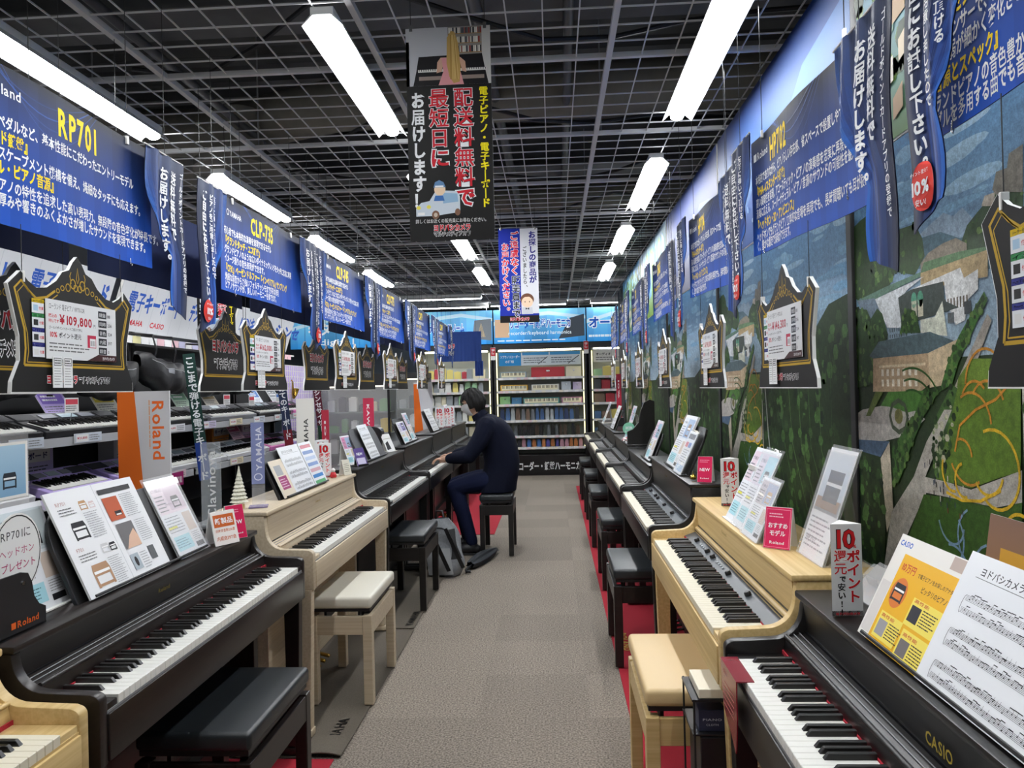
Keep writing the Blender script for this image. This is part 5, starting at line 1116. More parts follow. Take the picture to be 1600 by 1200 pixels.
# ---- light oak piano
zR1 = .932
leaflet('leaflet', 'white and pink leaflet at the far end of the light oak piano', 'leaflet', (.655, 2.95, zR1), -PI/2, .20, .30, 26, d_leaf(31, '#cfd4dc', '#e4cfd8'), holder='white')
leaflet('leaflet', 'overlapping leaflet with pale blue photo on the light oak piano', 'leaflet', (.648, 2.80, zR1 + .002), -PI/2, .20, .30, 25, d_leaf(32, '#a9cfdc', '#ddd3e0'), holder='clear')
leaflet('leaflet', 'shorter leaflet with an oak piano photo behind the crimson tent card', 'leaflet', (.640, 2.64, zR1 + .002), -PI/2, .19, .21, 24, d_leaf(33, '#a9b2c8', '#c9c0c4'), holder='clear')
leaflet('photo_leaflet', 'tall leaflet showing a black piano by a window, on the light oak piano', 'leaflet', (.735, 2.33, zR1), -PI/2, .20, .335, 19, lambda p, w, h: [p.rect(0, 0, w, h, '#e8e8ea'), p.up(), p.rect(w*.05, h*.42, w*.95, h*.96, '#b9c6d4', '#d6dce2', 1, 2), p.rect(w*.05, h*.42, w*.95, h*.55, '#b98a5c'), p.up(), p.rect(w*.25, h*.52, w*.8, h*.80, '#3a3e44'), p.up(), p.rect(w*.24, h*.66, w*.82, h*.69, '#f0f0f0'), p.lines(w*.08, h*.08, w*.9, h*.38, 7, '#8a8a90', .35), p.text('HP702', w*.1, h*.14, h*.08, '#77787c', .01)], holder='clear')
tent('tent_card', 'crimson recommended model tent card on the light oak piano', (.668, 2.425, zR1), R(-38), .085, .125, '#d42a5c', lambda p, w, h: [p.frame(w*.05, h*.04, w*.95, h*.98, .001, '#f0b0c0'), p.text('おすすめ', w*.5, h*.52, h*.15, WHT, .02, align='c', width=w*.74), p.text('モデル', w*.5, h*.33, h*.15, WHT, .02, align='c', width=w*.6), p.text('Roland', w*.5, h*.12, h*.10, WHT, .02, align='c', width=w*.56), p.lines(w*.16, h*.76, w*.75, h*.9, 2, '#f0b8c6', .4)])
def bell(label, pos):
    t = thing('gold_bell', label, 'bell', pos); part('body', M_BRASS, t, lambda b: b.lathe([(.003, .002), (.012, .004), (.017, .012), (.014, .022), (.006, .028), (.002, .030)], 14), smooth=70); part('loop', M_BRASS, t, lambda b: b.tube([(.0, 0, .029), (.004, 0, .036), (0, 0, .042), (-.004, 0, .036), (0, 0, .029)], .001, 5))
bell('small gold bell by the crimson recommended model card', (.765, 2.375, zR1)); 
tower('red and white point tower half hidden at the far end of the light oak piano', (.70, 3.22, zR1), R(-5), .075, .20)
# ---- small rack of samples below the light oak keyboard
t = thing('sample_rack', 'black wire rack with sample goods under the end of the light oak piano', 'rack', (.365, 2.115, .012), 0)
part('lower_box', M_BLACKP, t, lambda b: b.box(.02, .17, 0, .17, 0, .455), bevel=.003)
for x in (.005, .165):
    for y in (.0, .17): part('post', M_BLACKS, t, lambda b: b.tube([(x, y, 0), (x, y, .56)], .003, 6))
part('upper_shelf', M_BLACKP, t, lambda b: b.box(0, .17, 0, .17, .553, .559))
part('lower_shelf', M_BLACKP, t, lambda b: b.box(0, .17, 0, .17, .458, .463))
tag(part('key_sample', M_IKEY, None, lambda b: [b.box(.385, .53, 2.12, 2.27, .572, .598)], bevel=.002), 'ivory key cut-away sample on the wire rack', 'sample')
t = thing('dark_blue_box', 'dark blue boxed cloth on the wire rack beside the white bottle', 'box', (.385, 2.13, .476)); part('carton', mat('navy_carton', '#2a2f48', .5), t, lambda b: b.box(0, .075, 0, .08, 0, .06), bevel=.002); p = Print(.1, .1); p.L = 3; p.text('PIANO', .01, .03, .009, '#c9ccd8', .01, width=.055); p.text('CLOTH', .02, .016, .008, '#c9ccd8', .01, width=.035); p.build('lettering', t)
t = thing('white_bottle', 'white cleaner bottle on the wire rack', 'bottle', (.482, 2.15, .476)); part('body', M_WHITEP, t, lambda b: b.lathe([(.017, 0), (.018, .004), (.018, .045), (.008, .056)], 16), smooth=40); part('cap', M_WHITEP, t, lambda b: b.lathe([(.009, .056), (.009, .070), (.005, .074)], 14), smooth=40); part('label_band', mat('bottle_label', '#b9c6dc', .5), t, lambda b: b.lathe([(.0184, .012), (.0184, .034)], 16))
# ---- other pianos by the picture wall
zR2 = .982
rest('R2', 3.86, 4.56, .232, .27, 25)
leaflet('leaflet', 'tall stack of white and blue leaflets on the tall black piano', 'leaflet', (.652, 4.46, zR2 + .004), -PI/2, .34, .315, 25, d_leaf(41, '#8fa9cc', '#d9dfe8'), th=.012)
leaflet('leaflet', 'shorter leaflet with red and blue boxes on the tall black piano', 'leaflet', (.640, 4.10, zR2 + .004), -PI/2, .21, .235, 25, lambda p, w, h: [p.rect(0, 0, w, h, '#e2e6ec'), p.up(), p.rect(w*.1, h*.82, w*.9, h*.94, '#2c2f3a'), p.rect(w*.1, h*.62, w*.42, h*.74, '#c83a44'), p.rect(w*.48, h*.62, w*.8, h*.74, '#3f68b8'), p.rect(w*.05, h*.05, w*.95, h*.2, '#a9c4e0'), p.lines(w*.1, h*.25, w*.9, h*.58, 6, '#77787c', .35)], holder='clear')
tent('tent_card', 'crimson NEW tent card on the tall black piano', (.69, 3.655, zR2), R(-25), .07, .12, '#c81e50', d_new)
bell('small gold bell on the tall black piano', (.672, 3.70, zR2))
zR3 = .914
rest('R3', 5.20, 5.75, .232, .22, 22)
leaflet('leaflet', 'narrow white leaflet on the third black piano by the picture wall', 'leaflet', (.652, 5.52, zR3 + .004), -PI/2, .26, .30, 22, d_leaf(51), th=.006)
PLt = PL['R4']
part('tall_wing', M_BLACKWOOD, PLt, lambda b: b.prism([(.20, .92), (.44, .92), (.44, 1.30), (.40, 1.315), (.35, 1.29), (.32, 1.22), (.30, 1.12), (.25, 1.06), (.20, 1.04)], 1.36, 1.39, 'x'), bevel=.003)
zR4 = .944
leaflet('leaflet', 'white leaflet bundle beside the flower wreath', 'leaflet', (.68, 7.35, zR4), -PI/2, .3, .33, 18, d_leaf(61), holder='white')
t = thing('green_round_card', 'round mint green card standing behind the pink flower wreath', 'card', (.665, 6.72, zR4), R(-15)); part('disc', mat('mint_card', '#7fc8a8', .6), t, lambda b: b.prism([(.055*math.cos(a*PI/12), .125 + .055*math.sin(a*PI/12)) for a in range(24)], 0, .003, 'y')); part('stem', M_WHITEP, t, lambda b: b.box(-.004, .004, .003, .006, 0, .1)); p = Print(.1, .2); p.L = 3; p.text('試弾', 0, .12, .03, WHT, .02, align='c'); p.text('できます', 0, .09, .02, WHT, .02, align='c'); p.build('lettering', t)
t = thing('flower_wreath', 'small pink and white flower wreath on a black piano by the picture wall', 'wreath', (.665, 6.64, zR4))
random.seed(77)
for k in range(16):
    a = 2*PI*k/16; c = random.choice(['#d87a8c', '#e7b6bc', '#f0e4e2', '#a83c4c']); o = MB().lathe([(.002, 0), (.014, .006), (.016, .012), (.006, .018)], 8).build('flower', mat('petal_' + c[1:], c, .7), t, smooth=60); o.location = (.055*math.cos(a), .03*math.sin(a), .012 + .03*random.random())
rest('R5', 8.3, 8.9, .232, .24, 22)
leaflet('music_sheet', 'music sheet on the second last piano by the picture wall', 'sheet', (.652, 8.75, .968), -PI/2, .36, .28, 22, d_music)
leaflet('leaflet', 'leaflet on the farthest piano by the picture wall', 'leaflet', (.652, 10.2, .964), -PI/2, .32, .30, 22, d_leaf(71), holder='white')
tall_sign('narrow tall crimson sign before the far shelves by the picture wall', .78, 9.3, .06, 1.60, '#b8243f', '10%', '#f0f0f0', R(-4), zb=.963)
# ================================================================== KEYBOARD RACKS BEYOND THE PIANO ROW
random.seed(41)
RXB = -3.30                       # back panel of the racks; the fronts look towards the aisle (+x)
def kb_proto(L, body, keycol='w', n=36):
    """portable keyboard, local x along the keys, front at y=0"""
    D = .30; out = []
    pr = [(0, 0), (D, 0), (D, .085), (D - .05, .095), (.15, .062), (.02, .045), (0, .040)]
    out.append(('body', MB().prism(pr, 0, L, 'x').mesh('body', body, bevel=.005)))
    km = M_WKEY
    b = MB(); kw = (L - .08)/n
    for i in range(n): b.add([(.04 + i*kw + .0006, .012, .049), (.04 + (i+1)*kw - .0006, .012, .049), (.04 + (i+1)*kw - .0006, .148, .064), (.04 + i*kw + .0006, .148, .064), (.04 + i*kw + .0006, .012, .036), (.04 + (i+1)*kw - .0006, .012, .036)], [(0, 1, 2, 3), (4, 5, 1, 0)])
    out.append(('white_keys', b.mesh('white_keys', km)))
    b = MB()
    for i in range(n):
        if i % 7 in (1, 2, 4, 5, 6): x = .04 + i*kw; b.add([(x - .006, .060, .054), (x + .006, .060, .054), (x + .006, .150, .064), (x - .006, .150, .064), (x - .005, .066, .066), (x + .005, .066, .066), (x + .005, .150, .075), (x - .005, .150, .075)], [(4, 5, 6, 7), (0, 1, 5, 4), (1, 2, 6, 5), (3, 0, 4, 7)])
    out.append(('black_keys', b.mesh('black_keys', M_BKEY)))
    sl = math.atan2(.033, .10)
    for x in (.10*L, .90*L):
        m = MB().box(x - .09, x + .09, .175, .245, .0, .002).xf(Matrix.Translation((0, .0, .071)) @ Matrix.Translation((0, .17, 0)) @ Matrix.Rotation(sl*.95, 4, 'X') @ Matrix.Translation((0, -.17, 0))); out.append(('speaker_grille', m.mesh('speaker_grille', mat('grille_dark', '#2c2c30', .7))))
    for x0, x1, m_ in ((.42*L, .58*L, mat('lcd_grey', '#9fb0b8', .3)), (.24*L, .38*L, mat('panel_print', '#7d8088', .5)), (.62*L, .76*L, MATS['panel_print'] if 'panel_print' in MATS else None)):
        m = MB().box(x0, x1, .185, .232, .0, .003).xf(Matrix.Translation((0, .0, .071)) @ Matrix.Translation((0, .17, 0)) @ Matrix.Rotation(sl*.95, 4, 'X') @ Matrix.Translation((0, -.17, 0))); out.append(('display' if x0 == .42*L else 'button_panel', m.mesh('control', m_ or mat('panel_print', '#7d8088', .5))))
    return out
KB = {'black': kb_proto(.94, mat('kb_black', '#1c1d20', .45)), 'white': kb_proto(.94, mat('kb_white', '#e2e2e4', .4)), 'lilac': kb_proto(.60, mat('kb_lilac', '#b9a6e0', .4), n=22), 'pink': kb_proto(.60, mat('kb_pink', '#e77fc4', .4), n=22), 'silver': kb_proto(.94, mat('kb_silver', '#8b8d92', .4, .3))}
def keyboard(kind, label, y, z, x=-2.80, tilt=10):
    t = thing('electronic_keyboard', label, 'keyboard', (x, y, z), 0, 'keyboards on the racks', (R(tilt), 0, PI/2))
    t.rotation_euler = (Matrix.Rotation(PI/2, 4, 'Z') @ Matrix.Rotation(R(tilt), 4, 'X')).to_euler()
    for n, me in KB[kind]:
        o = place(n, me, t)
        if n.endswith('_keys'): o['kind'] = 'stuff'
def rack(y0, y1, k):
    t = thing('keyboard_rack', 'black steel keyboard rack with sloped shelves, %s along the far side of the piano row' % POS[k], 'rack', (0, y0, 0), 0, 'black keyboard racks')
    w = y1 - y0
    part('back_panel', mat('rack_back', '#1a1b1e', .7), t, lambda b: b.box(RXB - .03, RXB, 0, w, 0, 1.9))
    for y in (0, w - .03):
        part('upright', M_BLACKS, t, lambda b: b.box(RXB, RXB + .04, y, y + .03, 0, 2.0)); 
    for z in (1.27, .93, .50):
        part('shelf', M_BLACKS, t, lambda b: b.prism([(RXB, z + .02), (-2.78, z - .045), (-2.78, z - .06), (RXB, z + .005)], .01, w - .01, 'y'))
        part('shelf_edge', mat('price_rail', '#c9ccd0', .3, alpha=.85), t, lambda b: b.box(-2.785, -2.775, .01, w - .01, z - .085, z - .035))
        for y in (.05, w - .08): part('bracket', M_BLACKS, t, lambda b: b.prism([(RXB + .02, z - .02), (RXB + .02, z - .16), (-2.9, z - .05)], y, y + .02, 'y'))
    part('plinth', M_BLACKS, t, lambda b: b.box(RXB, -2.85, 0, w, 0, .12))
    return t
RK = [(1.9, 3.75), (3.78, 5.63), (5.66, 7.51), (7.54, 8.6)]
for k, (a, c) in enumerate(RK): rack(a, c, k)
names = {'black': 'black', 'white': 'white', 'lilac': 'lilac', 'pink': 'pink', 'silver': 'silver grey'}
tier = {1.275: 'upper', .935: 'middle'}
TOP = ['black', 'black', 'black', 'black', 'silver', 'black', 'black']
MID = ['white', 'lilac', 'lilac', 'white', 'white', 'pink', 'lilac']
for z, row in ((1.275, TOP), (.935, MID)):
    ys = [2.05, 3.02, 3.98, 4.98, 5.98, 6.98, 7.85] if z > 1 else [2.95, 4.0, 4.68, 5.32, 6.28, 7.25, 7.92]
    for i, (kd, y) in enumerate(zip(row, ys)):
        if y + (.6 if kd in ('lilac', 'pink') else .94) > 8.62: kd = 'pink' if z > 1 else 'lilac'
        keyboard(kd, '%s electronic keyboard, %s on the %s shelf of the racks' % (names[kd], POS[i], tier[z]), y, z - .040)
# lilac mini keyboards standing out in front of the dark back
# price tag strips, brochures on slanted holders
def tagcard(y, z, w, col, k):
    t = thing('price_tag', 'price card strip on the shelf edge, %s' % k, 'price tag', (-2.765, y, z), PI/2, 'price tags on the keyboard racks')
    part('card', M_PAPER, t, lambda b: b.box(0, w, .002, .004, 0, .055))
    p = Print(w, .055); p.L = 2; p.rect(0, 0, w, .055, col); p.up(); p.rect(w*.06, .006, w*.5, .048, '#efefef'); p.up(); p.text('¥%d,800' % random.randint(14, 59), w*.1, .022, .018, '#c2203a', .03, width=w*.36); p.lines(w*.54, .008, w*.95, .046, 3, '#777777', .4); p.build('printed_face', t)
cs = ['#e6e6ea', '#d9d0ea', '#e8dcb8', '#d5e4ea', '#e6d0d4', '#cfd6e0']
n_ = 0
for z in (1.195, .855):
    for y in [2.1 + .52*i for i in range(12)]:
        tagcard(y, z, .26, random.choice(cs), '%s row, %s from the near end' % ('upper' if z > 1 else 'middle', ['1st', '2nd', '3rd', '4th', '5th', '6th', '7th', '8th', '9th', '10th', '11th', '12th'][int(round((y - 2.1)/.52))]))
HB = ['white and pink', 'pale blue', 'white', 'orange', 'lilac', 'white and yellow', 'grey', 'pale green', 'cream', 'pink', 'white and blue', 'silver']
HC = [('#e9e4ea', '#d990a8'), ('#bcd0e2', '#6f8fc0'), ('#e6e8ec', '#9aa2ac'), ('#e39a3a', '#f0d060'), ('#c9b6ea', '#8a70c8'), ('#eceadc', '#e6d24a'), ('#b9bcc2', '#6c7078'), ('#c6dcc8', '#7fa88a'), ('#e8dfcc', '#b9a27a'), ('#ecc2d2', '#d0608a'), ('#dfe6f0', '#4a78c0'), ('#c4c8cc', '#7a8088')]
for i in range(12):
    y = 2.25 + .52*i; zz = 1.47 if i % 3 else 1.15; a, c = HC[i]
    leaflet('shelf_leaflet', '%s leaflet clipped above the %s keyboards of the racks' % (HB[i], 'upper' if zz > 1.25 else 'middle'), 'leaflet', (-3.02, y, zz - .13), PI/2, .26, .20, 32, (lambda a, c: lambda p, w, h: [p.rect(0, 0, w, h, a), p.up(), p.rect(w*.08, h*.5, w*.92, h*.9, c), p.lines(w*.1, h*.1, w*.9, h*.44, 4, '#66686c', .35), p.up(), p.lines(w*.15, h*.58, w*.8, h*.84, 2, '#f4f4f4', .5)])(a, c), holder='block')
# slanted white header board with blue lettering
def header(y0, y1, k, txts):
    t = thing('header_board', 'slanted white header board with blue lettering above the racks, %s' % ['nearest', 'middle one', 'farthest'][k], 'sign', (-3.22, y0, 1.96), PI/2, 'white header boards')
    w = y1 - y0; mt = Matrix.Rotation(R(18), 4, 'X')
    MB().box(0, w, 0, .02, 0, .40).xf(mt).build('board', M_WHITEP, t)
    p = Print(w, .4); p.L = 3; p.rect(0, 0, w, .4, '#d8dade'); p.up()
    for i in range(int(w/.16)): p.rect(.16*i, 0, .16*i + .004, .4, '#c2c5ca')
    p.up()
    for i, s in enumerate(txts): p.text(s, .12 + i*.95, .17, .17, '#2f5cb8', .04, width=.80)
    p.up(); p.text('YAMAHA', .1, .05, .06, '#c92a38', .03, width=.3); p.text('CASIO', .5, .05, .06, '#c92a38', .03, width=.22); p.build('printed_face', t, mt)
    part('shelf_strip', M_WHITEP, t, lambda b: b.box(0, w, -.10, .02, -.06, -.045))
    q = Print(w, .06); q.L = 2
    x = .0
    while x < w - .12: c = random.choice(['#f0c8d0', '#cfe6d6', '#d4d2ee', '#ece6b0', '#f2f2f2', '#e8a8b0']); q.rect(x, 0, x + .11, .055, c); x += .115
    q.build('card_strip', t, Matrix.Translation((0, -.102, -.10)))
    part('hanger', M_STEEL, t, lambda b: b.tube([(.1, .01, .38), (.1, .01, .96)], .004, 6)); part('hanger', M_STEEL, t, lambda b: b.tube([(w - .1, .01, .38), (w - .1, .01, .96)], .004, 6))
header(3.3, 5.2, 0, ['電子キーボード', '電子キーボード']); header(5.3, 7.2, 1, ['電子キーボード', 'デジタルキーボード']); header(7.3, 8.9, 2, ['MIDIキーボード', 'シンセ'])
# soft black carrying bags hanging below the header
def gigbag(y, z, k, L, ph):
    t = thing('keyboard_bag', 'black padded keyboard bag hanging under the header board, %s' % k, 'bag', (-3.0, y, z), 0, 'black bags under the header')
    def f(u, v):
        a = 2*PI*u; s = math.sin(PI*min(max(v, .003), .997))**.22; c, n = math.cos(a), math.sin(a)
        r = 1 + .07*math.sin(v*17 + a*2 + ph) + .05*math.sin(v*31 - a*3)
        return (.085*s*r*math.copysign(abs(c)**.7, c), (v - .5)*L, .125*s*r*math.copysign(abs(n)**.7, n) - .07*math.sin(PI*v) + .10*(v - .5)*math.cos(ph))
    MB().grid(f, 28, 26).build('body', mat('black_nylon', '#141417', .5, bump=.4, scale=25), t, smooth=60)
    for q in (-.2, .2):
        part('strap', M_BLACKP, t, lambda b: b.tube([(.0, q*L, .03), (.03, q*L, .14), (.0, q*L, .25), (-.25, q*L, .27)], .008, 6), smooth=60)
    part('zip', M_STEEL, t, lambda b: b.tube([Vector(f(.06, .12 + .76*i/12))*1.005 for i in range(13)], .004, 5))
    part('patch', mat('bag_patch', '#8d9096', .6), t, lambda b: b.grid(lambda a, c: Vector(f(.02 + .05*c, .42 + .10*a))*1.012, 4, 3), solid=.001)
for i, (y, z, L) in enumerate(((4.05, 1.66, .7), (4.85, 1.64, .75), (5.62, 1.67, .72), (6.38, 1.64, .75), (7.1, 1.66, .6))): gigbag(y, z, ['first', 'second', 'third', 'fourth', 'fifth'][i] + ' along', L, i*1.7)
# narrow upright strips with lettering on the rack uprights
def strip(label, x, y, z0, z1, cols, txt, lean=6):
    t = thing('strip_sign', label, 'sign', (x, y, z0), 0, 'narrow strip signs', (0, R(-lean), R(20)))
    h = z1 - z0; part('strip', M_BLACKP, t, lambda b: b.box(0, .085, 0, .006, 0, h)); p = Print(.085, h); p.L = 2; p.rect(0, 0, .085, h, cols[0]); p.up(); p.rect(0, h*.0, .085, h*.3, cols[1]); p.up()
    p.text(txt, .042, h*.98, min(.07, h/len(txt)*.98), WHT, .03, vert=True); p.build('printed_face', t); part('clamp', M_STEEL, t, lambda b: b.box(.03, .055, .006, .03, h*.5, h*.5 + .02))
strip('narrow dark strip sign with white letters on the second rack', -2.73, 5.62, .80, 1.78, ('#1d3a34', '#243f8a'), 'ここまで弾ける電子キーボード')
strip('narrow strip sign with blue letters on the third rack', -2.73, 7.5, .82, 1.70, ('#2a3350', '#7a2430'), 'はじめてのキーボード')
strip('narrow strip sign in red and dark green on the last rack', -2.73, 8.62, .80, 1.72, ('#5a2030', '#20402c'), '人気のシンセサイザー')
# lilac mesh display wall
t = thing('mesh_panel', 'lilac board with a white wire grid beyond the racks', 'display', (-3.20, 8.72, .70), PI/2)
part('board', mat('lilac_board', '#cbb6ea', .6), t, lambda b: b.box(0, 1.25, 0, .02, 0, 1.1))
for i in range(19): part('wire', M_WHITEP, t, lambda b: b.box(i*1.25/18 - .003, i*1.25/18 + .003, -.012, -.006, 0, 1.1))
for i in range(17): part('wire', M_WHITEP, t, lambda b: b.box(0, 1.25, -.006, 0, i*1.1/16 - .003, i*1.1/16 + .003))
part('leg', M_BLACKS, t, lambda b: b.box(.02, .06, 0, .02, -.70, 0)); part('leg', M_BLACKS, t, lambda b: b.box(1.19, 1.23, 0, .02, -.70, 0))
t = thing('gold_ornament', 'gold saxophone shaped ornament hanging on the lilac mesh board', 'ornament', (-3.16, 8.95, 1.42))
part('body', M_BRASS, t, lambda b: b.tube([(0, 0, .18), (0, .0, .04), (0, .03, -.01), (0, .07, .02), (0, .09, .09)], [.008, .014, .02, .026, .045], 12), smooth=60); part('neck', M_BRASS, t, lambda b: b.tube([(0, 0, .18), (0, -.03, .20), (0, -.05, .19)], .006, 8), smooth=60)
# crosswise copy of the black banner over the keyboards
cross_banner('black banner with a delivery car hanging over the keyboard racks', -2.88, 5.95, 1.90, .315, .79, ban1)
# glass cabinets farther back
def cabinet(label, x0, x1, y, z1, seed):
    random.seed(seed)
    t = thing('glass_cabinet', label, 'cabinet', (x0, y, 0), 0, 'glass cabinets'); w = x1 - x0
    part('base', M_BLACKS, t, lambda b: b.box(0, w, 0, .45, 0, .35)); part('top', M_BLACKS, t, lambda b: b.box(0, w, 0, .45, z1 - .08, z1)); part('back', mat('cab_back', '#8d9296', .6), t, lambda b: b.box(0, w, .43, .45, .35, z1 - .08))
    for x in (0, w - .03): part('post', M_BLACKS, t, lambda b: b.box(x, x + .03, 0, .03, .35, z1 - .08))
    part('pane', M_CLEAR, t, lambda b: b.box(.03, w - .03, .012, .016, .35, z1 - .08)); part('tube_light', mat('cab_light', '#fff6d8', .4, emit=4), t, lambda b: b.box(.05, w - .05, .10, .13, z1 - .10, z1 - .085))
    for z in (.62, .90, 1.18): part('shelf', mat('glass_shelf', '#cfdcd8', .1, alpha=.5), t, lambda b: b.box(.03, w - .03, .05, .42, z, z + .01))
    return t
CB = [(-3.1, -2.15, 9.75, 1.62), (-2.95, -1.85, 10.9, 1.72)]
for k, (a, c, y, z) in enumerate(CB): cabinet(['glass cabinet of small instruments beyond the racks', 'second glass cabinet farther toward the far wall'][k], a, c, y, z, k)
GC = [('silver', '#b9bcc0'), ('cream', '#e0d6b8'), ('dark', '#2b2c30'), ('yellow', '#e0c23a'), ('white', '#e8e8e6'), ('green', '#7fae7a'), ('violet', '#8f86c8')]
random.seed(3)
for k, (a, c, y, z1) in enumerate(CB):
    for q, z in enumerate((.36, .635, .915, 1.195)):
        x = a + .08
        i = 0
        while x < c - .15:
            n, col = random.choice(GC); w = random.uniform(.07, .14); h = random.uniform(.08, .19)
            o = MB().box(0, w, 0, .09, 0, h).box(w*.2, w*.8, .02, .07, h, h + .012).build('boxed_goods', mat('goods_' + n, col, .5), None, bevel=.003); o.location = (x, y + .1 + .05*random.random(), z - .0)
            tag(o, '%s boxed goods, %s from the left on the %s level of the %s glass cabinet' % (n, ['1st', '2nd', '3rd', '4th', '5th', '6th', '7th', '8th', '9th', '10th', '11th', '12th'][i], ['lowest', 'second', 'third', 'top'][q], ['nearer', 'farther'][k]), 'box', 'boxed goods in the glass cabinets'); x += w + random.uniform(.02, .06); i += 1
t = thing('magenta_label', 'magenta strip label with white lettering on the middle shelf edge of the racks', 'sign', (-2.755, 5.0, .80), PI/2)
part('strip', M_BLACKP, t, lambda b: b.box(0, .42, .002, .005, 0, .10)); p = Print(.42, .1); p.L = 2; p.rect(0, 0, .42, .10, '#9c2468'); p.up(); p.text('トランスポーズ機能', .02, .025, .05, WHT, .03, width=.38); p.build('printed_face', t)
for y, z, c, lb in ((6.75, 1.03, '#e08a22', 'orange carton standing behind the white keyboards'), (4.15, 1.02, '#d8cdf0', 'lilac carton standing behind the lilac keyboards'), (5.2, 1.02, '#e6e2ea', 'white carton with picture behind the white keyboard'), (7.4, 1.04, '#d9b8cf', 'pale pink carton behind the pink keyboard')):
    t = thing('carton', lb, 'box', (-3.15, y, .955), PI/2); part('box', mat('carton_' + c[1:], c, .6), t, lambda b: b.box(0, .40, 0, .12, 0, .22), bevel=.004)
    p = Print(.4, .22); p.L = 3; p.rect(.03, .12, .37, .20, '#f4f4f4'); p.up(); p.text('キーボード', .05, .14, .045, '#3a3a6a', .03, width=.3); p.lines(.04, .02, .36, .10, 4, '#666670', .35); p.build('printed_face', t)
for i, (y, z) in enumerate(((3.35, 1.50), (4.3, 1.50), (5.05, 1.48), (5.85, 1.50), (6.45, 1.50), (7.0, 1.48), (7.7, 1.50))):
    t = thing('swing_tag', 'white swing tag card on a wire above the upper keyboards, %s along' % POS[i], 'tag', (-2.90, y, z - .13), PI/2, 'swing tags above the keyboards'); part('card', M_PAPER, t, lambda b: b.box(0, .13, 0, .002, 0, .09)); p = Print(.13, .09); p.L = 2; p.rect(.008, .05, .122, .082, random.choice(['#d04a5a', '#4a78c0', '#e0b83a'])); p.lines(.01, .008, .12, .045, 3, '#555555', .4); p.build('printed_face', t); part('wire', M_STEEL, t, lambda b: b.tube([(.065, .003, .0), (.065, .02, -.10)], .002, 5))
# ================================================================== FAR END SHELVES
random.seed(63)
M_SIGN = emit_print('backlit_print', .55)
EY = 12.45
def shelf_unit(label, x0, x1, levels, seed, front=None):
    t = thing('shelf_unit', label, 'shelf', (x0, EY, 0), 0); w = x1 - x0
    part('back', mat('shelf_back', '#b9beb8', .6), t, lambda b: b.box(0, w, .40, .42, 0, 2.15))
    for x in (-.04, w): part('post', M_BLACKS, t, lambda b: b.box(x, x + .04, -.03, .42, 0, 2.19), bevel=.003)
    part('base', mat('gloss_black', '#101013', .25), t, lambda b: b.box(0, w, -.02, .40, 0, .34), bevel=.004)
    part('canopy', M_BLACKS, t, lambda b: b.box(0, w, -.03, .42, 2.10, 2.19))
    part('tube_light', mat('shelf_tube', '#fff9e0', .4, emit=9), t, lambda b: b.tube([(.04, .04, 2.085), (w - .04, .04, 2.085)], .013, 8))
    for x in (.012, w - .012): part('edge_light', mat('shelf_edge_light', '#fbf2b8', .4, emit=2.2), t, lambda b: b.box(x - .008, x + .008, .0, .02, .45, 2.05))
    for z in levels:
        sh = part('shelf', mat('shelf_metal', '#c6c9c8', .35, .4), t, lambda b: b.box(0, w, .0, .40, z - .02, z))
        part('price_rail', mat('rail_white', '#dfe2e4', .4), sh, lambda b: b.box(0, w, -.012, 0, z - .035, z + .004))
        q = Print(w, .05); q.L = 2; random.seed(int(z*100) + seed); x = .05
        while x < w - .1: q.rect(x, 0, x + .065, .036, random.choice(['#f4f4f2', '#efe9d8', '#f4f4f2', '#e8d0d4'])); x += random.choice([.085, .12, .17])
        q.build('rail_cards', sh, Matrix.Translation((0, -.013, z - .036)))
    return t
LV = [.47, .66, .92, 1.19, 1.41, 1.63]
su = shelf_unit('black framed lit shelf full of recorders and keyboard harmonicas at the aisle end', -.94, .52, LV, 1)
p = Print(1.46, .34); p.L = 3; p.text('リコーダー・鍵盤ハーモニカ', .25, .08, .15, '#f2f2f2', .03, width=1.12); p.build('base_lettering', su, Matrix.Translation((0, -.021, .02)))
p = Print(1.46, .24); p.L = 2; p.rect(.05, 0, 1.41, .22, '#d4dee2'); p.up(); p.rect(.05, 0, .42, .22, '#2f8ccc'); p.rect(.44, .17, .88, .22, '#4a9ad0'); p.rect(.90, .17, 1.40, .22, '#4a9ad0'); p.up(); p.text('ソプラノリコーダー', .07, .13, .05, WHT, .03, width=.33); p.text('の種類', .15, .05, .05, WHT, .03)
p.lines(.46, .03, .84, .14, 3, '#55606a', .35); p.lines(.92, .03, 1.34, .14, 3, '#55606a', .35); p.line([(.70, .02), (.86, .14)], .012, '#333333'); p.line([(1.2, .02), (1.38, .15)], .012, '#333333'); p.build('info_panel', su, Matrix.Translation((0, .02, 1.83)))
su2 = shelf_unit('lit shelf of metronomes and small goods left of the recorder shelf', -2.25, -1.04, LV, 2)
su3 = shelf_unit('lit shelf of audio goods right of the recorder shelf', .64, 1.9, LV, 3)
p = Print(1.2, .2); p.L = 2; p.rect(.04, 0, .6, .2, '#e2e2dc'); p.up(); p.text('オーディオ', .08, .11, .05, '#333333', .03); p.lines(.08, .02, .5, .09, 2, '#777777', .4); p.build('info_panel', su3, Matrix.Translation((0, .02, 1.86)))
NUM = ['1st', '2nd', '3rd'] + ['%dth' % k for k in range(4, 40)]
def pk(kind, w, h, col, d=.05):
    b = MB()
    if kind == 'pouch': b.prism([(0, 0), (w, 0), (w*.94, h*.75), (w*.7, h*.9), (w*.3, h*.9), (w*.06, h*.75)], 0, d*.6, 'y'); b.box(w*.12, w*.88, d*.2, d*.3, h*.86, h)
    else: b.box(0, w, 0, d, 0, h); b.box(w*.3, w*.7, d*.4, d*.6, h, h + .008)
    return b
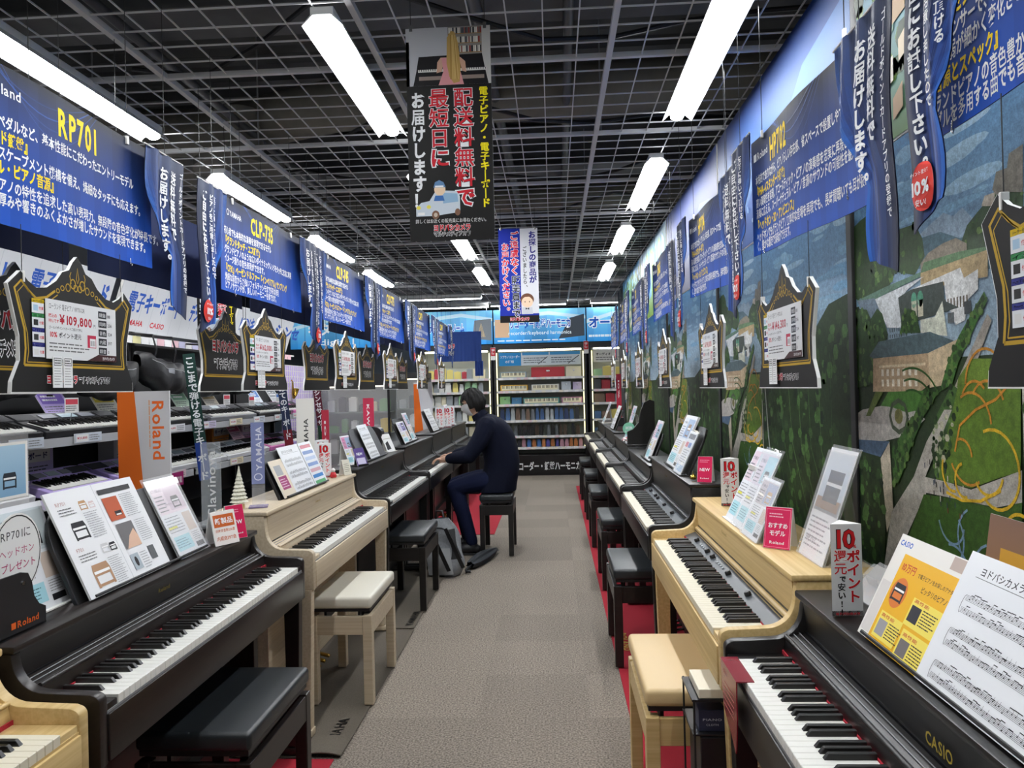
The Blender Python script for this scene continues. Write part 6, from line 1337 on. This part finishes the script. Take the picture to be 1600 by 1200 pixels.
LEVN = ['lowest', 'second', 'third', 'fourth', 'fifth', 'top']
def stock(x0, x1, z, li, unit, kind, wr, hr, cols, cat, word, depth=(.03, .12)):
    x = x0 + .04; i = 0
    while x < x1 - .04 - wr[1]:
        w = random.uniform(*wr); h = random.uniform(*hr); n, c = random.choice(cols)
        o = pk(kind, w, h, c).build({'pouch': 'hanging_pack', 'box': 'product_box'}[kind], mat('pack_' + c[1:], c, .3), None, bevel=.002); o.location = (x, EY + random.uniform(*depth), z + .0005)
        tag(o, '%s %s, %s from the left on the %s level of the %s shelf' % (n, word, NUM[i], LEVN[li], unit), cat, '%s on the %s level of the %s shelf' % (word, LEVN[li], unit)); x += w + random.uniform(.006, .02); i += 1
C1 = [('blue', '#4a6a9a'), ('grey', '#7d828a'), ('dark', '#33363c'), ('pale', '#b9c2c6'), ('brown', '#7a6658'), ('navy', '#2f3f66')]
C2 = [('dark green', '#3a423a'), ('black', '#202224'), ('dark brown', '#4a3c30'), ('grey', '#60666a')]
C3 = [('violet', '#5a56a8'), ('orange', '#c07a4a'), ('blue', '#4a78b8'), ('dark', '#2c2e36'), ('pink', '#b88a98')]
C4 = [('green', '#9cc49a'), ('white', '#e6e6e0'), ('red', '#b8404a'), ('yellow', '#e2d27a'), ('cream', '#e8e0c4'), ('grey', '#9aa0a4')]
stock(-.94, .52, .92, 2, 'recorder', 'pouch', (.055, .08), (.17, .21), C1, 'package', 'pack')
stock(-.94, .52, .66, 1, 'recorder', 'pouch', (.05, .07), (.16, .20), C2, 'package', 'pack')
stock(-.94, .52, .47, 0, 'recorder', 'pouch', (.05, .07), (.12, .15), C3, 'package', 'pack')
def harmonica(x, z, w, body, label, y=.06):
    t = thing('keyboard_harmonica', label, 'keyboard', (x, EY + y, z + .0005), 0, 'keyboard harmonicas on display')
    part('case', mat('mh_' + body[1:], body, .4), t, lambda b: b.box(0, w, .0, .10, 0, .10), bevel=.006)
    p = Print(w, .1); p.L = 2; p.rect(.02, .012, w - .02, .085, '#ece6c8'); p.up(); n = int(w/.022)
    for i in range(n):
        if i % 7 in (1, 2, 4, 5, 6): p.rect(.02 + i*(w - .04)/n - .005, .04, .02 + i*(w - .04)/n + .005, .085, '#26241f')
    p.build('keys', t)
for i, (x, z, w, c, n) in enumerate(((-.88, 1.63, .44, '#8aa0b0', 'pale blue'), (-.88, 1.41, .46, '#d8a83a', 'amber'), (-.36, 1.41, .46, '#e2e2dc', 'white'), (-.50, 1.19, .60, '#3f8f8a', 'teal'), (.14, 1.19, .34, '#c98aa8', 'pink'))):
    harmonica(x, z, w, c, '%s keyboard harmonica on display, %s shelf level' % (n, LEVN[LV.index(z)]))
for x, z, w, h, c, lb in ((-.36, 1.63, .56, .17, '#b0202e', 'red instrument case on the top level of the recorder shelf'), (.22, 1.63, .26, .17, '#d8d2bc', 'cream boxed set on the top level of the recorder shelf'), (.14, 1.41, .16, .14, '#c2ccd4', 'pale blister pack on the fifth level of the recorder shelf'), (.33, 1.41, .15, .13, '#b9aed0', 'lilac blister pack on the fifth level of the recorder shelf'), (-.90, 1.19, .18, .13, '#8fc48a', 'green boxed set on the fourth level of the recorder shelf'), (-.70, 1.19, .17, .11, '#4a86b0', 'blue boxed set on the fourth level of the recorder shelf')):
    t = thing('instrument_box', lb, 'box', (x, EY + .10, z + .0005)); part('carton', mat('case_' + c[1:], c, .45), t, lambda b: b.box(0, w, 0, .2, 0, h), bevel=.01); part('latch', M_CHROME, t, lambda b: b.box(w*.45, w*.55, -.004, 0, h*.55, h*.7))
for li, z in enumerate(LV):
    stock(-2.25, -1.04, z, li, 'metronome', 'pouch' if li in (4, 2) else 'box', (.07, .12), (.12, .19), C4, 'package', 'pack'); stock(.64, 1.75, z, li, 'audio', 'box', (.10, .18), (.10, .17), C4 + C1, 'package', 'carton')
# ---- blue backlit fascia signs
def fascia(label, x0, x1, draw):
    t = thing('fascia_sign', label, 'sign', (x0, EY - .05, 2.20), 0, 'blue fascia signs'); w = x1 - x0
    part('box', M_BLACKS, t, lambda b: b.box(0, w, 0, .2, 0, .56)); p = Print(w, .56); p.L = 3
    nx = 12
    for i in range(nx):
        a = .5 + .5*math.sin(i*.9); c1 = tuple(x*(.6 + .5*a) for x in lin('#2f8fd8')); c2 = tuple(min(1, x*(.8 + .5*a)) for x in lin('#7cc4ee')); p.rect(w*i/nx, 0, w*(i+1)/nx, .56, c1, c2, 1, 4)
    p.up(); p.poly([(0, .30), (w*.3, .42), (w*.6, .46), (w, .38), (w, .43), (w*.6, .52), (w*.3, .48), (0, .36)], '#c4e6f8'); p.up(); draw(p, w); p.build('printed_face', t, m=M_SIGN)
    for x in (.1, w - .1): part('hanger', M_STEEL, t, lambda b: b.tube([(x, .1, .56), (x, .1, .70)], .006, 6))
def f_main(p, w): p.rect(.02, .10, .26, .40, '#c9a98a'); p.poly([(w - .45, .06), (w - .02, .10), (w - .02, .46), (w - .25, .40)], '#3c434c'); p.up(); p.otext('リコーダー/鍵盤ハーモニカ', .26, .26, .16, '#1f4fa8', '#f4faff', .04, .06, width=1.02); p.text('recorder/keyboard harmonica', .24, .14, .085, '#e8f4fc', .01, width=1.05); p.lines(.06, .03, w - .1, .06, 1, '#dff0fa', .6)
def f_met(p, w): p.poly([(w - .34, .10), (w - .02, .06), (w - .02, .42), (w - .30, .40)], '#6f767c'); p.poly([(w - .26, .12), (w - .12, .12), (w - .19, .36)], '#d8c8ae'); p.up(); p.otext('チューナー/メトロノーム', -.12 + .15, .22, .16, '#1f4fa8', '#f4faff', .04, .06, width=.80)
def f_aud(p, w): p.otext('オーディオ', .03, .24, .20, '#1f4fa8', '#f4faff', .04, .06, width=.9); p.lines(.03, .06, .5, .12, 1, '#dff0fa', .6)
fascia('blue lit fascia sign with white lettering above the recorder shelf', -.96, .56, f_main); fascia('blue lit fascia sign with metronome above the shelf on the keyboard side', -2.28, -.98, f_met); fascia('blue lit fascia sign at the picture wall end', .58, 1.95, f_aud)
fascia('blue lit fascia sign deep behind the keyboard racks', -4.4, -2.9, lambda p, w: [p.text('ギター', .3, .24, .22, '#f4faff', .03, width=.6), p.text('digital', .5, .06, .14, '#e8f4fc', .01, width=.6)])
# small red and white cards on the posts
for x, z, lb in ((-.985, 1.93, 'small red and white card on the post left of the recorder shelf'), (.555, 2.0, 'small red and white card on the post right of the recorder shelf')):
    t = thing('post_card', lb, 'card', (x, EY - .055, z)); part('card', M_PAPER, t, lambda b: b.box(-.035, .045, 0, .004, 0, .21)); p = Print(.08, .21); p.L = 2; p.rect(-.033, .07, .043, .205, '#c8303c'); p.up(); p.text('特価', .005, .19, .05, WHT, .03, vert=True); p.build('printed_face', t)
# dark blue drape with the shop logo in front of the metronome shelf
t = thing('dark_blue_drape', 'dark blue drape with red and white logo hanging crosswise near the far shelves', 'banner', (-1.70, 11.0, 1.87))
MB().grid(lambda a, c: (a*.66, .012*math.sin(a*40), c*.44), 40, 4).build('cloth', mat('drape_navy', '#1c3a7c', .8), t, solid=.003, smooth=60)
MB().grid(lambda a, c: (.56 + a*.12, .012*math.sin(a*20), -.22 + c*.22), 12, 3).build('tail', MATS['drape_navy'], t, solid=.003, smooth=60)
p = Print(.6, .4); p.L = 160; shop_logo(p, .0, .20, .075, False, .30, .27); p.build('logo', t, Matrix.Translation((.12, 0, 0)))
part('wire', M_WIRE, t, lambda b: b.tube([(.08, 0, .44), (.08, 0, 1.03)], .002, 5)); part('wire', M_WIRE, t, lambda b: b.tube([(.58, 0, .44), (.58, 0, 1.03)], .002, 5))

# ================================================================== SEATED PERSON
def join_meshes(name, parts, m, voxel):
    bm = bmesh.new()
    for me in parts: bm.from_mesh(me)
    me = bpy.data.meshes.new(name); bm.to_mesh(me); bm.free()
    o = bpy.data.objects.new(name, me); COL.objects.link(o); r = o.modifiers.new('r', 'REMESH'); r.mode = 'VOXEL'; r.voxel_size = voxel; r.use_smooth_shade = True
    sm = o.modifiers.new('m', 'SMOOTH'); sm.iterations = 4; sm.factor = .4
    dg = bpy.context.evaluated_depsgraph_get(); dg.update(); nm = bpy.data.meshes.new_from_object(o.evaluated_get(dg)); bpy.data.objects.remove(o)
    nm.name = name; nm.materials.clear(); nm.materials.append(m); nm.polygons.foreach_set('use_smooth', [True]*len(nm.polygons)); return nm
M_SKIN = mat('skin', '#c99f86', .5); M_SUIT = mat('navy_wool', '#0b0f1f', .9, noise=.15, scale=300, bump=.1, spec=.15); M_TROU = mat('navy_trousers', '#10162e', .9, noise=.12, scale=250, spec=.15)
M_HAIR = mat('black_hair', '#0c0a09', .65, spec=.25, noise=.3, scale=120, bump=.6, stretch=(1, 1, .25)); M_SHOE = mat('black_shoe', '#15151a', .5)
man = thing('person', 'person in dark navy suit, white mask and glasses, seated playing a black piano', 'person', (-.515, 6.69, .537))
O = Vector((-.515, 6.69, .537))
def pl(x, y, z): return (x - O.x, y - O.y, z - O.z)
PY = 6.69
def arm(s):
    # shoulder, elbow, wrist, knuckles (s -1 is the side nearer the camera)
    if s < 0: return [(-.585, PY - .19, 1.125), (-.745, PY - .235, .875), (-.95, PY - .10, .842), (-1.005, PY - .06, .832)]
    return [(-.585, PY + .19, 1.125), (-.755, PY + .245, .885), (-.945, PY + .30, .845), (-1.00, PY + .31, .832)]
def bez(pts, k=5):
    P = [Vector(p) for p in pts]; out = []
    for i in range(len(P) - 1):
        p0, p1, p2, p3 = P[max(i-1, 0)], P[i], P[i+1], P[min(i+2, len(P)-1)]
        for j in range(k): t_ = j/k; out.append(.5*((2*p1) + (p2 - p0)*t_ + (2*p0 - 5*p1 + 4*p2 - p3)*t_*t_ + (3*p1 - p0 - 3*p2 + p3)*t_**3))
    return out + [P[-1]]
def limb(pts, rs, n=14):
    c = bez(pts); r = [x.x for x in bez([(q, 0, 0) for q in rs])]
    d0 = (c[0] - c[1]).normalized(); d1 = (c[-1] - c[-2]).normalized()     # rounded ends
    cc = [c[0] + d0*r[0]*k for k in (.98, .85, .5)] + c + [c[-1] + d1*r[-1]*k for k in (.5, .85, .98)]
    rr = [r[0]*k for k in (.15, .5, .87)] + r + [r[-1]*k for k in (.87, .5, .15)]
    return MB().tube([Vector(pl(*p_)) for p_ in cc], rr, n).mesh('limb', None)
def trunk(rings, n=28):
    """rings: (x, z, depth radius, half width, tilt) from the bottom up"""
    b = MB(); R_ = bez([(r[0], r[1], 0) for r in rings], 4); A = bez([(r[2], r[3], r[4]) for r in rings], 4); vs = []; fs = []
    for c, a in zip(R_, A):
        for k in range(n):
            t_ = 2*PI*k/n; u = a.x*math.copysign(abs(math.cos(t_))**.85, math.cos(t_)); w_ = a.y*math.copysign(abs(math.sin(t_))**.85, math.sin(t_))
            vs.append(pl(c.x + u*math.cos(a.z), PY + w_, c.y + u*math.sin(a.z)))
    m = len(R_)
    for i in range(m - 1):
        for k in range(n): fs.append((i*n+k, i*n+(k+1) % n, (i+1)*n+(k+1) % n, (i+1)*n+k))
    fs.append(tuple(range(n-1, -1, -1))); fs.append(tuple((m-1)*n+k for k in range(n)))
    return b.add(vs, fs).mesh('trunk', None)
bits = [trunk([(-.50, .575, .11, .15, 0), (-.485, .66, .115, .155, 0), (-.465, .80, .10, .14, .05), (-.515, .98, .11, .155, .3), (-.575, 1.09, .09, .15, .45), (-.63, 1.16, .055, .085, .5), (-.66, 1.21, .05, .055, .4), (-.70, 1.27, .05, .052, .2)])]
for s in (-1, 1):
    a = arm(s); bits += [limb([Vector(a[0]) + Vector((0, -s*.06, -.02)), Vector(a[0])*.5 + Vector(a[1])*.5, a[1], a[2]], (.04, .044, .040, .026)), limb([a[2], Vector(a[2])*.5 + Vector(a[3])*.5, a[3]], (.024, .030, .026))]
LEGS = ((-1, -.885, -.745), (1, -.905, -.815))
for s, kx, ax in LEGS: bits += [limb([(-.53, PY + s*.09, .645), (-.70, PY + s*.115, .63), (kx, PY + s*.125, .585)], (.085, .075, .058)), limb([(kx, PY + s*.125, .585), (kx*.55 + ax*.45, PY + s*.125, .38), (ax, PY + s*.125, .10)], (.058, .052, .034)), limb([(ax + .02, PY + s*.125, .055), (ax - .06, PY + s*.125, .055), (ax - .12, PY + s*.13, .045)], (.03, .032, .024))]
fing = []
for s in (-1, 1):
    a = Vector(arm(s)[3]); w = Vector(arm(s)[2])
    for k in range(4):
        dy = (-.027 + .018*k); ln = [.062, .072, .068, .054][k] if s > 0 else [.054, .068, .072, .062][k]
        q = [(a + Vector((.012, dy*.9, .0))), (a + Vector((-.018 - ln*.25, dy*1.15, .010))), (a + Vector((-.018 - ln*.75, dy*1.3, -.010))), (a + Vector((-.018 - ln, dy*1.35, -.036)))]
        fing.append(limb(q, (.0098, .0090, .0082, .0068), 8))
    d = .034 if s < 0 else -.034
    q = [w + Vector((-.02, d*.4, -.004)), a + Vector((.006, d*1.3, -.014)), a + Vector((-.028, d*1.6, -.030))]
    fing.append(limb(q, (.012, .0102, .0082), 8))
# head: shaped ellipsoid looking towards -x and a little down
HC = Vector((-.718, PY, 1.325))
def head_pt(th, ph, k=1.0):
    x = math.cos(th)*math.cos(ph); y = math.sin(th)*math.cos(ph); z = math.sin(ph)   # x = face direction
    rx, ry, rz = .098, .076, .118
    px, py, pz = rx*x, ry*y, rz*z
    if z < 0: py *= 1 - .28*(-z)**1.5; px *= (1 - .10*(-z)) if x > 0 else (1 - .35*(-z))
    if x > 0 and abs(y) < .3 and -.45 < z < .05: px += .016*(1 - abs(y)/.3)*(1 - abs(z + .2)/.28 if abs(z + .2) < .28 else 0)   # nose
    return Vector((px, py, pz))*k
hm = Matrix.Translation(Vector(pl(*HC))) @ Matrix.Rotation(PI, 4, 'Z') @ Matrix.Rotation(R(14), 4, 'Y')
b = MB().grid(lambda u, v: hm @ head_pt(2*PI*u, (v - .5)*PI*.998), 40, 28)
for s in (-1, 1):
    for k in range(1):
        bb = MB().grid(lambda u, v: hm @ Vector((-.012 + .018*math.cos(2*PI*u)*math.sin(PI*v), s*(.076 + .012*math.cos(PI*v)), -.005 + .030*math.sin(2*PI*u)*math.sin(PI*v))), 12, 8); b.add(bb.v, bb.f)
head_me = b.mesh('head', M_SKIN)
place('body', join_meshes('body', bits + [head_me] + fing, M_SKIN, .006), man)
# hair
def hair_pt(u, v):
    th = 2*PI*u; ph = (v - .5)*PI
    x = math.cos(th); lim = -.62 if x < -.1 else (-.30 if x < .35 else .30 + .12*math.sin(th*9))
    ph = max(ph, lim); k = 1.17 + .035*math.sin(th*11 + ph*5) + .02*math.sin(th*23) + (.03 if x < 0 else 0)
    return hm @ head_pt(th, ph, k)
MB().grid(hair_pt, 72, 30).build('hair', M_HAIR, man, smooth=60)
# mask and glasses
def mask_pt(u, v): 
    th = (u - .5)*2.3; ph = -.95 + v*1.05
    q = head_pt(th, ph, 1.05); q.x += .010*math.cos(th)*math.sin(PI*v); return hm @ q
MB().grid(mask_pt, 16, 10).build('mask', mat('mask_white', '#e4e4e2', .8), man, solid=.002, smooth=60)
g = MB()
for s in (-1, 1):
    g.tube([hm @ Vector((.104, s*.034 + .024*math.cos(a*PI/8), .020 + .017*math.sin(a*PI/8))) for a in range(17)], .002, 6)
    g.tube([hm @ Vector((.100, s*.060, .024)), hm @ Vector((.05, s*.080, .022)), hm @ Vector((-.015, s*.084, .018))], .002, 6)
g.tube([hm @ Vector((.106, -.012, .024)), hm @ Vector((.106, .012, .024))], .002, 6)
g.build('glasses', M_BLACKP, man)
for s in (-1, 1): MB().lathe([(.002, 0), (.010, .003), (.011, .008), (.002, .012)], 12).xf(hm @ Matrix.Translation((.082, s*.034, .018)) @ Matrix.Rotation(PI/2, 4, 'Y')).build('eye', mat('eye_dark', '#2a1d18', .2), man, smooth=60)
# jacket
jk = [trunk([(-.535, .545, .185, .215, 0), (-.515, .62, .175, .21, 0), (-.475, .76, .160, .195, .03), (-.485, .90, .160, .195, .15), (-.525, 1.02, .165, .205, .32), (-.572, 1.11, .140, .215, .45), (-.615, 1.17, .100, .16, .5), (-.648, 1.205, .066, .074, .5)])]
for s in (-1, 1):
    a = arm(s); m1 = Vector(a[0])*.5 + Vector(a[1])*.5 + Vector((.012, 0, .0)); w = Vector(a[1])*.12 + Vector(a[2])*.88
    jk += [limb([Vector(a[0]) + Vector((0, -s*.03, .0)), m1, a[1]], (.092, .078, .066)), limb([a[1], Vector(a[1])*.5 + Vector(a[2])*.5, w], (.066, .057, .045))]
place('jacket', join_meshes('jacket', jk, M_SUIT, .009), man)
MB().grid(lambda u, v: Vector(pl(-.655, PY, 1.205)) + Matrix.Rotation(R(-32), 3, 'Y') @ Vector(((.066 + .012*v)*math.cos(2*PI*u), (.066 + .012*v)*math.sin(2*PI*u), .045 - .05*v)), 24, 4).build('collar', M_SUIT, man, solid=.004, smooth=60)
tz = [trunk([(-.52, .56, .12, .165, 0), (-.51, .62, .125, .175, 0), (-.50, .70, .12, .17, 0)])]
for s, kx, ax in LEGS: tz += [limb([(-.54, PY + s*.095, .640), (-.70, PY + s*.118, .632), (kx, PY + s*.125, .588)], (.092, .088, .073)), limb([(kx, PY + s*.125, .585), (kx*.55 + ax*.45, PY + s*.125, .38), (ax - .0, PY + s*.125, .115)], (.073, .066, .052))]
place('trousers', join_meshes('trousers', tz, M_TROU, .009), man)
for s, ax in ((-1, -.745), (1, -.815)):
    o = place('shoe', join_meshes('shoe', [limb([(ax + .045, PY + s*.125, .052), (ax - .03, PY + s*.125, .060), (ax - .10, PY + s*.13, .046), (ax - .165, PY + s*.135, .040)], (.036, .046, .042, .028)), limb([(ax + .01, PY + s*.125, .06), (ax + .005, PY + s*.125, .10)], (.044, .042))], M_SHOE, .006), man)
    part('sole', M_BLACKP, o, lambda b: b.prism([(pl(ax + .08, 0, 0)[0], PY + s*.125 - O.y - .032), (pl(ax + .08, 0, 0)[0], PY + s*.125 - O.y + .032), (pl(ax - .19, 0, 0)[0], PY + s*.135 - O.y + .038), (pl(ax - .20, 0, 0)[0], PY + s*.135 - O.y - .03)], .002 - O.z, .018 - O.z, 'z'), bevel=.004)
# ---- backpack and umbrella
t = thing('backpack', 'grey canvas backpack with black straps leaning on the floor behind the person', 'backpack', (-.86, 5.84, 0), R(-12), rot=(0, R(-4), R(-12)))
def bp(u, v):
    a = 2*PI*u; tz = v; w = (.155 - .05*tz**1.5)*(math.sin(PI*min(.97, max(.03, v)))**.22); d = (.105 - .05*tz)*(math.sin(PI*min(.97, max(.03, v)))**.22)
    c, s = math.cos(a), math.sin(a)
    return (w*math.copysign(abs(c)**.55, c) + .012*math.sin(v*9 + a*2) - .03*v, d*math.copysign(abs(s)**.55, s) + .010*math.sin(v*11 + a*3) + .04*v, .004 + v*.44)
MB().grid(bp, 32, 18).build('body', mat('grey_canvas', '#83868a', .85, noise=.15, scale=60, bump=.3), t, smooth=60)
MB().grid(lambda u, v: (-.11 + .20*u - .02*v, -.112 - .026*math.sin(PI*u)*math.sin(PI*v) + .02*v, .03 + .20*v), 10, 8).build('front_pocket', mat('pale_canvas', '#9c9ea0', .85), t, solid=.006, smooth=60)
for s in (-1, 1):
    part('strap', M_BLACKP, t, lambda b: b.prism([(.10 + s*.0, 0)]*0 or [(.0, 0), (.03, 0), (.03, .006), (0, .006)], 0, .34, 'z').xf(Matrix.Translation((.095 + .04*s, -.095 + .05*s, .06)) @ Matrix.Rotation(R(-16), 4, 'Y') @ Matrix.Rotation(R(12), 4, 'X')))
part('handle', M_BLACKP, t, lambda b: b.tube([(-.07, .03, .43), (-.06, .03, .50), (-.01, .03, .50), (.0, .03, .43)], .010, 8), smooth=60)
part('zip_line', mat('black_zip', '#202124', .6), t, lambda b: b.tube([Vector(bp(.60 + .30*i/14, .62 + .22*math.sin(PI*i/14)))*1.01 for i in range(15)], .006, 6), smooth=60)
part('side_panel', mat('black_mesh', '#1d1e20', .8), t, lambda b: b.grid(lambda u, v: Vector(bp(.80 + .16*u, .30 + .5*v))*1.012, 8, 8), solid=.002, smooth=60)
t = thing('umbrella', 'folded black umbrella lying on the carpet before the bench', 'umbrella', (-.70, 5.99, .045), 0, rot=(0, 0, R(-15.5)))
part('canopy', mat('black_umbrella', '#1c2026', .6, bump=.3, scale=40), t, lambda b: b.grid(lambda u, v: ((.012 + .045*math.sin(PI*min(1, .12 + v*.88))**.8*(1 + .25*math.sin(2*PI*u*6)))*math.cos(2*PI*u), v*.62, (.012 + .030*math.sin(PI*min(1, .12 + v*.88))**.8*(1 + .25*math.sin(2*PI*u*6)))*math.sin(2*PI*u) - .002), 36, 16), smooth=60)
part('handle', M_BLACKP, t, lambda b: b.tube([(0, .02, -.01), (0, -.09, -.022), (.02, -.12, -.025), (.05, -.11, -.025)], .011, 8), smooth=60); part('tip', M_STEEL, t, lambda b: b.tube([(0, .60, 0), (0, .68, -.03)], .004, 6)); part('strap', mat('umbrella_strap', '#3a3f46', .7), t, lambda b: b.lathe([(.034, 0), (.036, .012), (.034, .025)], 16).xf(Matrix.Translation((0, .2, 0)) @ Matrix.Rotation(-PI/2, 4, 'X') @ Matrix.Scale(.9, 4)))
bpy.data.scenes.remove(GSC); bpy.data.curves.remove(_gc)
